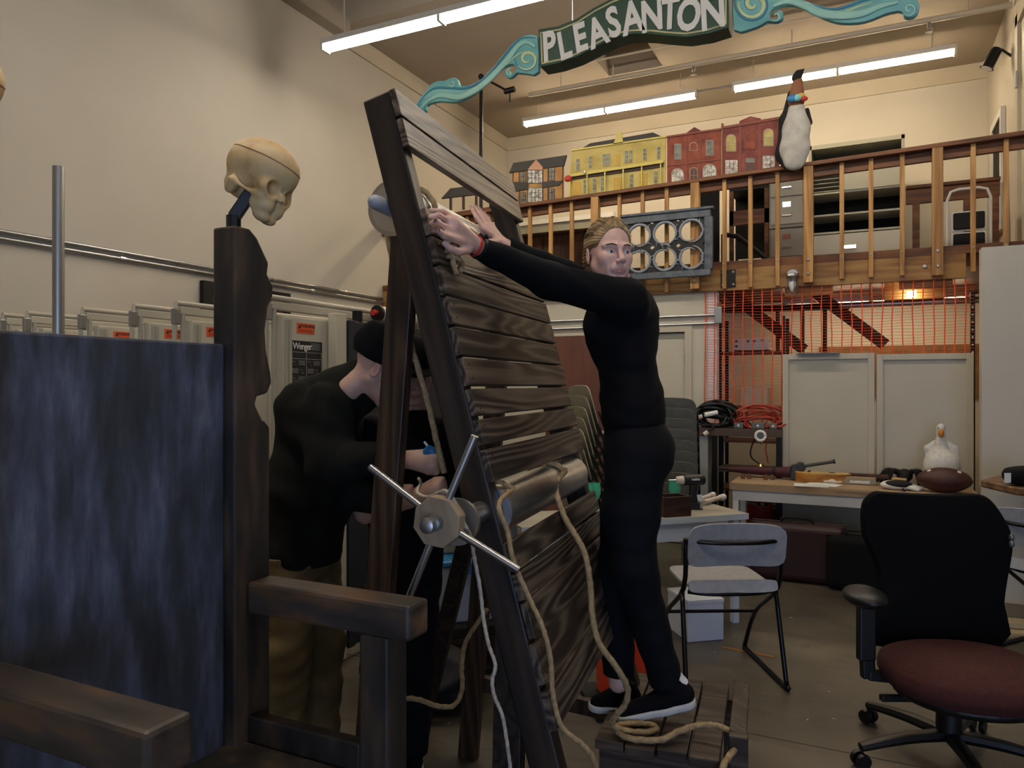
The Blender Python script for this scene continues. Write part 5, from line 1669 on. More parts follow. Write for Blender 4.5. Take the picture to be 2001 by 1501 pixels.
sr = thing('stair_handrail', 'black sloping stair handrail between the scroll panel and filing cabinets', 'handrail', (hr[1].x, 9.0, ZD))
MB().tube(hr, .03, 8).build('rail', 'black_metal', sr)
for h_ in hr[:2]:
    MB().cyl((h_.x, 9.0, ZD), h_, .018, 8).build('post', 'black_metal', sr)
# second railing at the stair head, right
gq = 9.3
gr = thing('stair_guard_rail', 'brown wooden guard rail with posts behind the white step ladder', 'railing', (pq(1860, gq), gq, ZD))
xa, xb = pq(1770, gq), pq(1954, gq)
za = Pq(1770, 372, gq).z
box('top_rail', 'rail_wood', (xa, gq - .02, za - .16), (xb, gq + .03, za), gr, .004)
box('cap', 'rail_wood', (xa, gq - .06, za), (xb, gq + .06, za + .035), gr, .004)
for u in (1790, 1890, 1944):
    x = pq(u, gq)
    box('post', 'rail_wood', (x - .035, gq - .03, ZD), (x + .035, gq + .03, za - .16), gr, .004)
# folding step ladder
q0 = 8.6
sl2 = thing('step_ladder', 'folded white step ladder with black treads on the mezzanine', 'ladder', (pq(1893, q0), q0, ZD))
xl, xr = pq(1851, q0), pq(1936, q0)
zt = Pq(1893, 368, q0).z
MB().tube([(xl, q0, ZD), (xl, q0, zt - .1), (xl + .03, q0, zt - .02), (xl + .1, q0, zt), (xr - .1, q0, zt), (xr - .03, q0, zt - .02), (xr, q0, zt - .1), (xr, q0, ZD)], .013, 8).build('front_frame', 'white_metal', sl2, smooth=1)
for x in (xl + .05, xr - .05):
    MB().cyl((x, q0 + .07, ZD), (x, q0 + .05, zt - .25), .011, 8).build('rear_leg', 'white_metal', sl2)
for za_, zb_ in ((Pq(1893, 448, q0).z, Pq(1893, 415, q0).z), (Pq(1893, 492, q0).z, Pq(1893, 456, q0).z)):
    tr = box('tread', 'black_matte', (xl + .05, q0 - .03, za_), (xr - .05, q0 + .0, zb_), sl2, .015)
    box('tread_rim', 'white_metal', (xl + .035, q0 + .0, za_ - .015), (xr - .035, q0 + .015, zb_ + .015), tr, .01)

# ------------------------------------------------------------------ storage bay with the orange net
bay = thing('wall_storage', None, None, (0, 9.6, 0), kind='structure')
box('wall_panel', 'wall_paint', (PN - .3, 9.6, 0), (R1 + .2, 9.7, 2.6), bay)
box('wall_panel', 'wall_paint', (PN - .3, QM + .16, 0), (PN - .2, 9.6, 2.6), bay)
box('wall_panel', 'wall_paint', (R1 + .0, 6.62, 0), (R1 + .1, 9.6, 2.6), bay)
QN = QM + .02
strip_light(-.9, .9, 8.9, 2.5, 'unseen strip light added to brighten the storage bay behind the net', (), 2.6, glow='tube_glow_dim')  # added lamp, out of sight, lifts the brightness inside the bay
net = thing('orange_safety_net', 'orange plastic safety netting stretched across the storage bay under the mezzanine', 'net', (pq(1650, QN), QN, 1.2))
us = [1378 + k * 18.4 + k * k * .045 for k in range(27)]
us = [u for u in us if u < 1904]
rr = random.Random(11)
ztop = lambda p: 2.515
cols = []
for k, u in enumerate(us):
    p0 = pq(u, QN)
    zb_ = 1.19 if u < 1534 else 1.80
    wob = [rr.uniform(-.0015, .0015) for _ in range(12)]
    n_ = 12
    pts = [(p0 + wob[i] + (.004 * math.sin(i * .6 + k * .7)), QN + .006 * math.sin(i * 1.3 + k), 2.525 + (zb_ - 2.525) * i / (n_ - 1)) for i in range(n_)]
    MB().tube(pts, .0055, 6).build('vertical_band', 'net_orange', net)
z = 2.52; k = 0
while z > 1.19:
    u1 = 1904 if z > 1.80 else 1530
    p0, p1 = pq(1377, QN), pq(u1, QN)
    n_ = 26
    pts = [(p0 + (p1 - p0) * i / n_, QN + .005 * math.sin(i * .7 + k), z + .004 * math.sin(i * .9 + k * .6) - .012 * math.sin(PI * i / n_)) for i in range(n_ + 1)]
    MB().tube(pts, .0018, 4).build('horizontal_strand', 'net_orange', net)
    z -= .0262; k += 1
# what stands behind the net
box('white_door_jamb', 'white_metal', (PN + .0, QM + .04, 0), (PN + .085, QM + .16, 2.515), None, lab='narrow white jamb strip behind the left edge of the net', cat='jamb')
j2 = Pq(1388, 604, QM + .03)
cds = thing('wall_conduits', 'pair of metal conduits along the white wall ending in a junction box', 'conduit', (-2.2, QM + .02, 2.2))
for z in (Pq(1300, 619, QM).z, Pq(1300, 635, QM).z):
    MB().cyl((L + .05, QM + .02, z), (PN + .08, QM + .02, z), .012, 8).build('pipe', 'galv', cds, smooth=1)
box('junction_box', 'galv', (PN + .07, QM - .01, 2.20), (PN + .14, QM + .035, 2.36), cds, .004)
lcq = Pp(0, 454, L + .03)
lc = thing('left_wall_conduits', 'two galvanised conduits clipped along the left wall', 'conduit', (L + .03, 4, 2.6))
for zz in (2.64, 2.59):
    MB().cyl((L + .025, QF + .1, zz), (L + .025, QM - .02, zz), .017, 10).build('pipe', 'galv', lc, smooth=1)
for k in range(12):
    y = .6 + k * .55
    MB().lathe([(.021, 0), (.021, .05)], (L + .025, y, 2.64 if k % 2 else 2.59), (0, 1, 0), 10).build('coupling', 'steel', lc)
sb = thing('stair_underside', 'dark sloping stair stringers seen through the orange net', 'stairs', (pq(1600, 8.7), 8.7, 1.4))
for (ua, va, ub, vb) in ((1420, 570, 1572, 684), (1560, 548, 1730, 674)):
    MB().beam(Pq(ua, va, 8.7), Pq(ub, vb, 8.7), .05, .12).build('stringer', 'dark_wood', sb)
for u in (1520, 1568, 1612):
    MB().cyl(Pq(u, 600, 8.72), Pq(u, 690, 8.72), .025, 6).build('upright', 'dark_wood', sb)
MB().beam(Pq(1400, 606, 8.6), Pq(1660, 598, 8.6), .05, .07).build('cross_rail', 'void', sb)
dp = thing('silver_duct_pipe', 'shiny pipe running under the mezzanine behind the net', 'pipe', (pq(1750, 8.3), 8.3, 2.3))
MB().cyl((pq(1640, 8.3), 8.3, Pq(1770, 592, 8.3).z), (R1 - .02, 8.3, Pq(1770, 592, 8.3).z), .03, 12).build('pipe', 'steel', dp, smooth=1)
for u in (1700, 1850):
    MB().cyl((pq(u, 8.3), 8.3, Pq(1770, 592, 8.3).z), (pq(u, 8.3), 8.3, 2.62), .006, 6).build('hanger', 'galv', dp)
emit('work_glow', '#ffe6bd', 75.0)
wl = thing('storage_work_light', 'bright shop light under the mezzanine boards behind the net', 'light', Pq(1785, 570, 8.0))
box('reflector', 'pine_long', (pq(1728, 8.0), 7.98, Pq(1785, 585, 8.0).z), (pq(1845, 8.0), 8.06, 2.61), wl)
MB().cyl(Pq(1772, 576, 7.9), Pq(1790, 574, 7.9), .03, 10).build('bulb', 'work_glow', wl, smooth=1)
MB().cyl(Pq(1781, 570, 7.9), V((Pq(1781, 570, 7.9).x, 7.98, Pq(1781, 570, 7.9).z)), .008, 6).build('bracket', 'black_metal', wl)
for (ua, ub, lab) in ((1534, 1627, 'short timber offcut nailed under the beam by the caged lamp'), (1757, 1862, 'short timber offcut nailed under the beam above the shop light')):
    z_ = Pq((ua + ub) / 2, 578 if ua < 1600 else 563, QM + .05).z
    box('timber_block', 'pine_long', (pq(ua, QM + .05), QM + .045, z_), (pq(ub, QM + .05), QM + .085, 2.619), None, .003, lab=lab, cat='timber')
el = thing('white_amplifier', 'white electronics unit with small knobs on a rack behind the net', 'amplifier', Pq(1467, 685, 8.0))
a, b = Pq(1432, 685, 8.0), Pq(1502, 660, 8.0)
box('case', 'white_metal', (a.x, 8.0, a.z), (b.x, 8.3, b.z), el, .006)
for u, v in ((1439, 667), (1439, 677), (1462, 667), (1474, 667), (1490, 665)):
    MB().lathe([(.014, 0), (.012, .02)], Pq(u, v, 7.999), (0, -1, 0), 10).build('knob', 'black_metal', el)
rk = thing('equipment_rack', 'dark shelving rack holding boxes behind the left of the net', 'shelving', (pq(1470, 8.2), 8.2, 0))
for z in (.5, 1.0, 1.35, Pq(1467, 686, 8.0).z - .03):
    box('shelf', 'brown_board', (pq(1405, 8.0), 7.95, z), (pq(1530, 8.0), 8.4, z + .025), rk)
for u in (1405, 1528):
    for y in (7.95, 8.36):
        box('upright', 'black_metal', (pq(u, 8.0), y, 0), (pq(u, 8.0) + .035, y + .035, 2.3), rk)
a, b = Pq(1448, 752, 7.98), Pq(1480, 710, 7.98)
box('cream_storage_box', 'white_cabinet', (a.x, 7.97, 1.376), (b.x + .1, 8.3, 1.376 + .2), None, .005, lab='cream box on the dark rack behind the net', cat='box')
up = thing('slotted_steel_upright', 'black slotted shelf upright at the right end of the net', 'upright', (pq(1898, QM + .1), QM + .1, 0))
box('upright_bar', 'black_metal', (pq(1896, 7.5), 7.48, 0), (pq(1905, 7.5), 7.53, 2.4), up)
for k in range(9):
    MB().lathe([(.008, 0), (.008, .003)], (pq(1900.5, 7.48), 7.479, 1.75 + k * .065), (0, -1, 0), 8).build('slot', 'white_metal', up)
mottled('pegboard', [(0.3, '#6b4a2c'), (0.7, '#84603c')], 8, 3, 0.7)
a = Pq(1750, 690, 9.55)
pb2 = thing('pegboard_strip', 'brown pegboard strip low on the storage wall behind the net', 'pegboard', (pq(1780, 9.5), 9.55, 1.7))
box('board', 'pegboard', (pq(1600, 9.57), 9.57, 1.45), (R1 - .02, 9.599, 2.05), pb2)
# ------------------------------------------------------------------ cabinets and desk along the back
def framed_cabinet(u0, u1, lab):
    q = 7.05
    x0, x1 = pq(u0, q), pq(u1, q)
    zt = Pq((u0 + u1) / 2, 691, q).z
    t = thing('white_panel_cabinet', lab, 'cabinet', ((x0 + x1) / 2, q + .15, 0))
    box('carcass', 'white_cabinet', (x0, q + .02, 0), (x1, q + .31, zt), t, .003)
    w_ = .05
    box('stile', 'white_cabinet', (x0, q, 0), (x0 + w_, q + .02, zt), t, .003)
    box('stile', 'white_cabinet', (x1 - w_, q, 0), (x1, q + .02, zt), t, .003)
    box('top_rail', 'white_cabinet', (x0 + w_, q, zt - w_), (x1 - w_, q + .02, zt), t, .003)
    box('bottom_rail', 'white_cabinet', (x0 + w_, q, 0), (x1 - w_, q + .02, .1), t, .003)
    return x0, x1, zt
ca = framed_cabinet(1529, 1709, 'white framed cabinet nearest the cable bench, under the orange net')
cb = framed_cabinet(1713, 1903, 'white framed cabinet behind the goose and the football')
flat('grey_sheet', '#8f8f8a', 0.6)
box('grey_flat_sheet', 'grey_sheet', (pq(1556, 7.02), 6.99, ca[2] + .001), (pq(1640, 7.02), 7.3, ca[2] + .007), None, lab='thin grey sheet lying on top of the left white cabinet', cat='sheet')
mottled('kraft', [(0.3, '#94795a'), (0.7, '#ab9070')], 5, 4, 0.75)
ZK = .77
dk = thing('long_work_desk', 'long white desk covered with brown paper against the white cabinets', 'desk', (-.2, 6.74, 0))
MB().hexa([(-1.08, 6.5, ZK - .03), (.735, 6.47, ZK - .03), (.735, 7.0, ZK - .03), (-1.08, 7.0, ZK - .03), (-1.08, 6.5, ZK), (.735, 6.47, ZK), (.735, 7.0, ZK), (-1.08, 7.0, ZK)]).build('desk_top', 'kraft', dk, bevel=.006)
box('paper_edge', 'kraft', (-1.083, 6.488, ZK - .06), (.735, 6.498, ZK - .002), dk)
box('front_apron', 'white_metal', (-1.06, 6.51, ZK - .15), (.72, 6.53, ZK - .031), dk)
box('end_apron', 'white_metal', (-1.06, 6.53, ZK - .15), (-1.04, 6.98, ZK - .031), dk)
for x, y in ((-1.06, 6.51), (.67, 6.51), (-1.06, 6.93), (.67, 6.93)):
    box('leg', 'white_metal', (x, y, 0), (x + .05, y + .05, ZK - .15), dk, .004)
dsk = lambda u, v, dz=0.0: Pz(u, v, ZK) + V((0, 0, dz))
# corks
flat('cork', '#6b4a30', 0.8)
for i, (u, v, l_) in enumerate(((1452, 936, 'leftmost cork stub on the desk end'), (1464, 936, 'second cork stub on the desk end'), (1496, 938, 'third cork stub on the desk'), (1509, 938, 'rightmost cork stub on the desk'))):
    MB().lathe([(.016, 0), (.017, .02), (.015, .045)], dsk(u, v), (0, 0, 1), 10).build('cork_stub', 'cork', None, smooth=1, lab=l_, cat='cork', group='cork stubs on the desk')
# papers
for i, (u, v, a, l_) in enumerate(((1585, 949, .1, 'upper white paper sheet overhanging the desk edge'), (1608, 948, -.25, 'white paper sheet with a blue band on the desk'))):
    c_ = dsk(u, v, .001 + .002 * i)
    M_ = Matrix.Translation(c_) @ Matrix.Rotation(a, 4, 'Z')
    pp = thing('paper_sheet', l_, 'paper', c_)
    box('sheet', 'paper', (-.13, -.09, 0), (.13, .1, .0015), pp, M=M_)
    box('printed_band', 'swirl_light' if i else 'cabinet_light', (-.06, -.05, .0016), (.07, -.02, .0019), pp, M=M_)
# toy gun
flat('toy_grey', '#33373a', 0.5)
tg = thing('toy_gun', 'dark grey toy gun propped up on the desk', 'toy gun', dsk(1560, 934))
a, b, c_ = P(1548, 916, 6.45), P(1572, 911, 6.4), P(1631, 902, 6.3)
MB().beam(a, b, .05, .07).build('receiver', 'toy_grey', tg, bevel=.008)
MB().beam(P(1556, 916, 6.43), V((P(1553, 934, 6.43).x, P(1553, 934, 6.43).y, ZK + .002)), .045, .075, up=(1, 0, 0)).build('grip', 'toy_grey', tg, bevel=.008)
MB().cyl(b, c_, .014, 10).build('barrel', 'toy_grey', tg, smooth=1)
MB().cyl(c_ + (b - c_) * .04, c_ - (b - c_) * .02, .02, 10).build('muzzle', 'black_metal', tg)
MB().beam(P(1560, 907, 6.43), P(1566, 906, 6.42), .02, .03).build('sight', 'toy_grey', tg)
MB().cyl(P(1568, 915, 6.41), V((P(1568, 915, 6.41).x, P(1568, 915, 6.41).y, ZK)), .012, 8).build('magazine', 'toy_grey', tg)
# ukulele
wood('uke_side', '#7a4a1a', '#a8702c', '#c08a40', along=0, freq=4)
flat('uke_top', '#d0ac68', 0.4)
uk = thing('ukulele', 'small wooden ukulele lying on its back on the desk', 'ukulele', dsk(1620, 935))
o_ = dsk(1608, 943); ax = V((1, -.02, 0)); ay = V((.02, 1, 0))
def uo(s):
    return s
outl = []
for k in range(40):
    a = 2 * PI * k / 40
    x = .22 * math.cos(a); w_ = (.085 + .022 * (-math.cos(a))) * (1 - .28 * math.exp(-((x - .03) / .06) ** 2))
    outl.append((x, w_ * (1 if math.sin(a) > 0 else -1) * min(1, abs(math.sin(a)) ** .6 * 1.0)))
MU = frame(V((o_.x, 6.84, ZK + .002)), ax, ay)
MB().prism([(x, y, .001) for x, y in outl], (0, 0, .075)).build('body', 'uke_side', uk, M=MU, smooth=1)
MB().prism([(x * 1.01, y * 1.02, .076) for x, y in outl], (0, 0, .006)).build('soundboard', 'uke_top', uk, M=MU)
MB().lathe([(.028, 0), (.028, .001)], (.07, 0, .0822), (0, 0, 1), 16).build('sound_hole', 'void', uk, M=MU)
box('neck', 'dark_wood', (.2, -.022, .055), (.5, .022, .088), uk, .005, MU)
box('headstock', 'uke_top', (.5, -.032, .05), (.63, .032, .07), uk, .006, MU)
box('bridge', 'dark_wood', (-.12, -.04, .082), (-.1, .04, .092), uk, M=MU)
for x in (.53, .58):
    for y in (-.042, .042):
        MB().cyl((x, y * .6, .05), (x, y, .03), .006, 6).build('tuning_peg', 'white_metal', uk, M=MU)
# kraft box with white lettering-like marks, upside down
bx_ = thing('printed_box', 'flat brown box with white print on its front edge', 'box', dsk(1680, 944))
a, b = dsk(1647, 946), dsk(1712, 948)
box('carton', 'kraft', (a.x, a.y, ZK + .001), (b.x, a.y + .13, ZK + .065), bx_, .006)
box('front_label', 'cabinet_grey', (a.x + .0, a.y - .003, ZK + .006), (b.x - .0, a.y, ZK + .045), bx_)
rr = random.Random(12)
for k in range(9):
    xx = a.x + .05 + k * (b.x - a.x - .1) / 9
    MB().prism([(xx, a.y - .004, ZK + .014 + rr.uniform(0, .006)), (xx + .012, a.y - .004, ZK + .012), (xx + .024, a.y - .004, ZK + .036), (xx + .01, a.y - .004, ZK + .03 + rr.uniform(0, .008))], (0, .001, 0)).build('print_mark', 'sign_white', bx_)
# crumpled pale tissue
mottled('tissue_m', [(0.3, '#b9a998'), (0.7, '#d6cabb')], 20, 3, 0.9)
solid('crumpled_tissue', lambda p: ellip(p, (0, 0, .012), (.07, .04, .022)) + .006 * np.sin(p[:, 0] * 90 + 2 * np.sin(p[:, 1] * 70)), (-.09, -.06, -.005), (.09, .06, .05), .006, 'tissue_m', None, Matrix.Translation(dsk(1627, 945)), lab='crumpled pale tissue beside the printed box', cat='tissue')
# fuzzy spider
flat('spider_fur', '#17120e', 0.95)
spd = thing('plush_spider', 'black fuzzy toy spider crouching behind the black and white glove', 'spider', dsk(1765, 938))
sc0 = Pq(1766, 915, 6.86); sc0.z = ZK + .07
solid('body', lambda p: smin(ellip(p, (0, 0, 0), (.05, .06, .045)), ellip(p, (.01, .08, .01), (.06, .07, .055)), .02), (-.09, -.09, -.07), (.09, .18, .09), .006, 'spider_fur', spd, Matrix.Translation(sc0))
rr = random.Random(9)
for k in range(8):
    s = -1 if k < 4 else 1
    y = -.03 + (k % 4) * .035
    e = .11 + .03 * (k % 4)
    pts = spline([sc0 + V((s * .03, y, .01)), sc0 + V((s * .05, y * 1.3, .06 - .012 * (k % 4))), sc0 + V((s * (.085 + .012 * (k % 4)), y * 1.6, .05)), V((sc0.x + s * e, sc0.y + y * 2, ZK + .012))], 4)
    lg = MB().tube(pts, .013, 8).build('leg', 'spider_fur', spd, smooth=2)
    m = MB()
    for _ in range(90):
        p_ = rr.choice(pts); d = V((rr.gauss(0, 1), rr.gauss(0, 1), rr.gauss(0, 1))).normalized()
        t_0 = d.orthogonal().normalized() * .0025
        m.add([p_ + d * .008 - t_0, p_ + d * .008 + t_0, p_ + d * .03], [(0, 1, 2)])
    m.build('fur', 'spider_fur', lg, kind='stuff')
# black and white glove
gl = thing('sports_glove', 'black and white sports glove lying at the desk edge', 'glove', dsk(1758, 950))
g0 = Pq(1758, 940, 6.62); g0.z = ZK
MG = Matrix.Translation(g0)
def glove_w(p):
    d = ellip(p, (-.02, 0, .035), (.12, .07, .04))
    for k in range(4):
        d = smin(d, cone(p, (.06, .05 - .03 * k, .03), (.16 - .012 * k, .05 - .035 * k, .012), .02, .014), .012)
    return np.maximum(d, -(p[:, 2] - .002))
solid('palm', glove_w, (-.16, -.1, -.01), (.2, .1, .09), .006, 'sign_white', gl, MG)
solid('black_patch', lambda p: ellip(p, (-.01, -.025, .045), (.1, .05, .034)), (-.13, -.09, 0), (.12, .06, .09), .006, 'black_matte', gl, MG)
MB().tube([g0 + V((.02, -.09, .02)), g0 + V((.04, -.13, -.02)), g0 + V((.07, -.135, -.09))], .009, 6).build('strap', 'black_matte', gl)
# football
mottled('football_m', [(0.3, '#3c1a14'), (0.7, '#4c231a')], 40, 3, 0.55, bump=0.2)
fbc = Pq(1845, 926, 6.58); R_fb = .098; fbc.z = ZK + R_fb
L_fb = 46 / F * 6.1
fb = thing('football', 'brown leather football with two white stripe marks on the desk', 'football', (fbc.x, fbc.y, ZK))
prof = []
for k in range(25):
    t = -1 + 2 * k / 24
    prof.append((R_fb * .985 * (1 - t * t) ** .62 if abs(t) < 1 else 0, t * L_fb))
MB().lathe(prof, fbc, (1, -.1, 0), 28).build('ball', 'football_m', fb, smooth=2)
for t in (-.52, .52):
    t2 = t
    m = MB()
    r0 = R_fb * .985 * (1 - (t - .06) ** 2) ** .62; r1 = R_fb * .985 * (1 - (t + .06) ** 2) ** .62
    axv = V((1, -.1, 0)).normalized(); sd = V((.1, 1, 0)).normalized()
    rows = []
    for tt in (t - .06, t + .06):
        r = R_fb * .985 * (1 - tt * tt) ** .62 + .003
        rows.append([fbc + axv * tt * L_fb + (-sd * math.sin(a) + V((0, 0, 1)) * math.cos(a)) * r for a in [.35 + .075 * i for i in range(5)]])
    for i in range(4):
        m.add([rows[0][i], rows[1][i], rows[1][i + 1], rows[0][i + 1]], [(0, 1, 2, 3)])
    m.build('white_stripe', 'sign_white', fb)
# goose
mottled('plush_white', [(0.3, '#c9c4ba'), (0.7, '#dedad0')], 40, 4, 0.95, bump=0.3)
flat('beak_orange', '#c07a2a', 0.7)
gz = Pq(1840, 905, 6.8)
gs = thing('plush_goose', 'white plush goose with orange beak sitting behind the football', 'goose', (gz.x, gz.y, ZK))
gp = lambda u, v, dq=0: tuple(Pq(u, v, 6.8 + dq))
def goose(p):
    d = ellip(p, (gz.x, gz.y, Pq(1840, 905, 6.8).z - .02), (.13, .12, .135))
    d = smin(d, pathcones(p, [gp(1838, 885), gp(1838, 865), gp(1839, 845), gp(1839, 836)], [.06, .036, .028, .028], .02), .03)
    d = smin(d, ellip(p, gp(1839, 836, -.005), (.031, .035, .033)), .01)
    d = smin(d, pathcones(p, [gp(1827, 868, .02), gp(1814, 877, .02), gp(1811, 888, .02)], [.03, .03, .012], .02, (0, 1, 0), .6), .012)
    d = smin(d, pathcones(p, [gp(1850, 868, .02), gp(1864, 878, .02), gp(1872, 896, .01)], [.03, .03, .014], .02, (0, 1, 0), .6), .012)
    return np.maximum(d, -(p[:, 2] - ZK - .002))
a, b = bounds([gp(1800, 825), gp(1880, 940)], .08)
a[1], b[1] = gz.y - .16, gz.y + .16
solid('body', goose, a, b, .007, 'plush_white', gs)
MB().ell(V(gp(1839, 847, -.05)), (.022, .03, .034), 12, 8).build('beak', 'beak_orange', gs, smooth=2)
for u in (1833, 1845):
    MB().ell(V(gp(u, 836, -.03)), .004, 8, 6).build('eye', 'black_metal', gs, smooth=2)

# ------------------------------------------------------------------ cable bench left of the cabinets
flat('bench_top', '#4a392d', 0.6)
qb0 = 6.98
ZB = Pq(1440, 838, qb0).z
bx0, bx1 = pq(1357, qb0), pq(1528, qb0)
bn = thing('cable_bench', 'brown shelf bench carrying coiled cables in front of the net', 'bench', ((bx0 + bx1) / 2, 7.15, 0))
box('top', 'bench_top', (bx0, qb0, ZB - .07), (bx1, 7.36, ZB), bn, .004)
ZL = Pq(1485, 912, qb0).z - .03
box('lower_shelf', 'bench_top', (bx0 + .2, qb0, ZL - .03), (bx1, 7.36, ZL), bn)
box('floor_shelf', 'bench_top', (bx0 + .2, qb0, .16), (bx1, 7.36, .19), bn)
for x in (bx0 + .16, bx1 - .05):
    for y in (qb0, 7.31):
        box('leg', 'black_metal', (x, y, 0), (x + .045, y + .045, ZB - .07), bn)
box('side_board', 'grey_sheet', (bx0, qb0 + .02, 0), (bx0 + .12, 7.3, ZB - .07), bn)
def coil(name, lab, mat, c, rx, rz_, n, r, seed, cat='cable'):
    rr = random.Random(seed)
    t = thing(name, lab, cat, (c.x, c.y, c.z - rz_))
    for k in range(n):
        ph = rr.uniform(0, 6.28); sx = rr.uniform(.5, 1.05); sz = rr.uniform(.25, 1.0); tilt = rr.uniform(-.25, .25); dy = rr.uniform(-.07, .07)
        pts = []
        for i in range(15):
            a = 2 * PI * i / 14 + ph
            x, z = rx * sx * math.cos(a), rz_ * sz * math.sin(a)
            pts.append(c + V((x, dy + .05 * math.sin(a * 2 + k) + tilt * z, z - rz_ * (1 - sz) * .9 + tilt * x * .4)))
        MB().tube(spline(pts, 3), r, 6).build('loop', mat, t, smooth=2)
    return t
flat('cable_black', '#0e0e0f', 0.5)
flat('cable_red', '#a33a26', 0.5)
cc = Pq(1397, 812, 7.12)
bk = coil('black_cable_coil', 'thick coil of black cable with taped ends on the bench', 'cable_black', V((cc.x, cc.y, ZB + .135)), .2, .12, 20, .013, 4)
t0 = P(1377, 811, 6.85); t1 = P(1402, 806, 6.85)
MB().cyl(t0, t1, .022, 10).build('white_tape', 'sign_white', bk, smooth=1)
MB().cyl(P(1362, 816, 6.85), P(1372, 814, 6.85), .02, 10).build('plug', 'tissue_m', bk, smooth=1)
MB().tube([P(1395, 834, 6.85), P(1385, 842, 6.82), P(1381, 847, 6.8)], .01, 6).build('loose_end', 'cable_black', bk)
MB().cyl(P(1383, 844, 6.8), P(1376, 850, 6.8), .022, 10).build('plug', 'tissue_m', bk, smooth=1)
rc = Pq(1487, 815, 7.15)
coil('red_cable_tangle', 'tangle of thin red extension cord beside the black coil', 'cable_red', V((rc.x, rc.y, ZB + .12)), .24, .115, 20, .0075, 8)
MB().tube([P(1498, 822, 6.75), P(1499, 850, 6.7), P(1496, 880, 6.7), P(1501, 905, 6.72)], .006, 6).build('red_cord_end', 'cable_red', None, lab='single red cord hanging down in front of the bench', cat='cord')
flat('metal_box', '#6f726e', 0.4, 0.6)
for u0, u1, v, l_ in ((1434, 1452, 833, 'small grey metal box next to the black coil'), (1468, 1494, 839, 'grey metal outlet box at the bench edge'), (1503, 1518, 839, 'square metal outlet box at the right of the bench')):
    a = Pq(u0, v, qb0 + .04); b = Pq(u1, v, qb0 + .04)
    ob = thing('outlet_box', l_, 'box', ((a.x + b.x) / 2, a.y, ZB))
    box('case', 'metal_box', (a.x, a.y, ZB + .001), (b.x, a.y + .08, ZB + .055), ob, .005)
    MB().lathe([(.012, 0), (.012, .004)], ((a.x + b.x) / 2, a.y - .001, ZB + .03), (0, -1, 0), 10).build('knockout', 'white_metal', ob)
# ring lamp on the lower shelf
lq = qb0 + .03
lb_ = Pq(1486, 904, lq)
flat('brass', '#c9b36a', 0.25, 1.0)
rl = thing('magnifier_desk_lamp', 'small desk lamp with white ring head and brass base under the bench', 'lamp', (lb_.x, lq, ZL))
MB().lathe([(.05, 0), (.05, .012), (.03, .022), (.02, .05)], (lb_.x, lq + .03, ZL + .001), (0, 0, 1), 20).build('base', 'brass', rl, smooth=1)
MB().tube(spline([(lb_.x, lq + .03, ZL + .04), (lb_.x - .09, lq + .03, ZL + .12), (lb_.x - .06, lq + .03, ZL + .26), (lb_.x, qb0 - .045, Pq(1486, 858, lq).z)], 5), .007, 8).build('gooseneck', 'black_metal', rl)
hd = Pq(1486, 852, qb0 - .05)
ringp = [hd + V((.042 * math.cos(2 * PI * k / 20), 0, .042 * math.sin(2 * PI * k / 20))) for k in range(21)]
MB().tube(ringp, .0125, 8).build('ring_head', 'sign_white', rl, smooth=2)
MB().lathe([(.03, 0), (.03, .004)], hd + V((0, .004, 0)), (0, -1, 0), 18).build('lens', 'metal_box', rl)
MB().cyl(hd + V((.01, 0, -.05)), hd + V((.01, 0, -.075)), .01, 8).build('joint', 'brass', rl)
# maroon umbrella / roll on the shelf
flat('maroon', '#421420', 0.7)
mu = thing('maroon_fabric_roll', 'maroon rolled umbrella lying along the lower shelf', 'umbrella', Pq(1480, 915, lq - .05))
a, b = Pq(1424, 917, lq - .06), Pq(1546, 923, 6.9)
MB().tube([a, a.lerp(b, .3), a.lerp(b, .75), b], [.02, .035, .04, .05], 12).build('roll', 'maroon', mu, smooth=1)
MB().tube([a.lerp(b, .72), a.lerp(b, .76)], [.046, .046], 12).build('tie', 'black_matte', mu)
MB().cyl(a, a + (a - b).normalized() * .09, .008, 8).build('ferrule', 'black_metal', mu)
# red bucket of tools on the floor shelf
flat('bucket_red', '#8f2417', 0.5)
rb0 = Pq(1483, 1040, 7.1)
bk2 = thing('red_tool_bucket', 'red ribbed bucket crammed with tools under the bench', 'bucket', (rb0.x, 7.12, .19))
zt = Pq(1483, 988, 7.0).z
MB().lathe([(.12, 0), (.125, .02), (.155, zt - .19 - .01), (.165, zt - .19 - .01), (.165, zt - .19), (.15, zt - .19)], (rb0.x, 7.14, .191), (0, 0, 1), 26).build('pail', 'bucket_red', bk2, smooth=1)
for k in range(4):
    z = .25 + k * .09
    MB().lathe([(.13 + .012 * k, 0), (.138 + .012 * k, .006), (.13 + .012 * k, .012)], (rb0.x, 7.14, .191 + z * .8), (0, 0, 1), 26, cap=False).build('rib', 'bucket_red', bk2)
flat('tool_yellow', '#b7a63a', 0.5)
rr = random.Random(2)
for k in range(9):
    a = rr.uniform(0, 6.28); p0 = V((rb0.x + .08 * math.cos(a), 7.14 + .08 * math.sin(a), zt - .2))
    MB().cyl(p0, p0 + V((rr.uniform(-.08, .08), rr.uniform(-.05, .05), rr.uniform(.24, .36))), rr.uniform(.01, .022), 8).build('tool_handle', ['tool_yellow', 'black_matte', 'steel', 'black_matte'][k % 4], bk2)
for k, (u, v) in enumerate(((1440, 985), (1450, 1000), (1500, 1010))):
    pass
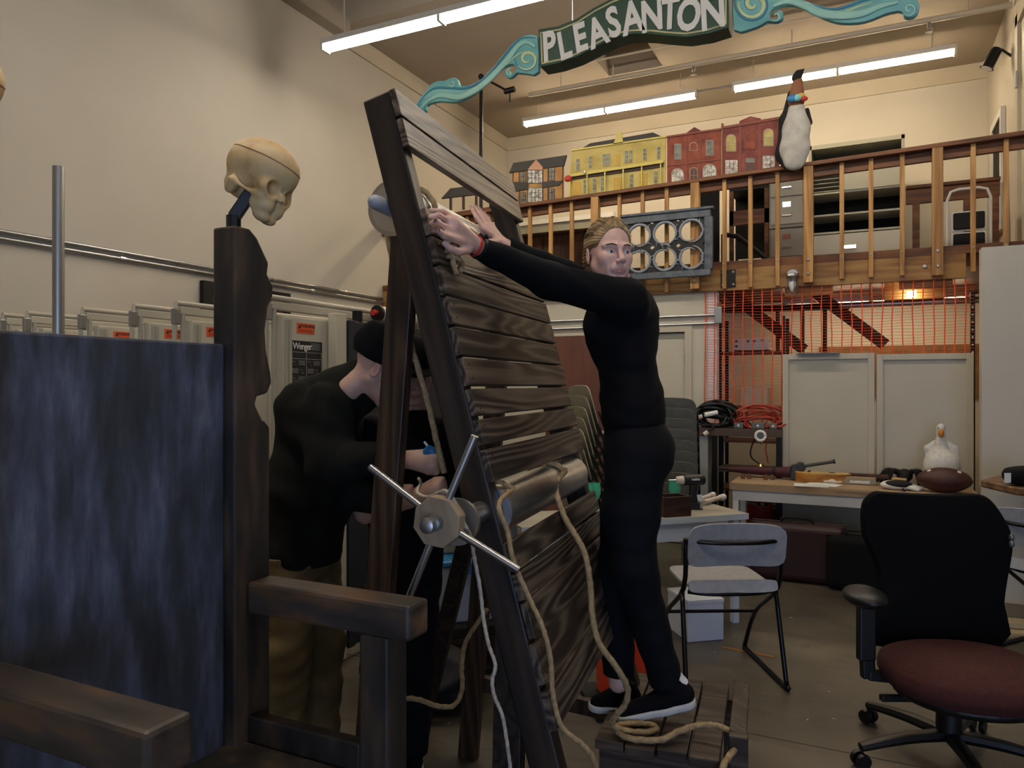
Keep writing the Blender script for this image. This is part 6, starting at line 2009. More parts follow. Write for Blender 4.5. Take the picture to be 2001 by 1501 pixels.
# slotted grey upright leaning by the bench
lu = thing('slotted_bar', 'grey slotted metal bar leaning beside the bench', 'bar', Pz(1346, 985, .7))
a, b = P(1357, 832, 6.4), P(1338, 1010, 6.2)
MB().beam(a, b, .05, .03).build('bar', 'galv', lu)
for k in range(10):
    c_ = a.lerp(b, .08 + k * .09)
    MB().cyl(c_ + C(.012, -.017, 0), c_ + C(.012, -.019, 0), .01, 8).build('slot', 'void', lu)
MB().beam(b, V((b.x, b.y, .0)), .05, .03).build('foot', 'galv', lu)

# ------------------------------------------------------------------ white table in the middle with props
tb0, tdir = C(1.58, 4.97, 0), C(-.952, -.307, 0)
MT = frame(tb0, -tdir, C(-.307, .952, 0))            # x to the right end at 0, y back
wt_ = thing('white_work_table', 'white table with pale top behind the standing person', 'table', MT @ V((-.75, .25, 0)))
flat('table_white', '#b9c3cc', 0.5)
mottled('table_top_m', [(0.3, '#8f8a7c'), (0.7, '#a39d8d')], 4, 4, 0.5)
ZT = .74
box('top', 'table_top_m', (-1.6, 0, ZT - .018), (0, .5, ZT), wt_, .004, MT)
box('edge_strip', 'table_white', (-1.6, -.004, ZT - .04), (.004, .0, ZT - .001), wt_, M=MT)
box('front_apron', 'table_white', (-1.5, .03, ZT - .16), (-.13, .05, ZT - .019), wt_, M=MT)
for x in (-1.53, -.09):
    for y in (.03, .42):
        box('leg', 'table_white', (x, y, 0), (x + .045, y + .045, ZT - .019), wt_, .003, MT)
box('paper_note', 'paper', (-.29, .028, ZT - .1), (-.14, .0295, ZT - .03), wt_, M=MT)
tt = lambda u, v: Pz(u, v, ZT)
# dark wooden box
wood('box_wood', '#170c08', '#2c1710', '#3d2216', along=0, freq=5)
wb = thing('dark_wooden_box', 'dark wooden box at the near edge of the white table', 'box', MT @ V((-.5, .1, ZT)))
for a, b, n_ in (((-.62, .02, 0), (-.42, .035, .13), 'side'), ((-.62, .165, 0), (-.42, .18, .13), 'side'), ((-.62, .035, 0), (-.605, .165, .13), 'end'), ((-.435, .035, 0), (-.42, .165, .13), 'end'), ((-.605, .035, 0), (-.435, .165, .012), 'bottom')):
    box(n_, 'box_wood', (a[0], a[1], ZT + a[2] + .001), (b[0], b[1], ZT + b[2]), wb, .002, MT)
# goblets
m_, n, l, b_ = base('green_glass', .05)
b_.inputs['Base Color'].default_value = hx('#7fe6c6'); b_.inputs['Transmission Weight'].default_value = .72; b_.inputs['IOR'].default_value = 1.12
def goblet(u, v0, y, lab, hgt):
    c = P(u, v0, y); c.z = ZT + .001
    t = thing('green_goblet', lab, 'goblet', c, group='green glass goblets')
    k = hgt / .2
    MB().lathe([(.036 * k, 0), (.034 * k, .006 * k), (.008 * k, .02 * k), (.012 * k, .04 * k), (.007 * k, .055 * k), (.012 * k, .075 * k)], c, (0, 0, 1), 18).build('stem', 'green_glass', t, smooth=1)
    MB().lathe([(.012 * k, .075 * k), (.032 * k, .1 * k), (.042 * k, .135 * k), (.04 * k, .175 * k), (.037 * k, .2 * k), (.034 * k, .2 * k), (.038 * k, .135 * k), (.01 * k, .085 * k)], c, (0, 0, 1), 18, cap=False).build('bowl', 'green_glass', t, smooth=1)
goblet(1318, 973, 5.15, 'green glass goblet next to the power drill', .2)
goblet(1147, 966, 4.85, 'green glass goblet left of the standing person, nearer one', .2)
goblet(1162, 964, 4.98, 'green glass goblet left of the standing person, farther one', .2)
# drill
flat('drill_black', '#111113', 0.45)
dr_ = thing('power_drill', 'black cordless power drill standing on its battery on the white table', 'drill', tt(1352, 998))
d0 = tt(1357, 998) + C(0, .06, 0); d0.z = ZT
MD = frame(d0, C(1, .15, 0), C(-.15, 1, 0)) @ Matrix.Scale(.86, 4)
box('battery', 'drill_black', (-.075, -.04, .001), (.075, .04, .06), dr_, .008, MD)
MB().loft([[(x * sx + ox, y * .028, z) for x, y in ((-1, -1), (1, -1), (1, 1), (-1, 1))] for z, sx, ox in ((.058, .04, .0), (.12, .026, .004), (.2, .028, .012))]).build('handle', 'drill_black', dr_, M=MD, bevel=.008)
MB().lathe([(.03, -.075), (.042, -.07), (.045, .03), (.045, .085), (.035, .1)], (.0, 0, .235), (1, 0, 0), 18).build('motor_housing', 'drill_black', dr_, smooth=1, M=MD)
MB().lathe([(.024, -.135), (.03, -.13), (.034, -.076)], (.0, 0, .235), (1, 0, 0), 16).build('chuck_collar', 'tissue_m', dr_, smooth=1, M=MD)
MB().lathe([(.006, -.2), (.008, -.134)], (.0, 0, .235), (1, 0, 0), 10).build('bit', 'steel', dr_, M=MD)
lettering('maker_name', 'makita', .026, MD @ frame((.012, -.0455, .245), (1, 0, 0), (0, 0, 1)), 'sign_white', dr_, .0006, .0005)
box('belt_clip', 'steel', (.045, -.05, .01), (.07, -.04, .07), dr_, .003, MD)
# candle-like rolls
for u0, v0, u1, v1, l_ in ((1375, 988, 1412, 978, 'white capped tube lying at the table corner, longer one'), (1370, 982, 1392, 974, 'white capped tube behind the other tube')):
    a, b = tt(u0, v0), tt(u1, v1)
    a.z = b.z = ZT + .024
    rt = thing('white_tube', l_, 'tube', (a + b) / 2 - V((0, 0, .024)), group='white tubes on the table')
    MB().cyl(a, b, .018, 12).build('tube_body', 'tissue_m', rt, smooth=1)
    d = (b - a).normalized()
    MB().cyl(b - d * .03, b + d * .02, .0235, 14).build('cap', 'sign_white', rt, smooth=1)
flat('orange_plastic', '#c9492a', 0.5)
o0 = tt(1335, 988)
solid('orange_clip', lambda p: np.abs(cone(p, (-.03, 0, .012), (.03, 0, .012), .016, .01)) - .004, (-.06, -.03, -.002), (.06, .03, .035), .004, 'orange_plastic', None, Matrix.Translation(V((o0.x, o0.y + .1, ZT + .001))), lab='small orange clip beside the wooden box', cat='clip')
box('white_card', 'paper', (-.22, .3, ZT + .001), (-.16, .302, ZT + .09), None, M=MT, lab='small white card standing behind the drill', cat='card')

# ------------------------------------------------------------------ folding chairs
mottled('chair_plastic', [(0.3, '#8b8a8c'), (0.7, '#9b9a9c')], 30, 3, 0.45)
flat('chair_tube', '#0c0c0f', 0.3, 0.4)
def shell(name, w_, h_, curve, th, M_, par, mat='chair_plastic', corner=.05, n=14, m=8):
    """curved rounded panel: x across, z up, bulging along -y"""
    def pt(i, j, off):
        a = -1 + 2 * i / n; b = -1 + 2 * j / m
        # superellipse-like corner rounding
        x = a * w_ / 2 * (1 - .0 * abs(b)); z = b * h_ / 2
        k = max(abs(a), abs(b))
        r = (abs(a) ** 6 + abs(b) ** 6) ** (1 / 6) if k > 0 else 1
        s_ = k / r if r > 0 else 1
        x *= s_; z *= s_
        y = curve * (2 * x / w_) ** 2 + off
        return V((x, y, z))
    mb = MB()
    F_ = [[pt(i, j, 0) for j in range(m + 1)] for i in range(n + 1)]
    B_ = [[pt(i, j, th) for j in range(m + 1)] for i in range(n + 1)]
    for G_, fl in ((F_, 0), (B_, 1)):
        k = len(mb.v)
        mb.v += [q for row in G_ for q in row]
        for i in range(n):
            for j in range(m):
                q = (k + i * (m + 1) + j, k + (i + 1) * (m + 1) + j, k + (i + 1) * (m + 1) + j + 1, k + i * (m + 1) + j + 1)
                mb.f.append(q if fl else q[::-1])
    rim = [(i, 0) for i in range(n + 1)] + [(n, j) for j in range(1, m + 1)] + [(i, m) for i in range(n - 1, -1, -1)] + [(0, j) for j in range(m - 1, 0, -1)]
    N = (n + 1) * (m + 1)
    for q in range(len(rim)):
        a = rim[q]; b = rim[(q + 1) % len(rim)]
        ia, ib = a[0] * (m + 1) + a[1], b[0] * (m + 1) + b[1]
        mb.f.append((ia, ib, ib + N, ia + N))
    return mb.build(name, mat, par, smooth=1, M=M_)
def folding_chair(M0, lab, s=1.13):
    """local: y is the way the chair faces"""
    M1 = M0 @ Matrix.Scale(s, 4)
    t = thing('folding_chair', lab, 'chair', M0.translation, group='grey folding chairs')
    bk = shell('backrest', .455, .205, .035, .012, M1 @ Matrix.Translation((0, -.235, .675)) @ Matrix.Rotation(math.radians(10), 4, 'X') @ Matrix.Rotation(PI, 4, 'Z'), t)
    st = shell('seat', .42, .40, .0, .014, M1 @ Matrix.Translation((0, .02, .452)) @ Matrix.Rotation(PI / 2, 4, 'X') @ Matrix.Rotation(0, 4, 'Z'), t)
    shell('seat_rear_lip', .42, .06, .03, .012, M1 @ Matrix.Translation((0, -.185, .462)) @ Matrix.Rotation(math.radians(-20), 4, 'X') @ Matrix.Rotation(PI, 4, 'Z'), t)
    r = .0115
    for sx in (-1, 1):
        x = sx * .225
        # back upright running down to the front foot, rear leg, floor runner
        pts = [(x, -.225, .70), (x, -.19, .46), (x * 1.02, .12, .25), (x * 1.02, .27, .03), (x * 1.02, .265, .012), (x * 1.02, .24, .012), (x * 1.05, -.24, .012), (x * 1.05, -.27, .02), (x * 1.04, -.26, .05), (x, -.16, .44)]
        MB().tube([M1 @ V(q) for q in spline(pts, 4)], r * s, 8).build('side_frame', 'chair_tube', t, smooth=2)
    MB().tube([M1 @ V(q) for q in spline([(-.225, -.225, .695), (-.22, -.25, .695), (-.1, -.288, .69), (.1, -.288, .69), (.22, -.25, .695), (.225, -.225, .695)], 4)], r * s * .9, 8).build('back_bar', 'chair_tube', t, smooth=2)
    MB().tube([M1 @ V(q) for q in spline([(-.2, -.17, .436), (-.1, -.2, .432), (.1, -.2, .432), (.2, -.17, .436)], 4)], r * s * .9, 8).build('seat_rail', 'chair_tube', t, smooth=2)
    MB().cyl(M1 @ V((-.225, .1, .26)), M1 @ V((.225, .1, .26)), r * s * .8, 8).build('cross_bar', 'chair_tube', t)
    return t
def Cmat(x, y, rot):
    """camera-aligned placement, rot about z from facing away"""
    return Matrix.Translation(C(x, y, 0)) @ Matrix.Rotation(YAW + rot, 4, 'Z')
folding_chair(Cmat(1.16, 4.17, math.radians(2)), 'grey plastic folding chair seen from behind in front of the white table')
folding_chair(Cmat(3.30, 4.40, math.radians(-62)), 'folding chair cut off by the right edge of the picture')
# stacks of chairs behind the table
mottled('stack_plastic', [(0.3, '#5c5a50'), (0.7, '#68665b')], 20, 3, 0.5)
mottled('stack_beige', [(0.3, '#8d8672'), (0.7, '#9a937e')], 20, 3, 0.5)
def stack_chair(mat):
    t = thing('stacking_chair', 'x', 'chair', (0, 0, 0))
    I = Matrix.Identity(4)
    shell('back_shell', .46, .42, .03, .008, Matrix.Translation((0, -.30, .63)) @ Matrix.Rotation(math.radians(16), 4, 'X') @ Matrix.Rotation(PI, 4, 'Z'), t, mat)
    shell('seat_shell', .44, .42, .0, .01, Matrix.Translation((0, -.02, .44)) @ Matrix.Rotation(PI / 2, 4, 'X'), t, mat)
    for sx in (-1, 1):
        x = sx * .24
        MB().tube(spline([(x * 1.05, .22, 0), (x, .17, .40), (x, .12, .435), (x, -.15, .435), (x, -.2, .40), (x * 1.05, -.27, 0)], 4), .011, 8).build('leg_frame', 'chair_tube', t, smooth=2)
        MB().tube(spline([(x, -.15, .435), (x * 1.03, -.22, .52), (x * .98, -.3, .72)], 4), .01, 8).build('back_support', 'chair_tube', t, smooth=2)
    return t
sc1 = stack_chair('stack_plastic')
n1 = 9
ORD = ['topmost', 'second', 'third', 'fourth', 'fifth', 'sixth', 'seventh', 'eighth', 'ninth', 'tenth']
M_base = Matrix.Translation(P(1305, CV, 6.15) * V((1, 1, 0)) if False else V((P(1305, CV, 6.15).x, P(1305, CV, 6.15).y, 0))) @ Matrix.Rotation(YAW - .2, 4, 'Z')
for k in range(n1):
    M_ = Matrix.Translation((0, 0, .083 * k)) @ Matrix.Translation(M_base.to_3x3() @ V((0, .036 * k, 0))) @ M_base
    lab = ORD[n1 - 1 - k] + ' chair from the top in the grey stack right of the standing person'
    if k == n1 - 1:
        lab = 'topmost chair of the stack right of the standing person'
    if k == 0:
        sc1.matrix_world = M_; sc1['label'] = lab; sc1['group'] = 'stacked chairs right of the person'
    else:
        dup(sc1, M_, lab, 'stacked chairs right of the person')
sc2 = stack_chair('stack_beige')
c2 = P(1190, CV, 6.0)
M_base2 = Matrix.Translation(V((c2.x, c2.y, 0))) @ Matrix.Rotation(YAW - 1.25, 4, 'Z')
for k in range(10):
    M_ = Matrix.Translation((0, 0, .085 * k)) @ Matrix.Translation(M_base2.to_3x3() @ V((0, .012 * k, 0))) @ M_base2
    lab = ORD[9 - k] + ' chair from the top in the beige stack left of the standing person'
    if k == 9:
        lab = 'topmost beige chair of the stack behind the rack'
    if k == 0:
        sc2.matrix_world = M_; sc2['label'] = lab; sc2['group'] = 'stacked chairs behind the rack'
    else:
        dup(sc2, M_, lab, 'stacked chairs behind the rack')
# brown plywood sheet leaning on the wall
mottled('plywood_red', [(0.3, '#4f2a20'), (0.7, '#66392b')], 3, 5, 0.6, stretch=(3, 3, .6))
x0, x1 = pq(1066, 7.3), pq(1166, 7.3)
zt = Pq(1110, 656, 7.35).z
py = thing('plywood_sheet', 'red-brown plywood sheet leaning on the white wall behind the rack', 'plywood', ((x0 + x1) / 2, 7.3, 0))
MB().hexa([(x0, 7.2, 0), (x1 + .3, 7.2, 0), (x1 + .3, 7.22, 0), (x0, 7.22, 0), (x0, 7.40, zt), (x1 + .3, 7.40, zt), (x1 + .3, 7.42, zt), (x0, 7.42, zt)]).build('sheet', 'plywood_red', py)
MB().ell(V((x0 + .1, 7.3, 1.45)), .01, 8, 6).build('nail_head', 'sign_white', py)

# ------------------------------------------------------------------ office chair
mottled('mesh_black', [(0.3, '#050506'), (0.7, '#08080a')], 60, 2, 0.85, spec=0.15)
mottled('seat_maroon', [(0.3, '#3a1512'), (0.7, '#4a1c17')], 50, 3, 0.9, bump=0.1)
flat('plastic_black', '#0b0b0d', 0.45)
oc = thing('office_chair', 'black office chair with maroon seat in the right foreground', 'chair', C(1.86, 3.15, 0))
def crop6(x, y):
    return (1640 + x / 4.17, 940 + y / 4.17)
outl = [(186, 300), (198, 190), (240, 125), (305, 88), (400, 92), (700, 108), (980, 110), (1120, 108), (1200, 130), (1270, 195), (1335, 290), (1392, 400), (1412, 520), (1405, 620), (1372, 800), (1345, 1000), (1318, 1345), (305, 1345), (308, 1040), (322, 760), (255, 570), (200, 440)]
so = smooth2(outl, 3)
mb = MB()
def bpt(u, v, dy):
    x = (u - 1833) / 150
    return P(u, v, 3.36 - .07 * (1 - x * x) + dy)
YB = 3.36
poly_f = [P(u, v, YB) for u, v in [crop6(*q) for q in so]]
cen = V((0, 0, 0))
for q in poly_f: cen += q
cen /= len(poly_f)
away = C(0, 1, 0)
rings = []
for k, off in ((1.0, .02), (1.0, .0), (.97, -.012), (.6, -.03), (.02, -.036)):
    rings.append([cen + (q - cen) * k + away * (off + .0) for q in poly_f])
mb.loft(rings, cap=True)
mb.build('backrest', 'mesh_black', oc, smooth=1)
seat_c = C(1.875, 3.05, .42)
ex, ey = C(.99, -.12, 0), C(.12, .99, 0)
Rm = np.array([[ex.x, ey.x, 0], [ex.y, ey.y, 0], [0, 0, 1]])
def seat_f(p):
    q = (p - np.array(seat_c)) @ Rm
    x = np.abs(q[:, 0]) / .325; y = np.abs(q[:, 1]) / .29
    r = (x ** 3 + y ** 3) ** (1 / 3)
    top = .068 - .05 * np.clip(r - .55, 0, 1) ** 2 * 4
    dz = np.maximum(q[:, 2] - top, -q[:, 2] - .075)
    return np.maximum((r - 1) * .25, dz) * .8 + .0
def seat_s(p):
    q = (p - np.array(seat_c)) @ Rm
    return ellip(q, (0, 0, -.01), (.34, .32, .095)) * .5 + seat_f(p) * .5
solid('seat', seat_s, np.array(seat_c) - .42, np.array(seat_c) + .42, .012, 'seat_maroon', oc)
solid('seat_pan', lambda p: ellip((p - np.array(seat_c)) @ Rm, (0, 0, -.08), (.29, .26, .06)), np.array(seat_c) - .4, np.array(seat_c) + .4, .014, 'plastic_black', oc)
colc = C(1.855, 3.15, 0)
MB().lathe([(.05, .1), (.05, .26), (.038, .26), (.038, .36), (.06, .36)], colc, (0, 0, 1), 20).build('gas_column', 'plastic_black', oc, smooth=1)
MB().beam(C(1.53, 3.08, .30), C(1.78, 3.1, .29), .03, .025).build('tilt_lever', 'plastic_black', oc, bevel=.004)
for k in range(5):
    a = YAW + PI + .12 + k * 2 * PI / 5 
    d = V((math.cos(a), math.sin(a), 0))
    p0, p1 = colc + V((0, 0, .115)), colc + d * .40 + V((0, 0, .085))
    ar = MB().tube(spline([p0, p0.lerp(p1, .5) + V((0, 0, .012)), p1], 4), [.034, .033, .032, .031, .03, .028, .026, .024, .022], 8, flat=.8).build('base_arm', 'plastic_black', oc, smooth=1)
    sd = d.cross(V((0, 0, 1)))
    for s in (-.016, .016):
        MB().lathe([(.03, -.011), (.033, 0), (.03, .011)], colc + d * .40 + sd * s * 1.3 + V((0, 0, .033)), sd, 14).build('caster_wheel', 'plastic_black', ar, smooth=1)
for sx, uc in ((-1, 1690),):
    pc_ = P(1690, 1166, 3.15)
    solid('arm_pad', lambda p: ellip((p - np.array(pc_)) @ Rm, (0, 0, 0), (.085, .13, .04)) + .0, np.array(pc_) - .16, np.array(pc_) + .16, .008, 'plastic_black', oc)
    MB().beam(P(1692, 1185, 3.15), P(1692, 1290, 3.15), .07, .045, up=C(0, 1, 0)).build('arm_post', 'plastic_black', oc, bevel=.008)
    MB().beam(P(1694, 1285, 3.15), P(1696, 1325, 3.15), .055, .04, up=C(0, 1, 0)).build('arm_post', 'plastic_black', oc, bevel=.008)
    MB().beam(P(1694, 1318, 3.15), P(1760, 1325, 3.15), .05, .04).build('arm_bracket', 'plastic_black', oc, bevel=.006)
pr = C(2.30, 3.15, .70)
solid('arm_pad', lambda p: ellip((p - np.array(pr)) @ Rm, (0, 0, 0), (.085, .13, .04)), np.array(pr) - .16, np.array(pr) + .16, .01, 'plastic_black', oc)
MB().beam(pr - V((0, 0, .04)), V((pr.x, pr.y, .33)), .06, .045, up=C(0, 1, 0)).build('arm_post', 'plastic_black', oc, bevel=.008)
MB().beam(V((pr.x, pr.y, .345)), C(2.05, 3.1, .345), .05, .04).build('arm_bracket', 'plastic_black', oc)
for v in (1050, 1063):
    MB().ell(P(1977, v, 3.34), (.012, .012, .018), 10, 8).build('lumbar_clip', 'metal_box', oc, smooth=2)

# ------------------------------------------------------------------ small floor things on the right
mottled('suitcase_maroon', [(0.3, '#22090b'), (0.7, '#300f11')], 20, 3, 0.55)
def suitcase(name, c, w_, h_, d_, mat, lab, rz):
    t = thing(name, lab, 'suitcase', c)
    M_ = Matrix.Translation(V(c)) @ Matrix.Rotation(rz, 4, 'Z')
    box('shell', mat, (-w_ / 2, -d_ / 2, .012), (w_ / 2, d_ / 2, h_), t, .05, M_, seg=4)
    for z in (.25, .75):
        box('piping', mat, (-w_ / 2 - .004, -d_ / 2 + d_ * z - .006, .03), (w_ / 2 + .004, -d_ / 2 + d_ * z + .006, h_ + .005), t, .05, M_, seg=4)
    MB().tube([M_ @ V(q) for q in spline([(-.12, 0, h_), (-.1, 0, h_ + .04), (.1, 0, h_ + .04), (.12, 0, h_)], 4)], .011, 8).build('handle', 'black_matte', t, smooth=2)
    for x in (-w_ / 2 + .06, w_ / 2 - .06):
        MB().cyl(M_ @ V((x, -d_ / 2 + .03, .012)), M_ @ V((x, d_ / 2 - .03, .012)), .012, 8).build('foot', 'black_matte', t)
    return t
s0 = Pz(1555, 1142, 0)
suitcase('maroon_suitcase', (s0.x, s0.y + .12, 0), .72, .47, .2, 'suitcase_maroon', 'dark maroon suitcase standing in front of the desk', -.02)
s1 = Pz(1668, 1160, 0)
suitcase('black_suitcase', (s1.x + .06, s1.y + .1, 0), .5, .42, .22, 'black_soft', 'black case standing beside the maroon suitcase', -.1)
# white carton under the folding chair
mottled('carton_white', [(0.3, '#cfd2d8'), (0.7, '#dadce2')], 10, 3, 0.7)
k0 = Pz(1345, 1256, 0)
MCt = frame(k0, C(.97, .22, 0), C(-.22, .97, 0))
ct = thing('white_carton', 'plain white carton on the floor under the grey folding chair', 'carton', k0)
box('carton_body', 'carton_white', (0, 0, .001), (.24, .3, .24), ct, .003, MCt)
box('lid_flap', 'carton_white', (-.003, -.003, .235), (.243, .303, .26), ct, .003, MCt)
# orange strip of tape on the floor
flat('tape_orange', '#8a5a1c', 0.7)
a, b = Pz(1410, 1265, 0), Pz(1512, 1284, 0)
MB().beam(a + V((0, 0, .001)), b + V((0, 0, .001)), .03, .0015).build('floor_tape', 'tape_orange', None, lab='short orange tape strip on the concrete behind the folding chair', cat='tape')
# orange printed box behind the standing legs
flat('bag_orange', '#d63f1c', 0.6)
flat('bag_blue', '#5a7fb0', 0.6)
ob = C(.62, 3.75, 0)
ot = thing('orange_tool_case', 'bright orange case behind the standing legs', 'case', ob)
MO = Matrix.Translation(ob) @ Matrix.Rotation(YAW + .15, 4, 'Z')
box('case_body', 'bag_orange', (-.17, -.1, .03), (.12, .12, .36), ot, .012, MO)
box('edge_strip', 'bag_blue', (.1, -.112, .03), (.12, -.1, .37), ot, .003, MO)
box('tray', 'black_matte', (-.25, -.2, .001), (.2, .2, .03), ot, .005, MO)
for k in range(4):
    box('dark_mark', 'black_matte', (.02 + .018 * (k % 2), -.104, .12 + k * .05), (.06, -.1005, .14 + k * .05), ot, M=MO)
# round wooden table at the right edge with a dark bag
wood('table_wood', '#4a3320', '#6e4e32', '#866443', along=0, freq=5)
tc_ = C(3.62, 4.82, 0)
ZR = .955
rt2 = thing('octagonal_wood_table', 'octagonal wooden tabletop cut off by the right edge', 'table', tc_)
MB().lathe([(.48, 0), (.49, .01), (.49, .045), (.48, .05)], (tc_.x, tc_.y, ZR - .05), (0, 0, 1), 8).build('table_top', 'table_wood', rt2, bevel=.004)
MB().lathe([(.22, 0), (.2, .03), (.05, .06), (.05, ZR - .05)], (tc_.x, tc_.y, 0), (0, 0, 1), 16).build('pedestal', 'dark_wood', rt2)
bg = P(2012, 935, 4.75)
bb = thing('black_pouch', 'black pouch with a pale tag on the wooden table', 'pouch', (bg.x, bg.y, ZR))
solid('pouch', lambda p: ellip(p, (0, 0, .06), (.17, .1, .07)) * .6 + .4 * (np.max(np.abs(p - np.array((0, 0, .055))) / np.array((.15, .09, .055)), axis=1) - 1) * .06, (-.2, -.14, -.01), (.2, .14, .14), .008, 'black_soft', bb, Matrix.Translation((bg.x, bg.y, ZR + .005)) @ Matrix.Rotation(YAW, 4, 'Z'))
tgp = P(1969, 934, 4.62)
MB().beam(tgp - V((0, 0, .03)), tgp + V((0, 0, .03)), .04, .004, up=C(0, 1, 0)).build('tag', 'sign_white', bb)
# boards on the floor at the right
mottled('raw_board', [(0.3, '#a5906c'), (0.7, '#b9a582')], 5, 4, 0.7, stretch=(1, 6, 6))
for k, (u0, v0, u1, l_) in enumerate(((1957, 1246, 2080, 'pale board on the floor at the right edge, lower one'), (1962, 1238, 2080, 'pale board on the floor at the right edge, upper one'))):
    a, b = Pz(u0, v0, .0), Pz(u1, v0 + 8, .0)
    z = .02 + .042 * k
    MB().beam(V((a.x, a.y + .03, z)), V((b.x, b.y + .03, z)), .11, .038).build('floor_board', 'raw_board', None, lab=l_, cat='board', bevel=.003)

# ------------------------------------------------------------------ bins and bags behind the rack
flat('bin_white', '#a9b3c4', 0.5)
flat('bin_cream', '#a49c86', 0.6)
cr = thing('dark_utility_cart', 'low dark wheeled cart behind the rack carrying white bins', 'cart', C(-.30, 4.1, 0))
MCa = Matrix.Translation(C(-.28, 4.05, 0)) @ Matrix.Rotation(YAW + .3, 4, 'Z')
box('deck', 'black_matte', (-.35, -.25, .30), (.35, .3, .36), cr, .01, MCa)
box('lower_deck', 'black_matte', (-.35, -.25, .1), (.35, .3, .14), cr, .01, MCa)
for x in (-.33, .29):
    for y in (-.23, .25):
        box('post', 'black_metal', (x, y, .08), (x + .04, y + .04, .30), cr, 0, MCa)
        MB().lathe([(.035, -.015), (.04, 0), (.035, .015)], (x + .02, y + .02, .04), (1, 0, 0), 14).build('caster', 'black_metal', cr, smooth=1, M=MCa)
def bin_(M_, w_, d_, h_, mat, lab, rim):
    t = thing('storage_bin', lab, 'bin', M_.translation)
    MB().loft([[(sx * w_ * k / 2, sy * d_ * k / 2, z) for sx, sy in ((-1, -1), (1, -1), (1, 1), (-1, 1))] for z, k in ((.001, .88), (h_, 1.0))]).build('tub', mat, t, bevel=.012, M=M_)
    box('lid', rim, (-w_ / 2 - .01, -d_ / 2 - .01, h_), (w_ / 2 + .01, d_ / 2 + .01, h_ + .03), t, .008, M_)
    for s in (-1, 1):
        box('latch', rim, (-.03, s * (d_ / 2 + .012) - .004, h_ - .04), (.03, s * (d_ / 2 + .012) + .004, h_ + .02), t, .002, M_)
    return t
bin_(MCa @ Matrix.Translation((-.02, -.02, .36)), .5, .38, .30, 'bin_white', 'pale blue-white plastic bin on the cart behind the rack', 'tool_blue')
bin_(MCa @ Matrix.Translation((.02, .08, .69)), .34, .28, .16, 'bin_cream', 'cream bin stacked on top of the pale bin', 'bin_cream')
mottled('bag_black', [(0.3, '#0a0a0b'), (0.7, '#161617')], 8, 4, 0.7)
dcn = C(-.45, 3.72, 0)
dfl = thing('black_duffel_bag', 'black duffel bag on the floor behind the brace leg of the rack', 'bag', dcn)
solid('bag_body', lambda p: np.maximum(ellip(p, (0, 0, .14), (.30, .17, .17)) + .012 * np.sin(p[:, 0] * 30 + 3 * np.sin(p[:, 2] * 22)), -p[:, 2] + .003), (-.38, -.25, -.01), (.38, .25, .36), .012, 'bag_black', dfl, Matrix.Translation(dcn) @ Matrix.Rotation(YAW - .3, 4, 'Z'))
MB().tube(spline([dcn + V((-.12, -.05, .29)), dcn + V((-.06, -.08, .38)), dcn + V((.06, -.08, .38)), dcn + V((.12, -.05, .29))], 5), .012, 8).build('strap', 'black_matte', dfl, smooth=2)

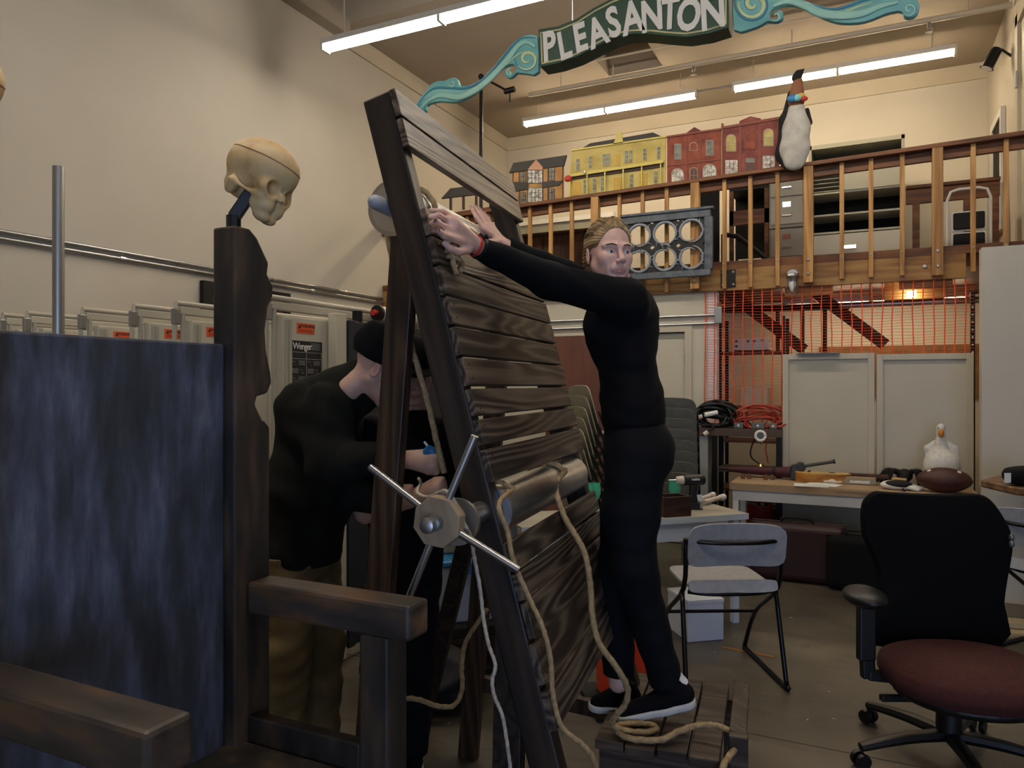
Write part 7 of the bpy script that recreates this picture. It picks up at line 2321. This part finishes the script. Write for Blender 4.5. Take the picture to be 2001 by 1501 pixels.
# ------------------------------------------------------------------ left wall: folded risers, pipe, black frame
flat('riser_cream', '#bdb6a2', 0.5)
flat('riser_tube', '#a8a595', 0.45)
flat('warn_orange', '#d9551f', 0.6)
flat('label_black', '#0f0f10', 0.6)
flat('label_grey', '#9a9a98', 0.6)
QR0 = 2.86
def riser(p, lab, tall=2.05):
    t = thing('folded_choir_riser', lab, 'riser', (p, QR0 + .8, 0), group='folded risers along the left wall')
    for y in (QR0, QR0 + .055):
        MB().cyl((p + .02, y, .03), (p + .02, y, tall - .05), .013, 8).build('end_post', 'riser_tube', t, smooth=1)
    box('post_cap', 'galv', (p + .005, QR0 - .014, tall - .12), (p + .035, QR0 + .03, tall - .03), t, .006)
    MB().cyl((p + .02, QR0 + .01, tall), (p + .02, QR0 + 1.5, tall), .015, 10).build('top_tube', 'riser_cream', t, smooth=1)
    MB().cyl((p + .02, QR0 + .01, tall - .05), (p + .02, QR0 + .01, tall), .012, 8).build('tube_elbow', 'riser_cream', t)
    box('top_board', 'riser_cream', (p - .02, QR0 + .03, tall - .06), (p + .03, QR0 + 1.5, tall - .018), t, .004)
    box('panel', 'riser_cream', (p, QR0 + .09, .12), (p + .05, QR0 + 1.48, tall - .09), t, .006)
    for k in range(2):
        box('panel_edge', 'riser_tube', (p + .05, QR0 + .10 + k * .03, .14), (p + .058, QR0 + .118 + k * .03, tall - .11), t)
    x = p + .0515
    wl = box('warning_sticker', 'warn_orange', (x - .001, QR0 + .19, tall - .175), (x + .0008, QR0 + .33, tall - .12), t)
    MX = lambda y, z: frame((x + .0012, y, z), (0, 1, 0), (0, 0, 1))
    lettering('warning_word', 'WARNING', .024, MX(QR0 + .275, tall - .135), 'label_black', wl, .0003, .0006)
    MB().prism([(x + .0008, QR0 + .2, tall - .148), (x + .0008, QR0 + .222, tall - .148), (x + .0008, QR0 + .211, tall - .126)], (.0006, 0, 0)).build('warning_triangle', 'label_black', wl)
    for k in range(2):
        box('small_print', 'label_black', (x + .0008, QR0 + .205, tall - .158 - k * .008), (x + .0013, QR0 + .315, tall - .1555 - k * .008), wl)
    lb = box('instruction_label', 'label_black', (x - .001, QR0 + .14, tall - .60), (x + .0008, QR0 + .39, tall - .215), t)
    lettering('maker_name', 'Wenger', .05, MX(QR0 + .232, tall - .245), 'sign_white', lb, .0003, .0004, .85)
    for k in range(5):
        box('print_line', 'label_grey', (x + .0008, QR0 + .3, tall - .228 - k * .008), (x + .0013, QR0 + .375, tall - .2255 - k * .008), lb)
    for a, b in (((.145, .275), (.385, .2775)), ((.145, .31), (.385, .3125)), ((.145, .585), (.385, .5875))):
        box('rule', 'label_grey', (x + .0008, QR0 + a[0], tall - b[1]), (x + .0013, QR0 + b[0], tall - a[1]), lb)
    for y in (.145, .263, .383):
        box('rule', 'label_grey', (x + .0008, QR0 + y, tall - .587), (x + .0013, QR0 + y + .0025, tall - .275), lb)
    rr = random.Random(6)
    for cx_ in (.152, .272):
        for r_ in range(6):
            z = tall - .325 - r_ * .043
            for k in range(3):
                box('print_line', 'label_grey', (x + .0008, QR0 + cx_ + (.0 if r_ % 2 else .05), z - k * .009), (x + .0013, QR0 + cx_ + (.05 if r_ % 2 else .1), z - k * .009 + .003), lb)
            MB().tube([(x + .001, QR0 + cx_ + (.06 if r_ % 2 else .005) + .03 * (q % 2), z - .004 * q) for q in range(6)], .0015, 4).build('diagram', 'label_grey', lb)
    return t
riser(pq(2, QR0) - .02, 'folded cream riser at the far left, partly cut by the picture edge')
riser(pq(50, QR0) - .02, 'folded cream riser directly behind the grey pipe')
riser(pq(158, QR0) - .02, 'folded cream riser third from the left')
riser(pq(258, QR0) - .02, 'folded cream riser fourth from the left')
riser(pq(341, QR0) - .02, 'folded cream riser just left of the carved throne post')
r6 = pq(520, QR0) - .02
riser(r6, 'folded cream riser right of the throne post with full instruction label')
flat('navy', '#1b222c', 0.5)
nv = thing('navy_folded_riser', 'navy blue folded riser panel between the cream riser and the rack leg', 'riser', (r6 + .1, 3.6, 0))
q0 = QR0 + .43
box('side_channel', 'riser_cream', (r6 + .06, q0, .05), (r6 + .12, q0 + .09, 2.0), nv, .004)
for z in (1.52, 1.45, 1.62):
    MB().lathe([(.012, 0), (.012, .006)], (r6 + .12, q0 + .045, z), (1, 0, 0), 10).build('bolt', 'steel', nv)
box('panel', 'navy', (r6 + .07, q0 + .1, .1), (r6 + .12, q0 + 1.3, 1.97), nv, .01)
box('panel_fold', 'navy', (r6 + .12, q0 + .1, .1), (r6 + .128, q0 + .16, 1.97), nv, .003)
flat('navy_emboss', '#2c3540', 0.4)
lettering('embossed_name', 'Wenger', .17, frame((r6 + .1205, q0 + .46, 1.80), (0, 1, 0), (0, 0, 1)), 'navy_emboss', nv, .001, -.001, .9)
MB().cyl((r6 + .095, q0 + .22, 1.97), (r6 + .095, q0 + .22, 2.03), .03, 12).build('rubber_stop', 'black_metal', nv)
rlr = thing('white_roller_tube', 'white roller tube with orange warning sticker above the navy riser', 'tube', (r6 + .1, q0 + .7, 2.0))
MB().cyl((r6 + .1, q0 + .42, 2.035), (r6 + .1, q0 + 1.25, 2.035), .045, 16).build('roller', 'white_metal', rlr, smooth=1)
MB().cyl((r6 + .1, q0 + .40, 2.035), (r6 + .1, q0 + .42, 2.035), .048, 16).build('end_plate', 'black_metal', rlr, smooth=1)
MB().cyl((r6 + .1, q0 + .36, 2.035), (r6 + .1, q0 + .40, 2.035), .018, 12).build('red_knob', 'red', rlr, smooth=1)
MB().lathe([(.0458, 0), (.0458, .16)], (r6 + .1, q0 + .52, 2.035), (0, 1, 0), 16, cap=False).build('warning_sticker', 'warn_orange', rlr, smooth=1)
for y in (q0 + .5, q0 + 1.15):
    box('bracket', 'riser_tube', (r6 + .07, y, 1.97), (r6 + .12, y + .03, 2.0), rlr)
# pipe stand
pp_ = P(114, 752, 3.3)
ps = thing('aluminium_pipe_stand', 'vertical aluminium pipe standing behind the throne back', 'pipe', (pp_.x, pp_.y, 0))
MB().cyl((pp_.x, pp_.y, .01), (pp_.x, pp_.y, P(114, 326, 3.3).z), .0245, 18).build('pipe', 'galv', ps, smooth=1)
MB().lathe([(.2, 0), (.2, .012), (.04, .016), (.04, .06)], (pp_.x, pp_.y, 0), (0, 0, 1), 20).build('base_plate', 'black_metal', ps, smooth=1)
# black panelled frame against the left wall
bf = thing('black_panel_frame', 'black panelled frame leaning on the left wall behind the throne post', 'frame', (L + .06, 5.2, 0))
y0, y1, zt = Pp(398, 600, L + .05).y, Pp(568, 600, L + .05).y, 2.52
for a, b in (((y0, 0), (y0 + .1, zt)), ((y1 - .07, 0), (y1, zt)), ((y0 + .1, zt - .07), (y1 - .07, zt)), ((y0 + .1, 0), (y1 - .07, .1)), (((y0 + y1) / 2 + .3, .1), ((y0 + y1) / 2 + .34, zt - .07))):
    box('frame_member', 'black_matte', (L + .002, a[0], a[1]), (L + .05, b[0], b[1]), bf)
box('panel', 'tudor_timber', (L + .002, y0 + .1, .1), (L + .02, y1 - .07, zt - .07), bf)
